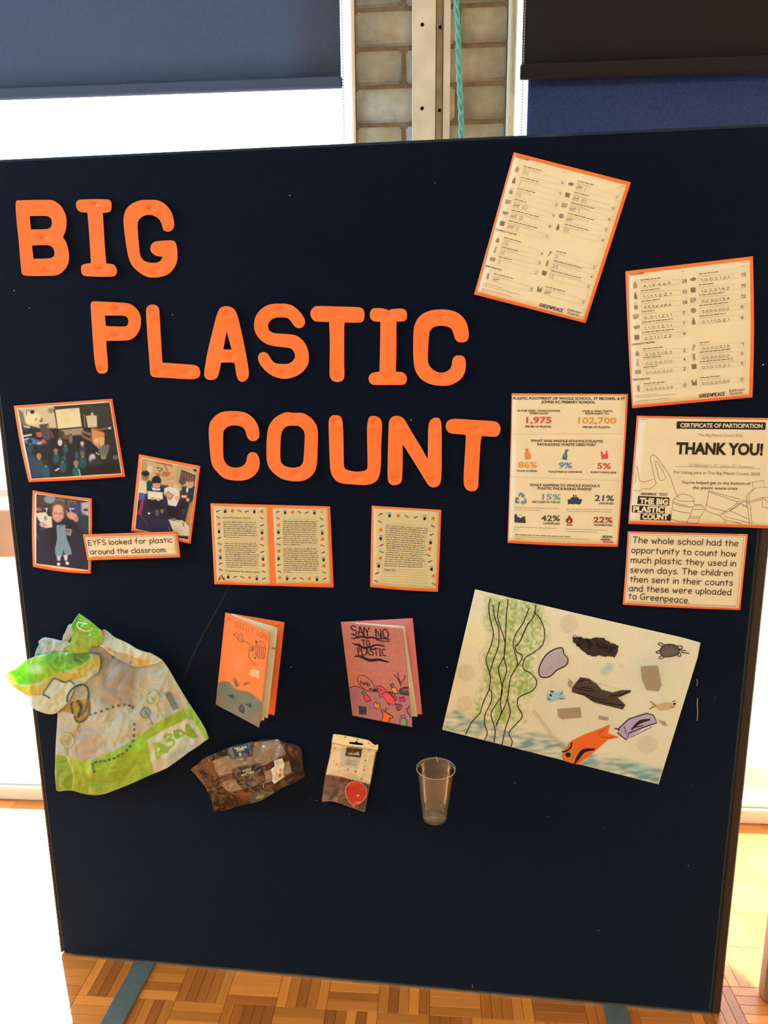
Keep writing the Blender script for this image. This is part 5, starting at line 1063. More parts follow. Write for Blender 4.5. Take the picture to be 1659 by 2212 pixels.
o1 = painter(B1, OC, [('e', 540, 950, 90, 130, 0, (214, 128, 70), 90, .5), ('e', 420, 480, 60, 40, 0, (190, 110, 50), 60, .5), ('l', [(345, 170), (195, 1640)], 60, (232, 98, 40), 80, .7),
   ('p', [(232, 1290), (300, 1262), (390, 1265), (440, 1310), (480, 1370), (540, 1400), (650, 1412), (760, 1450), (830, 1520), (900, 1590), (932, 1590), (885, 2010), (185, 1640)], (104, 102, 70), 10),
   ('e', 340, 1360, 70, 70, 0, (86, 98, 72), 50, .8), ('e', 800, 1620, 100, 110, 0, (90, 104, 74), 60, .8), ('e', 460, 1500, 120, 70, 30, (82, 102, 72), 60, .6), ('e', 560, 1750, 120, 50, 25, (110, 104, 80), 40, .6), ('e', 270, 1580, 60, 50, 0, (128, 98, 64), 40, .8), ('e', 820, 1880, 60, 60, 0, (140, 98, 60), 40, .7), ('e', 600, 1600, 160, 60, 20, (92, 100, 76), 40, .5)], .03, seed=2)
t, fs, bs = booklet('orange folded booklet about pollution with a grey-green sea on its cover', B1, [(345, 170), (1287, 325), (1128, 1806), (190, 1636)], [(345, 170), (1058, 478), (886, 2006), (190, 1636)],
        [((1180, 415), (1022, 1856), (440, 186)), ((1120, 440), (962, 1893), (440, 186)), ((1085, 470), (918, 1912), (440, 190))], M_CARD, M_PRINT, o1)
k = Ink(fs, B1, .0006); PC = (186, 96, 44)
for s, p0, p1, h in [('P', (370, 310), (420, 332), 60), ('O', (490, 395), (548, 420), 85), ('L', (575, 420), (600, 430), 85), ('L', (615, 440), (640, 450), 85), ('U', (660, 460), (710, 480), 90), ('T', (735, 490), (800, 520), 80), ('I', (840, 540), (860, 548), 80), ('O', (880, 555), (925, 575), 80), ('N', (940, 585), (1000, 612), 90), ('!', (1015, 645), (1025, 650), 90)]:
    k.pen(s, p0, p1, h, 7, PC if s != 'L' else (176, 92, 48))
G1 = (112, 72, 48)
for P in [[(470, 520), (520, 500), (560, 520), (600, 500), (605, 640), (560, 620), (520, 560), (470, 520)], [(540, 540), (590, 560)], [(530, 570), (600, 600)], [(600, 620), (680, 640), (735, 690), (725, 760), (715, 850), (725, 890), (770, 950), (825, 1030)], [(830, 620), (830, 860)], [(825, 700), (850, 690), (930, 720), (985, 740)], [(830, 780), (845, 860), (870, 895), (940, 915), (965, 880), (985, 740)], [(860, 700), (865, 890)], [(890, 710), (895, 900)], [(920, 720), (920, 905)], [(950, 730), (945, 905)], [(870, 640), (920, 625), (960, 670), (985, 735)], [(890, 660), (940, 690)]]:
    k.line(P, 7, G1, smooth=True)
k.poly([(760, 720), (795, 690), (800, 750), (775, 800), (745, 780)], (140, 84, 48), 1); k.poly([(822, 610), (856, 640), (850, 670), (828, 655)], (90, 60, 48), 1); k.poly([(812, 870), (830, 880), (826, 915), (808, 905)], (110, 66, 48), 1)
k.poly([(740, 1090), (800, 1066), (892, 1104), (892, 1224), (730, 1166)], (226, 160, 96), 1); k.poly([(836, 1086), (892, 1104), (870, 1120)], (240, 196, 140), 2)
k.poly([(452, 1230), (475, 1206), (500, 1216), (566, 1330), (515, 1366)], (132, 88, 52), 1); k.ell(482, 1240, 16, 22, (170, 140, 100), 2); k.poly([(628, 1296), (706, 1270), (722, 1306), (632, 1340)], (142, 92, 50), 1)
for x, y, r in [(430, 1500, 20), (712, 1645, 20)]: k.poly([(x - 46, y - 26), (x - 10, y - 16), (x + 30, y - 26), (x + 50, y + 10), (x + 46, y + 46), (x + 6, y + 28), (x - 16, y + 8), (x - 40, y)], (66, 66, 52), 1)
k.poly([(604, 1622), (640, 1690), (648, 1750), (634, 1784), (556, 1740), (566, 1670)], (70, 58, 50), 1); k.ell(606, 1700, 22, 30, (94, 80, 70), 2)
k.build('cover_drawing', t)
staple(t, bs, *B1((1175, 376)), ang=-12, L=11); k = Ink(leaf_surfs[0], B1, .0004)
k.pen('BEACH', (1066, 745), (1145, 760), 28, 6, (200, 90, 110)); k.build('page_writing', t)
B2 = Crop(710, 1310, 7.213)
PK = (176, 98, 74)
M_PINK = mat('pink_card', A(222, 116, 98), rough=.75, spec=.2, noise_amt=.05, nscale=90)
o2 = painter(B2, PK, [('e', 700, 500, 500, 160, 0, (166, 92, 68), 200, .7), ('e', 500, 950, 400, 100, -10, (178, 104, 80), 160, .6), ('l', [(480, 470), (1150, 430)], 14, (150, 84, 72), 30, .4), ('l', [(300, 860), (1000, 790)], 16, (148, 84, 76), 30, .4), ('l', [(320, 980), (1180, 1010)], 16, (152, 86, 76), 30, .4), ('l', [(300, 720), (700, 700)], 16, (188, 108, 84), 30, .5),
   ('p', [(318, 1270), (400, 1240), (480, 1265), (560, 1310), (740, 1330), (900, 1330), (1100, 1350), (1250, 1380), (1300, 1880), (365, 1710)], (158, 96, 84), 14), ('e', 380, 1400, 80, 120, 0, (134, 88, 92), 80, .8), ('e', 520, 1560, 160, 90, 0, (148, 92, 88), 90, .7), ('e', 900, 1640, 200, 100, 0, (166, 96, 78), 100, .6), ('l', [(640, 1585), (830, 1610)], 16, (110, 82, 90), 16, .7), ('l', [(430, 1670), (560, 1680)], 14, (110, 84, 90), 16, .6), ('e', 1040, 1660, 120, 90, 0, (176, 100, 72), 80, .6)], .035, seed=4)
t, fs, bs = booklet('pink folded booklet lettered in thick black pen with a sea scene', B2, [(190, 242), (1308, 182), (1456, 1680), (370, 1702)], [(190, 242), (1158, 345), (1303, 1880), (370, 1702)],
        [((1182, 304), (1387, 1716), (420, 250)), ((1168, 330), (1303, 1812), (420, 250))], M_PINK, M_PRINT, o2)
k = Ink(fs, B2, .0006); BK = (40, 24, 22)
for s, p0, p1, h in [('S', (350, 440), (440, 440), 140), ('A', (462, 448), (545, 458), 140), ('Y', (560, 462), (648, 468), 140), ('N', (735, 482), (820, 488), 130), ('O', (848, 490), (935, 498), 140)]: k.pen(s, p0, p1, h, 17, BK)
k.line([(545, 320), (550, 455)], 15, BK, 1)
k.line([(350, 495), (400, 500), (440, 480), (520, 470), (600, 490), (680, 482), (760, 505), (850, 500), (955, 520)], 30, BK, 1, smooth=True, taper=True); k.line([(360, 430), (440, 470), (420, 495), (500, 480)], 13, BK, 1, smooth=True); k.line([(740, 520), (840, 540), (950, 545)], 16, BK, 1, smooth=True)
k.pen('TO', (520, 605), (640, 612), 84, 15, BK)
k.line([(365, 575), (430, 590), (500, 630), (580, 640), (660, 625), (720, 600), (860, 622)], 26, BK, 1, smooth=True, taper=True); k.line([(400, 600), (470, 590), (540, 650), (640, 640), (740, 600), (870, 618)], 20, BK, 1, smooth=True)
k.line([(640, 650), (660, 680), (720, 660), (730, 640)], 12, BK, 1, smooth=True)
k.pen('PLASTIC', (455, 752), (890, 772), 108, 15, BK)
k.line([(400, 780), (470, 775), (540, 800), (640, 840), (720, 835), (800, 830), (860, 850), (940, 868)], 46, BK, 1, smooth=True, taper=True); k.line([(500, 760), (540, 780), (560, 800)], 10, BK, 1, smooth=True)
LB = (74, 34, 30)
k.line([(318, 1270), (400, 1244), (480, 1262), (560, 1302), (640, 1322), (760, 1330)], 10, LB, 1, smooth=True); k.line([(900, 1335), (1060, 1355), (1250, 1384)], 12, LB, 1, smooth=True)
k.line([(520, 1074), (580, 1090), (640, 1140), (690, 1200), (715, 1260), (740, 1320)], 8, LB, 1, smooth=True); k.line([(520, 1074), (465, 1090), (450, 1130), (480, 1220), (560, 1290)], 8, LB, 1, smooth=True)
k.pen('help', (498, 1215), (640, 1240), 66, 9, BK); k.pen('me', (630, 1305), (740, 1320), 44, 9, BK); k.line([(690, 1310), (770, 1290), (750, 1330)], 20, BK, 1)
k.poly([(745, 1245), (800, 1240), (880, 1290), (895, 1330), (850, 1365), (790, 1350), (755, 1300)], (206, 66, 62), 1, True); k.poly([(835, 1365), (895, 1335), (970, 1390), (1010, 1440), (1032, 1525), (950, 1510), (880, 1450)], (222, 66, 58), 1, True)
k.line([(745, 1245), (800, 1240), (880, 1290), (895, 1330), (835, 1370), (790, 1350), (755, 1300)], 7, LB, 2, smooth=True, closed=True); k.line([(835, 1368), (900, 1335), (970, 1385), (1015, 1440), (1034, 1525), (950, 1510), (880, 1450)], 7, LB, 2, smooth=True, closed=True)
k.line([(780, 1260), (810, 1320)], 6, LB, 2); k.line([(770, 1310), (850, 1300)], 6, LB, 2)
for P in [[(785, 1370), (790, 1410), (840, 1412)], [(920, 1330), (990, 1340), (1040, 1400), (1050, 1440), (1030, 1470)], [(950, 1350), (965, 1385)], [(985, 1350), (985, 1400)], [(1015, 1385), (1010, 1430)], [(915, 1500), (930, 1530), (960, 1525)], [(1030, 1525), (1135, 1540), (1080, 1625), (1050, 1560)], [(1020, 1065), (1080, 1140), (1112, 1215)], [(1085, 1025), (1075, 1070), (1120, 1200)], [(1180, 1065), (1180, 1120), (1130, 1190), (1120, 1240)], [(1210, 1580), (1230, 1650), (1275, 1720)], [(1255, 1545), (1240, 1590), (1215, 1600)]]: k.line(P, 10, LB, 2, smooth=True)
k.poly([(1035, 1530), (1132, 1542), (1080, 1620)], (118, 66, 62), 1)
k.poly([(535, 1400), (600, 1375), (650, 1455), (585, 1490)], (212, 52, 52), 1); k.line([(535, 1395), (600, 1372), (655, 1455), (585, 1495)], 9, LB, 2, closed=True); k.line([(510, 1345), (545, 1322), (575, 1350), (530, 1375)], 14, LB, 2, closed=True); k.line([(585, 1498), (660, 1462)], 9, (70, 60, 90), 2)
k.poly([(975, 1275), (1040, 1262), (1080, 1345), (1010, 1350)], (210, 136, 40), 1); k.line([(970, 1275), (1040, 1260), (1080, 1348), (1012, 1352)], 9, LB, 2, closed=True); k.poly([(950, 1215), (1000, 1195), (1020, 1240), (975, 1262)], BK, 2); k.ell(990, 1228, 12, 12, (196, 150, 120), 3)
k.poly([(1085, 1320), (1120, 1270), (1180, 1250), (1246, 1255), (1250, 1390), (1130, 1370)], (58, 44, 50), 1); k.poly([(1140, 1290), (1240, 1280), (1246, 1318), (1150, 1322)], (150, 74, 44), 2); k.line([(1100, 1340), (1248, 1345)], 10, (92, 84, 100), 3)
k.poly([(475, 1560), (500, 1560), (515, 1580), (535, 1562), (578, 1570), (580, 1680), (478, 1675)], (52, 50, 60), 1); k.line([(475, 1560), (500, 1560), (518, 1582), (540, 1562), (580, 1570), (582, 1682), (478, 1677)], 9, BK, 2, closed=True)
k.poly([(708, 1500), (785, 1515), (795, 1585), (712, 1575)], (208, 130, 40), 1); k.line([(708, 1500), (742, 1498), (750, 1530), (775, 1512), (795, 1515), (797, 1588), (710, 1576)], 9, LB, 2, closed=True)
k.poly([(1105, 1405), (1175, 1415), (1180, 1480), (1108, 1478)], (176, 48, 52), 1); k.line([(1105, 1405), (1120, 1430), (1150, 1405), (1178, 1415), (1182, 1485), (1106, 1480)], 8, LB, 2, closed=True)
k.poly([(850, 1660), (870, 1650), (940, 1690), (1000, 1725), (950, 1735), (935, 1808), (822, 1788), (848, 1700)], (226, 92, 32), 1); k.line([(822, 1785), (850, 1690), (820, 1615), (880, 1640), (940, 1680), (1005, 1725), (950, 1740), (935, 1805)], 11, LB, 2, smooth=True); k.line([(880, 1630), (890, 1585), (925, 1595)], 12, LB, 2)
k.poly([(1115, 1760), (1130, 1745), (1180, 1740), (1210, 1770), (1212, 1862), (1108, 1845)], (134, 128, 76), 1); k.line([(1108, 1840), (1112, 1765), (1135, 1745), (1180, 1742), (1212, 1768), (1214, 1858)], 9, LB, 2); k.line([(1130, 1740), (1120, 1702), (1185, 1700), (1180, 1740)], 10, LB, 2)
k.build('cover_drawing', t); staple(t, bs, *B2((1212, 246)), ang=-5, L=11)
# ------------------------------------------------------------------ sea picture on A3 paper
D4 = Crop(930, 1260, 2.7197)
dq = [(262, 35), (1597, 345), (1340, 1182), (68, 860)]
def dnoise(px, py, sc_):
    return np.array([noise.noise(Vector((a * sc_, b * sc_, 3.3))) for a, b in zip(px, py)])
green = [(330, 80), (560, 80), (640, 120), (690, 240), (700, 330), (640, 420), (600, 480), (640, 560), (600, 640), (560, 720), (560, 820), (300, 830), (240, 760), (280, 640), (320, 520), (290, 440), (350, 330), (315, 220)]
wash = [(80, 770), (140, 740), (260, 790), (420, 830), (560, 860), (700, 900), (860, 980), (1060, 1010), (1240, 1070), (1370, 1090), (1340, 1190), (1000, 1110), (480, 975), (68, 862)]
_base = painter(D4, (222, 207, 158), [('e', 250, 300, 60, 60, 0, (226, 210, 130), 60, .6), ('e', 900, 700, 300, 200, 0, (214, 196, 150), 200, .5), ('e', 690, 600, 120, 80, 0, (206, 196, 156), 80, .5), ('e', 1320, 520, 140, 100, 0, (200, 196, 160), 80, .6), ('l', [(1020, 520), (1050, 490)], 40, (150, 176, 160), 30, .7), ('e', 1250, 1100, 60, 40, 0, (170, 200, 180), 40, .7), ('e', 1000, 1060, 120, 30, 15, (170, 176, 150), 40, .5), ('e', 1430, 600, 60, 200, 15, (220, 208, 150), 60, .6)], .012, seed=6)
def sea(px, py):
    c = _base(px, py); x = (px - D4.x0) * D4.k; y = (py - D4.y0) * D4.k
    n1 = dnoise(x, y, .055); n2 = dnoise(x * .55, y * 1.9, .03); n3 = dnoise(x + 500, y, .012)
    for pts_, col, nn, st, sf_ in ((green, (146, 170, 80), n1, 1.0, 46), (wash, (110, 146, 130), n2, 1.0, 36)):
        d = segdist(x, y, pts_, True); d = np.where(inside(x, y, pts_), -d, d)
        a = np.clip(.5 - d / sf_, 0, 1) * np.clip(.55 + .9 * nn + .5 * n3, 0, 1) * st
        c = c * (1 - a[:, None]) + np.array(A(col)) * a[:, None]
    return c
ph_ = 1.3
dsf = Surf(D4.many(dq), .0012, lambda u, v, px, py: .003 * (.5 + .4 * math.sin(3 * u + 1) + .3 * math.sin(4 * v + .4)) + .010 * max(0, u + (1 - v) - 1.72) ** 1.2 * 6 + .004 * max(0, v - u - .6))
dt = thing('sea_picture', 'large child\'s crayon picture of a polluted sea on plain unmounted paper', 'picture', tuple(dsf.P(*dsf.px(.5, .5))))
grid_sheet('paper', D4.many(dq), dsf, M_PRINT, dt, 250, 170, .0004, paint=sea, wob=lambda u, v: (-(4 * max(0, u + 1 - v - 1.9) * 10), (2.5 * math.sin(3.1 * u) * (1 - v) + 5 * max(0, u - v - .93) * 10) * .4))
k = Ink(dsf, D4, .0006); CR = (62, 48, 36)
for P in [[(352, 90), (342, 140), (352, 220), (370, 300), (350, 380), (326, 450), (350, 540), (345, 620), (310, 700), (290, 760), (240, 820), (205, 890)],
          [(365, 125), (378, 200), (400, 270), (398, 370), (370, 450), (350, 520)], [(405, 110), (395, 200), (420, 290), (438, 350), (432, 430), (400, 500), (415, 580), (420, 650), (380, 720), (356, 770), (380, 860), (372, 940)],
          [(455, 95), (445, 200), (440, 330), (432, 440), (448, 510), (425, 590), (412, 700), (415, 760), (385, 840)], [(620, 125), (608, 190), (560, 260), (520, 350), (500, 370), (505, 400), (540, 430), (500, 500), (470, 560), (452, 680), (420, 760), (385, 830)],
          [(578, 145), (545, 230), (500, 300), (485, 360), (505, 440), (510, 480), (470, 550)], [(605, 165), (645, 210), (670, 280), (660, 360), (600, 410), (555, 440), (545, 500), (590, 530), (625, 580), (600, 630), (520, 670), (512, 720), (540, 780), (500, 830), (462, 880), (480, 930), (470, 965)],
          [(345, 620), (360, 640), (355, 700), (320, 770), (318, 830), (335, 880), (318, 920)], [(452, 680), (468, 760), (440, 850), (420, 950)], [(505, 370), (520, 350), (545, 300), (575, 230)]]:
    k.line([(p[0] + random.uniform(-1, 1), p[1]) for p in P], 6.0, CR, 1, smooth=True)
# pale blue fish, orange small fish, sweet wrapper, big orange fish
k.poly([(682, 655), (705, 640), (740, 642), (782, 628), (776, 655), (800, 680), (740, 688), (700, 698), (684, 684)], (150, 180, 172), 1); k.poly([(700, 628), (712, 634), (726, 632), (720, 642), (706, 640)], (40, 36, 34), 2); k.ell(706, 658, 6, 8, (40, 40, 42), 2); k.line([(686, 680), (704, 682)], 5, (40, 40, 42), 2); k.line([(760, 656), (776, 642)], 4, (70, 90, 90), 2); k.line([(756, 674), (782, 682)], 4, (40, 60, 60), 2)
k.poly([(1290, 690), (1325, 715), (1380, 698), (1438, 705), (1440, 725), (1400, 742), (1345, 748), (1320, 725), (1285, 740), (1305, 720)], (204, 160, 110), 1); k.line([(1290, 692), (1325, 718), (1285, 740)], 5, (110, 80, 56), 2); k.ell(1434, 708, 8, 7, (50, 40, 36), 2); k.line([(1410, 726), (1430, 728)], 4, (60, 44, 36), 2); k.line([(1422, 695), (1442, 690)], 4, (60, 44, 36), 2)
k.poly([(775, 1040), (775, 1000), (820, 930), (900, 890), (980, 860), (1055, 830), (1042, 880), (1110, 905), (1040, 920), (980, 975), (900, 1040), (860, 1066)], (232, 98, 38), 1); k.poly([(778, 1040), (780, 1005), (820, 960), (870, 960), (890, 1010), (850, 1064)], (204, 116, 40), 2)
k.line([(965, 975), (900, 985), (870, 1020), (845, 1062)], 24, (36, 28, 22), 3, smooth=True, taper=True); k.ell(808, 1008, 16, 15, (36, 28, 22), 3); k.line([(772, 990), (800, 985), (826, 960), (828, 935)], 9, (36, 28, 22), 3, smooth=True); k.line([(984, 888), (1030, 850)], 4, (130, 60, 30), 3); k.line([(1000, 905), (1075, 905)], 4, (170, 70, 30), 3)
k.poly([(1098, 862), (1160, 800), (1270, 766), (1315, 790), (1330, 815), (1250, 850), (1152, 920), (1110, 880)], (176, 152, 160), 1); k.line([(1080, 852), (1110, 860), (1100, 880), (1150, 920), (1165, 880), (1240, 850), (1330, 820), (1310, 775), (1270, 764), (1165, 798), (1098, 860)], 7, (56, 42, 48), 2)
k.line([(1180, 860), (1230, 815), (1290, 800)], 20, (44, 34, 34), 3, smooth=True, taper=True); k.line([(1190, 850), (1250, 835)], 6, (60, 50, 50), 3); k.line([(1138, 840), (1150, 885)], 5, (60, 50, 56), 2); k.line([(1175, 905), (1300, 845)], 5, (140, 100, 160), 2)
k.poly([(648, 470), (690, 410), (768, 378), (784, 415), (806, 440), (800, 475), (740, 512), (700, 545), (650, 548), (638, 520)], (178, 160, 152), 1, True); k.line([(648, 470), (690, 410), (770, 378), (784, 415), (806, 440), (800, 478), (740, 512), (700, 548), (650, 550), (636, 515)], 7, (50, 34, 32), 2, smooth=True, closed=True)
# turtle
k.poly([(1348, 395), (1380, 362), (1430, 362), (1460, 385), (1455, 415), (1410, 430), (1365, 428)], (104, 88, 68), 1, True); T_ = (52, 40, 32)
k.line([(1348, 395), (1380, 362), (1430, 362), (1460, 385), (1455, 415), (1410, 430), (1365, 428)], 6, T_, 2, smooth=True, closed=True)
for P in [[(1350, 395), (1325, 405), (1345, 412)], [(1362, 370), (1338, 358), (1350, 350), (1372, 362)], [(1360, 425), (1342, 440), (1365, 440), (1375, 428)], [(1440, 368), (1475, 370), (1478, 382), (1455, 388)], [(1445, 420), (1465, 430), (1470, 418), (1455, 408)], [(1460, 392), (1500, 395)], [(1470, 404), (1520, 412)], [(1375, 378), (1400, 395), (1375, 412)], [(1400, 395), (1430, 395), (1445, 380)], [(1430, 395), (1445, 412)], [(1400, 365), (1400, 430)], [(1425, 365), (1428, 425)]]: k.line(P, 5, T_, 2, smooth=True)
tag(k.build('crayon_drawing', dt), kind='stuff')
# collage pieces glued on the picture
M_NET = mat('black_crayon_net', A(34, 28, 26), rough=.5, bump=(500, .8, .002))
n_ = [(836, 315), (880, 318), (930, 325), (1000, 318), (1022, 322), (1060, 350), (1104, 366), (1098, 400), (1082, 434), (1040, 430), (990, 425), (950, 430), (900, 402), (860, 365), (838, 345)]
n_ = [(x + random.uniform(-4, 4), y + random.uniform(-4, 4)) for x, y in resample(n_, 12, True)]
slab('black_net_piece', [D4.many(n_)], dsf, M_NET, dt, .0006, 3, eps=.0012)
k = Ink(dsf, D4, .0015)
for i in range(46):
    a = random.uniform(0, 1); x = 845 + 250 * a; y = 332 + 62 * a + random.uniform(-22, 26); r = random.uniform(5, 11)
    k.line([(x + r * math.cos(q) * random.uniform(.7, 1.2), y + r * math.sin(q)) for q in [j * .9 for j in range(8)]], 3, (24, 20, 20) if i % 3 else (64, 54, 48), 1, smooth=True)
k.build('net_scribble', dt)
w_ = [(832, 612), (880, 552), (930, 560), (975, 590), (1005, 625), (1070, 642), (1120, 628), (1175, 628), (1178, 640), (1120, 665), (1100, 672), (1145, 715), (1130, 742), (1060, 725), (960, 700), (900, 660), (830, 640)]
slab('black_whale_piece', [D4.many(w_)], dsf, mat('brown_black_film', A(66, 54, 44), rough=.35, noise_amt=.35, nscale=70), dt, .0006, 4, eps=.0012)
k = Ink(dsf, D4, .0016)
for P in [[(845, 612), (900, 628), (960, 634), (962, 624)], [(870, 642), (960, 672), (1040, 690)], [(1050, 664), (1120, 655), (1160, 636)], [(940, 680), (1040, 705), (1130, 718)], [(860, 585), (900, 570), (950, 590)], [(880, 610), (950, 620)]]: k.line(P, 7, (30, 24, 22), 1, smooth=True); k.line([(p[0], p[1] + 6) for p in P], 2, (112, 96, 74), 2, smooth=True)
k.line([(900, 575), (1000, 590), (1100, 620)], 1.6, (190, 180, 150), 1, smooth=True); k.build('whale_lines', dt)
M_CLEAR = mat('clear_plastic', (0.62, 0.6, 0.5), rough=.08, alpha=.2, coat=1.0)
def bubble(x, y, rx, ry):
    px_, py_ = D4((x, y)); V = []; n = 20
    for j, (rr, hh) in enumerate([(1, .0), (.93, .0045), (.8, .0065), (.55, .0044), (.25, .0034), (0.01, .0030)]):
        for i in range(n):
            a = 2 * math.pi * i / n; V.append(dsf.P(px_ + rx / D4.k * rr * math.cos(a), py_ + ry / D4.k * rr * math.sin(a), .0010 + hh))
    F = [(j * n + i, (j + 1) * n + i, (j + 1) * n + (i + 1) % n, j * n + (i + 1) % n) for j in range(5) for i in range(n)]
    mesh_obj('plastic_bubble', V, F, M_CLEAR, dt, smooth=True)
for b in [(815, 238, 52, 56), (208, 525, 54, 50), (200, 708, 48, 46), (545, 590, 22, 22), (1272, 945, 60, 54), (775, 445, 34, 34), (668, 515, 26, 26), (1120, 484, 18, 14), (712, 495, 16, 12)]: bubble(*b)
M_CELLO = mat('grey_film', (0.42, 0.40, 0.32), rough=.15, alpha=.45, coat=.3)
for q in ([(1236, 488), (1336, 482), (1358, 600), (1340, 636), (1268, 628), (1240, 560)], [(745, 738), (880, 728), (888, 790), (770, 800), (748, 780)], [(990, 776), (1048, 790), (1040, 808), (984, 800)], [(812, 560), (836, 580), (826, 618), (806, 600)], [(1330, 800), (1380, 815), (1392, 838), (1370, 836)]):
    slab('plastic_film_piece', [D4.many(q)], dsf, M_CELLO, dt, .0002, 6, eps=.0014)
MB().tube([dsf.P(*D4(p), .0035) for p in [(606, 750), (660, 822), (720, 900), (784, 970)]], .0036, 10).build('straw_piece', M_CLEAR, dt, smooth=True)
# ------------------------------------------------------------------ crumpled things
def ridged(x, y, s, seed):
    v = noise.noise(Vector((x * s, y * s, seed))); return 1 - abs(v) * 2.2
def facets(x, y, s, seed):
    d, p = noise.voronoi(Vector((x * s, y * s, seed))); return d[1] - d[0]
M_BAG = mat('thin_bag_plastic', attr=True, rough=.32, spec=.5, trans=.3, bump=(60, .12, .002), coat=.3)
BG = Crop(0, 1300, 3.456)
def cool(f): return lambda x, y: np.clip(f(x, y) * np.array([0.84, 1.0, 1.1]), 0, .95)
body = [(430, 850), (420, 1000), (413, 1150), (420, 1408), (480, 1410), (545, 1410), (600, 1428), (700, 1446), (780, 1434), (850, 1410), (1000, 1350), (1130, 1290), (1250, 1240), (1400, 1130), (1480, 1078), (1530, 1040), (1560, 1015), (1500, 890), (1400, 740), (1300, 570), (1210, 430), (1120, 385), (960, 330), (850, 290), (780, 260), (600, 300), (420, 320), (330, 420), (240, 520), (330, 700), (420, 800)]
GRN, CRM = (150, 176, 46), (206, 190, 144)
DK = (62, 78, 66)
dots = [(670, 843), (712, 832), (757, 817), (800, 800), (843, 787), (885, 776), (928, 769), (965, 775), (990, 790), (1002, 915), (1002, 955), (998, 1000), (992, 1040), (970, 1078), (945, 1110), (915, 1135), (882, 1152), (850, 1168), (815, 1180), (780, 1190), (750, 1193), (715, 1198), (690, 1215), (692, 1240), (703, 1268)]
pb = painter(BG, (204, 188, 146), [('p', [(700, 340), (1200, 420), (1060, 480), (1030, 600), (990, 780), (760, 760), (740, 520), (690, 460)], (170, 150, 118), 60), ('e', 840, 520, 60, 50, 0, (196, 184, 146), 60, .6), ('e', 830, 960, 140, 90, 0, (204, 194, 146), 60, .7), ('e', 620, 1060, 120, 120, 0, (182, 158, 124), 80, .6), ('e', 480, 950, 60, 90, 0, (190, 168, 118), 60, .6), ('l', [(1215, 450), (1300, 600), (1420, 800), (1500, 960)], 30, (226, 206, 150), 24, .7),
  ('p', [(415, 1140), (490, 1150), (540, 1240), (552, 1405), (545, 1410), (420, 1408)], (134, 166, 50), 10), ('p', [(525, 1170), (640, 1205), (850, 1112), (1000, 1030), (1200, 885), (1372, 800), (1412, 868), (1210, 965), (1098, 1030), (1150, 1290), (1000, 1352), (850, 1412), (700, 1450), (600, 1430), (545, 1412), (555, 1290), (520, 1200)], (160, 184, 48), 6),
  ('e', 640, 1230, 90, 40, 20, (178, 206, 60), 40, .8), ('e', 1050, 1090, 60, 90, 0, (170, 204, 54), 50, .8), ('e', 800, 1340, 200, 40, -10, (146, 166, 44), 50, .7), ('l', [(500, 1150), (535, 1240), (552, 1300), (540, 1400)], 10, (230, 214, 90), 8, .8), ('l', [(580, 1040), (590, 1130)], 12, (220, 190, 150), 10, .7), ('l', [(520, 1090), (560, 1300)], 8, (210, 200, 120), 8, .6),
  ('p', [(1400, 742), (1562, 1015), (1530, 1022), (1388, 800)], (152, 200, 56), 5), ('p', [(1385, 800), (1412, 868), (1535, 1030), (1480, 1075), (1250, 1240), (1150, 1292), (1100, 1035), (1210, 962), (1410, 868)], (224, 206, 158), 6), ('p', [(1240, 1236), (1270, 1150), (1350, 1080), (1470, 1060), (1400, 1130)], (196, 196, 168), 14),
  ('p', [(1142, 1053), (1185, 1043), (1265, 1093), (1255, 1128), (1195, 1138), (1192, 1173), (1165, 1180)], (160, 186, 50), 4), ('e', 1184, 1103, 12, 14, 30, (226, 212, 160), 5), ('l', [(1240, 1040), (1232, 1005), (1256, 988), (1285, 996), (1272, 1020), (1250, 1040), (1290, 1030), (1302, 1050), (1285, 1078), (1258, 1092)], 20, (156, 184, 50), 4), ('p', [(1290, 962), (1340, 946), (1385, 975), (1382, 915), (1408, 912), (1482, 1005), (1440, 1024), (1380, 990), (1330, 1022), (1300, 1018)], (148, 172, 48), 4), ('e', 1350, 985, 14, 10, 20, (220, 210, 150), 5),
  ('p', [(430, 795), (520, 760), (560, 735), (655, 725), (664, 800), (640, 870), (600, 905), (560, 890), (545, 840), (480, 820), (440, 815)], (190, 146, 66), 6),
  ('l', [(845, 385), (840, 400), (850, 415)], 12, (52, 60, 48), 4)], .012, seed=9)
def bag_bulge(u, v, px, py):
    e = max(0.0, min(1, 4 * min(u, 1 - u, v, 1 - v))); x, y = px, py
    z = .007 + .014 * math.sqrt(e) + .010 * facets(x, y, .014, 1.0) + .006 * facets(x + y * .3, y * .6, .03, 6.0) + .0016 * ridged(x, y, .05, 2.0)
    return max(z, .002)
bsf = Surf(BG.many([(230, 250), (1560, 250), (1560, 1446), (230, 1446)]), .002, bag_bulge)
bag = thing('carrier_bag', 'crumpled cream and lime-green plastic carrier bag pinned at the left edge of the board', 'bag', tuple(bsf.P(*BG((850, 850)))))
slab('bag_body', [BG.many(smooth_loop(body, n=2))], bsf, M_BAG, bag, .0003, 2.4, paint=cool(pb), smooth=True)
flap_s = {}
k = Ink(bsf, BG, .0016)
def bagdots():
    for i, (x, y) in enumerate(dots):
        j = dots[min(i + 1, len(dots) - 1)] if i < len(dots) - 1 else dots[i - 1]; a = math.atan2(j[1] - y, j[0] - x); c, s = math.cos(a), math.sin(a)
        k.poly([(x + u * c - v * s, y + u * s + v * c) for u, v in ((-10, -8), (10, -8), (10, 8), (-10, 8))], DK)
bagdots()
ringp = lambda cx, cy, rx, ry: [(cx + rx * math.cos(a), cy + ry * math.sin(a)) for a in [j * .26 for j in range(25)]]
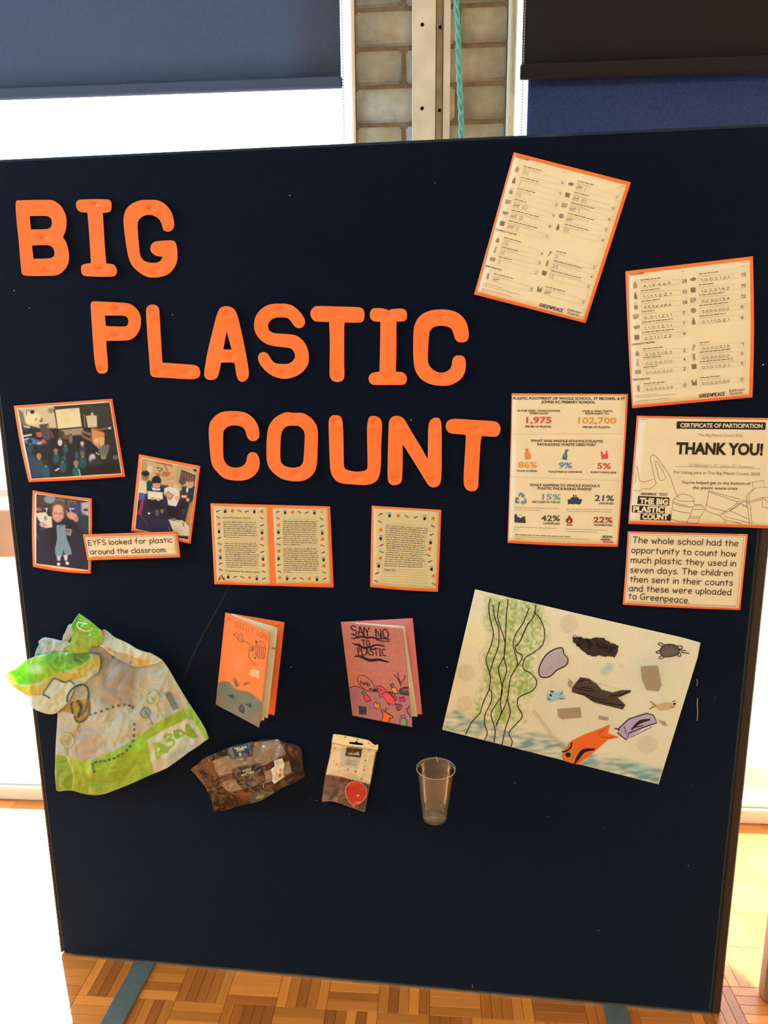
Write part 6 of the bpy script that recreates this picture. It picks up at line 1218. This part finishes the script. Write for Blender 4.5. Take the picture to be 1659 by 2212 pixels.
for P, w_, c in [(ringp(1133, 715, 48, 54), 10, (162, 172, 76)), ([(1133, 735), (1158, 768), (1210, 868)], 9, (160, 172, 70)), ([(1122, 700), (1140, 738), (1150, 705)], 7, (160, 172, 70)), (ringp(1086, 829, 35, 36), 6.5, (70, 108, 104)), ([(1080, 815), (1098, 842), (1140, 920)], 6, (70, 108, 104)), ([(1076, 832), (1096, 842), (1096, 815)], 6, (70, 108, 104)),
    (ringp(497, 1035, 50, 50), 8, (168, 174, 96)), ([(490, 1050), (500, 1150)], 8, (156, 172, 76)), ([(475, 1030), (492, 1058), (508, 1030)], 7, (146, 168, 66)),
    ([(655, 725), (666, 800), (642, 870), (600, 900), (566, 890), (552, 850)], 12, (50, 78, 70)), ([(575, 735), (604, 790), (580, 868)], 18, (44, 62, 54)), ([(535, 745), (530, 790), (545, 835)], 12, (50, 60, 50)), ([(650, 740), (640, 800), (608, 845)], 9, (58, 74, 56)), ([(425, 798), (452, 828)], 18, (80, 110, 96)), ([(592, 905), (580, 960)], 3.5, (60, 66, 60)), ([(660, 690), (655, 730)], 14, (56, 84, 76))]:
    k.line(P, w_, c, smooth=len(P) < 20)
for i in range(15): k.line([(1226 + i * 4.6, 686 + i * 8.6), (1270 + i * 4.6, 668 + i * 8.6)], [6, 3.4, 7, 4][i % 4], (66, 96, 84), 1)
tag(k.build('printed_marks', bag, mat('bag_ink', attr=True, rough=.35)), kind='stuff')
def flap(name, pts_, extra, shapes, base, sc_=.02, amp=.004, n=2, quad=None, corner=()):
    lp = BG.many(smooth_loop(pts_, corner, n)); xs = [p[0] for p in lp]; ys = [p[1] for p in lp]
    f = lambda u, v, px, py: bag_bulge(*bsf.uv(px, py), px, py) * .5 + extra + .007 * math.sin(math.pi * min(max(v, 0), 1)) + amp * facets(px, py, sc_, 9.0) + .002 * ridged(px, py, .06, 4.0)
    sf = Surf([(min(xs), min(ys)), (max(xs), min(ys)), (max(xs), max(ys)), (min(xs), max(ys))], .002, f)
    flap_s[name] = sf
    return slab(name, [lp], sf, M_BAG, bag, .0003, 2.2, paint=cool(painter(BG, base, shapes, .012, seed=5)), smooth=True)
flap('handle_fold', [(290, 320), (288, 292), (340, 264), (450, 288), (510, 290), (520, 375), (420, 400), (330, 430), (258, 410)], .004, [('e', 350, 300, 40, 16, 10, (150, 170, 128), 16, .7), ('p', [(288, 310), (330, 340), (300, 410), (258, 412)], (150, 190, 160), 10), ('l', [(295, 330), (360, 372)], 8, (226, 216, 170), 8, .7)], (204, 196, 152))
flap('handle_fold', [(515, 168), (545, 168), (560, 200), (520, 290), (465, 285), (490, 220)], .006, [], (204, 188, 148))
flap('bag_mouth_fold', [(190, 440), (250, 412), (370, 385), (520, 372), (660, 385), (740, 400), (750, 440), (735, 520), (680, 560), (640, 600), (560, 640), (540, 690), (500, 760), (440, 815), (420, 832), (370, 840), (300, 822), (228, 780), (200, 700), (130, 660), (80, 610), (45, 540), (110, 505)], .012,
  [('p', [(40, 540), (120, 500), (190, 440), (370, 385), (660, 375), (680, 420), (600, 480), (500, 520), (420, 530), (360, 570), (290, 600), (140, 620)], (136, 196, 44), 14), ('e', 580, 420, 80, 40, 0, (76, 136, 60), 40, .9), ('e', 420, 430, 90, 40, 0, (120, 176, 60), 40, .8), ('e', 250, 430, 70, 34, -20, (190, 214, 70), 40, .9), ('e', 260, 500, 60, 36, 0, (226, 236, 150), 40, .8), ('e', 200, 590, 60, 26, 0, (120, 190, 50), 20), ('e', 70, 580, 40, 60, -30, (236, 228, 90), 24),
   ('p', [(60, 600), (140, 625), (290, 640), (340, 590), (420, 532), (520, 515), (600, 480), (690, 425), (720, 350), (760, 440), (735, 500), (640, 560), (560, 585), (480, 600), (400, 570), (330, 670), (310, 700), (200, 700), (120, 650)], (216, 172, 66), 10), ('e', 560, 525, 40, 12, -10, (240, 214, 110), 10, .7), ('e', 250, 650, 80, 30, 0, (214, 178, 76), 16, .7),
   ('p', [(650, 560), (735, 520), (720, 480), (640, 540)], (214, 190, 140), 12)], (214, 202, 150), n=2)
flap('handle_tab', [(590, 85), (665, 135), (735, 195), (765, 225), (760, 320), (680, 335), (650, 385), (465, 362), (510, 320), (535, 270), (530, 190), (545, 150)], .018,
  [('p', [(560, 200), (700, 260), (830, 345), (760, 350), (650, 388), (465, 365), (530, 290)], (164, 178, 60), 6), ('p', [(590, 84), (530, 190), (550, 210), (575, 150)], (104, 168, 50), 5), ('p', [(625, 120), (665, 140), (660, 165), (622, 150)], (176, 196, 120), 8, .8), ('p', [(740, 200), (775, 215), (760, 265), (735, 245)], (232, 176, 66), 6), ('e', 560, 350, 70, 30, 0, (156, 176, 66), 30, .6)], (140, 196, 52), n=2, corner=(0, 8))
flap('bag_top_fold', [(560, 198), (640, 222), (735, 248), (760, 212), (785, 206), (848, 258), (880, 275), (960, 312), (1060, 372), (1120, 380), (1185, 418), (1212, 440), (1150, 466), (1090, 480), (1020, 486), (950, 462), (850, 408), (780, 352), (700, 300), (620, 240)], .014,
  [('l', [(790, 345), (880, 385), (960, 400), (1040, 440)], 16, (222, 168, 70), 10), ('p', [(990, 440), (1060, 425), (1130, 455), (1080, 486), (1010, 484)], (226, 178, 84), 8), ('l', [(845, 272), (870, 276)], 7, (80, 130, 80), 4), ('l', [(955, 460), (985, 440), (975, 465)], 7, (56, 60, 48), 4), ('p', [(850, 370), (960, 410), (1000, 440), (950, 462), (850, 412)], (190, 170, 130), 8), ('p', [(740, 205), (772, 214), (750, 262), (735, 246)], (230, 170, 60), 5), ('e', 900, 320, 90, 30, 25, (230, 214, 168), 40, .7)], (222, 206, 160), n=2)
k = Ink(flap_s['bag_mouth_fold'], BG, .0016)
k.line([(372, 724), (345, 705), (320, 690), (350, 640), (400, 574), (430, 580), (480, 602), (520, 590), (555, 618)], 10, (60, 96, 84), smooth=True); k.line([(502, 748), (503, 705), (545, 645), (605, 620), (648, 634), (662, 690), (655, 735)], 14, (56, 84, 76), smooth=True)
k.build('printed_marks', bag); k = Ink(flap_s['handle_tab'], BG, .0020)
k.line([(650, 166), (600, 156), (580, 158), (577, 176), (600, 205), (650, 218), (684, 208), (686, 190)], 7, (224, 236, 160), smooth=True); k.build('printed_marks', bag)
staple(bag, bsf, *BG((580, 975)), ang=80, L=16, eps=.001)
# ---- clear waffle wrapper
M_FILM = mat('crackly_film', attr=True, rough=.12, spec=.35, alpha_attr=True, bump=(60, .22, .003))
WR = Crop(400, 1570, 5.925)
wout = [(65, 545), (150, 480), (230, 410), (330, 360), (430, 320), (560, 265), (700, 215), (880, 190), (960, 165), (1100, 150), (1190, 155), (1250, 190), (1310, 205), (1450, 240), (1490, 310), (1505, 400), (1512, 520), (1536, 635), (1400, 720), (1250, 780), (1140, 850), (1050, 900), (940, 960), (840, 985), (700, 1010), (560, 1060), (470, 1080), (415, 1070), (395, 1106), (360, 1060), (340, 950), (270, 800), (230, 740), (150, 640)]
pf_ = painter(WR, (58, 40, 33, .30), [('p', [(330, 440), (560, 360), (890, 200), (1190, 155), (1300, 350), (1000, 500), (600, 600), (430, 630)], (152, 122, 90, .7), 12), ('p', [(470, 700), (640, 670), (1000, 580), (1330, 430), (1370, 590), (1050, 720), (600, 830), (545, 860)], (156, 126, 90, .7), 12),
   ('p', [(430, 640), (640, 600), (1000, 500), (1300, 360), (1320, 420), (1010, 560), (640, 665), (450, 700)], (84, 44, 28, .75), 10), ('p', [(560, 840), (800, 800), (1130, 690), (1400, 600), (1340, 700), (1140, 800), (820, 920), (760, 860), (600, 870)], (80, 46, 30, .6), 14), ('e', 300, 500, 70, 110, -25, (120, 64, 36, .6), 60), ('e', 1400, 320, 90, 90, 0, (92, 58, 38, .4), 60), ('e', 760, 900, 90, 60, 0, (122, 66, 38, .9), 50),
   ('p', [(65, 545), (230, 410), (300, 560), (420, 660), (250, 720), (150, 640)], (78, 54, 42, .38), 20), ('e', 1130, 260, 120, 70, 0, (150, 124, 96, .9), 60), ('e', 480, 780, 60, 50, 0, (160, 116, 76, .9), 40), ('p', [(240, 740), (420, 700), (560, 850), (560, 1060), (395, 1100), (330, 940)], (44, 36, 32, .22), 20), ('p', [(1130, 850), (1250, 780), (1400, 715), (1536, 635), (1500, 560), (1300, 640)], (58, 42, 34, .3), 20),
   ('p', [(820, 870), (1095, 765), (1142, 850), (1000, 940), (840, 985)], (76, 82, 66, .92), 6), ('e', 960, 895, 62, 22, -15, (150, 146, 66, .95), 8), ('l', [(1010, 560), (1030, 690)], 8, (130, 130, 112, .9), 4)], .03, alpha=True, seed=11)
def wr_b(u, v, px, py):
    e = max(0.0, min(1, 3.2 * min(u, 1 - u, v, 1 - v)))
    return .004 + .016 * math.sqrt(e) + .006 * facets(px, py, .035, 3.0) + .0016 * ridged(px, py, .06, 7.0) + .0007 * facets(px, py, .12, 5.0)
wsf = Surf(WR.many([(65, 150), (1536, 150), (1536, 1106), (65, 1106)]), .002, wr_b)
wr = thing('waffle_wrapper', 'empty crinkled clear wrapper with brown panels and dark teal labels', 'wrapper', tuple(wsf.P(*WR((800, 620)))))
slab('film', [WR.many(smooth_loop(wout, corners=(0, 17, 28), n=2))], wsf, M_FILM, wr, .0002, 1.8, paint=pf_, smooth=True)
M_LAB = mat('label_print', attr=True, rough=.2, spec=.6, coat=.3)
def lab(pts_, base, shapes, texts=()):
    slab('label', [WR.many(smooth_loop(pts_, n=2))], wsf, M_LAB, wr, .0002, 2.2, eps=.0012, paint=painter(WR, base, shapes, .02, seed=2), smooth=True)
lab([(545, 285), (640, 250), (760, 222), (870, 196), (866, 300), (862, 368), (790, 385), (740, 405), (600, 408), (552, 370)], (30, 58, 66), [('e', 600, 330, 50, 60, 0, (40, 78, 74), 40, .8), ('e', 800, 340, 60, 40, 0, (24, 40, 60), 40, .8), ('l', [(800, 255), (855, 305)], 4, (130, 150, 140), 3)])
lab([(612, 535), (780, 505), (960, 475), (985, 530), (1028, 690), (960, 735), (860, 775), (770, 800), (705, 770), (650, 690)], (26, 36, 44), [('e', 900, 700, 110, 50, -15, (28, 60, 62), 60, .8), ('e', 800, 740, 60, 30, 0, (40, 62, 60), 40, .6), ('l', [(740, 690), (860, 655), (960, 640)], 4, (96, 100, 88), 6, .7), ('l', [(790, 705), (900, 680)], 4, (96, 96, 86), 5, .7), ('e', 935, 700, 34, 14, -25, (96, 76, 70), 14, .8)])
lab([(645, 415), (660, 395), (760, 385), (775, 405), (765, 432), (680, 440), (655, 436)], (96, 104, 34), [('e', 710, 413, 46, 12, -4, (186, 182, 96), 10)])
slab('price_sticker', [WR.many([(1135, 440), (1160, 425), (1240, 400), (1276, 480), (1256, 560), (1262, 600), (1272, 640), (1140, 735), (1112, 690), (1122, 620), (1096, 545), (1148, 505)])], wsf, M_LAB, wr, .0002, 2.5, eps=.0014,
     paint=painter(WR, (206, 192, 148), [('e', 1175, 457, 20, 26, 0, (120, 160, 160), 6), ('e', 1216, 556, 18, 22, 0, (188, 78, 44), 6), ('e', 1212, 628, 20, 18, 0, (190, 84, 46), 6), ('e', 1216, 598, 14, 10, 0, (196, 120, 80), 6), *[('l', [(1160 + i % 2 * 6, 520 + i * 26), (1176, 520 + i * 26)], 5, (120, 106, 84), 3) for i in range(8)]], .01), smooth=True)
k = Ink(wsf, WR, .0032); k.map = WR; LT = (190, 184, 130)
k.pen('waffles', (785, 252), (632, 268), 30, 8, LT); k.pen('MINI', (750, 278), (655, 292), 26, 7.5, (170, 164, 110)); k.pen('8', (716, 330), (690, 334), 42, 6, (196, 196, 186)); k.line([(628, 345), (668, 338)], 4, (90, 110, 110)); k.line([(730, 335), (778, 322)], 4, (90, 110, 110))
k.pen('MINI', (742, 582), (846, 556), 32, 7, (180, 172, 116)); k.pen('waffles', (722, 632), (880, 588), 34, 9, (176, 172, 112)); k.pen('VALUE', (660, 425), (760, 414), 14, 3.5, (90, 90, 40))
k.build('label_text', wr); staple(wr, wsf, *WR((1003, 755)), ang=88, L=9, eps=.002)
# ---- balloon packet
QB = Crop(680, 1570, 10.369)
qo = [(412, 168), (460, 158), (680, 195), (900, 235), (1060, 268), (1180, 292), (1250, 330), (1310, 390), (1355, 408), (1395, 400), (1415, 378), (1426, 430), (1410, 530), (1385, 560), (1340, 800), (1290, 1060), (1250, 1260), (1200, 1500), (1165, 1680), (1132, 1890), (1108, 1912), (900, 1840), (600, 1730), (480, 1690), (350, 1665), (180, 1690), (150, 1650), (170, 1530), (200, 1320), (240, 1050), (300, 800), (345, 560), (372, 400), (376, 340)]
slot = [(780, 338), (850, 345), (905, 345), (922, 322), (948, 322), (962, 352), (1065, 372), (1084, 388), (1070, 412), (960, 405), (860, 392), (778, 378), (764, 358)]
pq_ = painter(QB, (88, 66, 54, .82), [('p', [(240, 1065), (262, 1000), (330, 700), (385, 400), (376, 340), (412, 160), (680, 190), (1180, 290), (1430, 400), (1412, 530), (1386, 545), (1340, 800), (1240, 1290), (1050, 1240), (860, 1190), (700, 1150), (600, 1110), (400, 1080)], (216, 192, 134, 1), 8),
   ('p', [(412, 160), (680, 190), (1180, 290), (1430, 400), (1405, 520), (1050, 470), (620, 410), (380, 350)], (232, 210, 146, 1), 6), ('l', [(380, 358), (600, 405), (800, 445), (1050, 480), (1400, 530)], 16, (130, 104, 70, 1), 8), ('p', [(600, 440), (1060, 500), (1020, 800), (950, 940), (560, 880)], (188, 176, 138, 1), 30), ('p', [(690, 900), (260, 1060), (600, 1110), (1040, 1190)], (206, 172, 120, 1), 60),
   ('p', [(345, 560), (372, 540), (240, 1060), (160, 1640), (150, 1640)], (92, 66, 48, .9), 10), ('p', [(1385, 550), (1360, 800), (1280, 1100), (1250, 1290), (1235, 1290), (1300, 900), (1355, 560)], (110, 84, 58, .95), 8), ('e', 640, 1480, 120, 160, 20, (110, 78, 52, .9), 80), ('e', 370, 1280, 120, 120, 0, (80, 58, 50, .9), 80), ('e', 230, 1600, 80, 90, 0, (110, 94, 84, .8), 50), ('e', 470, 1620, 50, 60, 0, (120, 116, 84, .8), 30), ('l', [(190, 1690), (400, 1660), (600, 1730), (1108, 1905)], 24, (124, 98, 70, .9), 14), ('l', [(1230, 1310), (1130, 1880)], 30, (96, 84, 66, .85), 16)], .015, alpha=True, seed=12)
def q_b(u, v, px, py): return .002 + .006 * math.sin(math.pi * min(max(u, 0), 1)) * min(1, max(0, v * 2)) + .003 * facets(px, py, .03, 2.0) + .0006 * ridged(px, py, .06, 3.0)
qsf = Surf(QB.many([(150, 158), (1426, 158), (1426, 1912), (150, 1912)]), .002, q_b)
pk = thing('balloon_packet', 'small cream and clear packet with a red balloon printed on it', 'packet', tuple(qsf.P(*QB((780, 1000)))))
M_PKT = mat('packet_film', attr=True, rough=.3, spec=.5, alpha_attr=True, bump=(60, .12, .002))
slab('packet', [QB.many(qo), QB.many(slot)], qsf, M_PKT, pk, .0003, 1.8, paint=pq_, smooth=True)
k = Ink(qsf, QB, .0026)
for x, y, s, r, c in [(685, 232, 30, 0, (70, 122, 86)), (960, 285, 30, 0, (76, 124, 86)), (452, 488, 32, 0, (210, 96, 60)), (432, 768, 28, 0, (220, 130, 84)), (484, 850, 32, 0, (204, 92, 64)), (748, 955, 34, 180, (206, 92, 70)), (912, 1002, 30, 0, (64, 104, 70)), (1132, 750, 30, 0, (74, 104, 82)), (1112, 885, 28, 0, (160, 176, 76)), (1100, 965, 32, 0, (208, 90, 60)), (1050, 1165, 36, 0, (216, 110, 60)), (1208, 525, 26, 180, (110, 130, 110)), (1205, 368, 32, 180, (206, 130, 60)), (1290, 1000, 20, 0, (210, 110, 70)), (530, 990, 24, 0, (176, 164, 84)), (370, 1170, 28, 0, (56, 52, 44))]:
    a = math.radians(r - 90); k.poly([(x + s * math.cos(a + q), y + s * math.sin(a + q)) for q in (0, 2.094, 4.189)], c, 0)
k.line([(1240, 395), (1260, 430), (1310, 450), (1350, 430)], 8, (150, 140, 60), smooth=True)
k.poly([(712, 466), (1058, 496), (1028, 690), (682, 645)], (28, 20, 16), 1); k.text('George', (790, 565), (980, 585), 52, (196, 200, 176), 0.0, 3); k.text('home', (745, 618), (1000, 645), 82, (214, 206, 186), .012, 3)
k.text('15 party', (712, 770), (950, 800), 56, (140, 120, 88), 0, 3); k.text('balloons', (686, 838), (944, 868), 60, (140, 120, 88), 0, 3)
bal = [(900, 1212), (990, 1222), (1090, 1290), (1160, 1390), (1172, 1480), (1140, 1580), (1080, 1660), (980, 1735), (900, 1756), (898, 1782), (850, 1782), (832, 1752), (770, 1690), (720, 1600), (684, 1480), (676, 1400), (720, 1310), (800, 1240)]
k.poly(bal, (222, 140, 104), 1, True); cxb = (925, 1470); k.poly([(cxb[0] + (x - cxb[0]) * .94, cxb[1] + (y - cxb[1]) * .945) for x, y in bal[:12]] + [(905, 1738), (870, 1748), (848, 1738)] + [(cxb[0] + (x - cxb[0]) * .94, cxb[1] + (y - cxb[1]) * .945) for x, y in bal[12:]], (188, 44, 30), 2, True)
k.ell(965, 1540, 34, 20, (232, 160, 130), 3, -30)
k.build('printed_design', pk, mat('packet_print', attr=True, rough=.3, spec=.5))
# ---- plastic cup
CU = Crop(880, 1620, 12.29)
rc = CU((757, 485)); c0 = at_y(*rc, -.036)
pw = np.linalg.norm(at_y(rc[0] - 42.1, rc[1], -.036) - at_y(rc[0] + 42.1, rc[1], -.036)); R1 = pw / 2; c0 = at_y(*rc, -(R1 + .001))
bz = at_y(*CU((722, 1800)), c0[1])
R2 = R1 * 25.6 / 42.1 * 1.04
cup = thing('plastic_cup', 'clear plastic cup pinned upright by its rim to the board', 'cup', (c0[0], c0[1], bz[2]))
M_CUP = mat('clear_cup_plastic', attr=True, rough=.1, spec=.6, alpha_attr=True)
H_ = c0[2] - bz[2]; prof = []
for i in range(26):
    q = i / 25; r = R2 + (R1 - .0022 - R2) * q
    if .70 < q < .92: r += .0004 * math.sin(q * 190)
    prof.append((r, H_ * (.02 + .965 * q), .20))
prof = [(.0005, H_ * .045, .25), (.008, H_ * .045, .25), (.0085, H_ * .055, .5), (.0095, H_ * .045, .3), (R2 * .9, H_ * .03, .25), (R2 * .96, 0, .5), (R2, .003, .45)] + prof + [(R1 - .001, H_ * .99, .55), (R1, H_ * .995, .7), (R1 + .0008, H_, .75), (R1, H_ * 1.006, .75), (R1 - .0012, H_ * 1.004, .6)]
n = 48; V = []; cc = []
lean = (bz[0] - c0[0])
for r, z, a_ in prof:
    for i in range(n):
        q = 2 * math.pi * i / n; V.append((c0[0] + r * math.cos(q) + lean * (1 - z / H_), c0[1] + r * math.sin(q), bz[2] + z)); cc.append((.50, .44, .34, a_))
F = [(j * n + i, j * n + (i + 1) % n, (j + 1) * n + (i + 1) % n, (j + 1) * n + i) for j in range(len(prof) - 1) for i in range(n)]
mesh_obj('cup_body', V, F, M_CUP, cup, cc, True)
p_a, p_b = CU((765, 180)), CU((805, 342))
MB().tube([at_y(*p_a, -.0002), at_y(*p_a, -.003), at_y(*p_b, -.004)], .0006, 6).build('pin', M_STAPLE, cup)
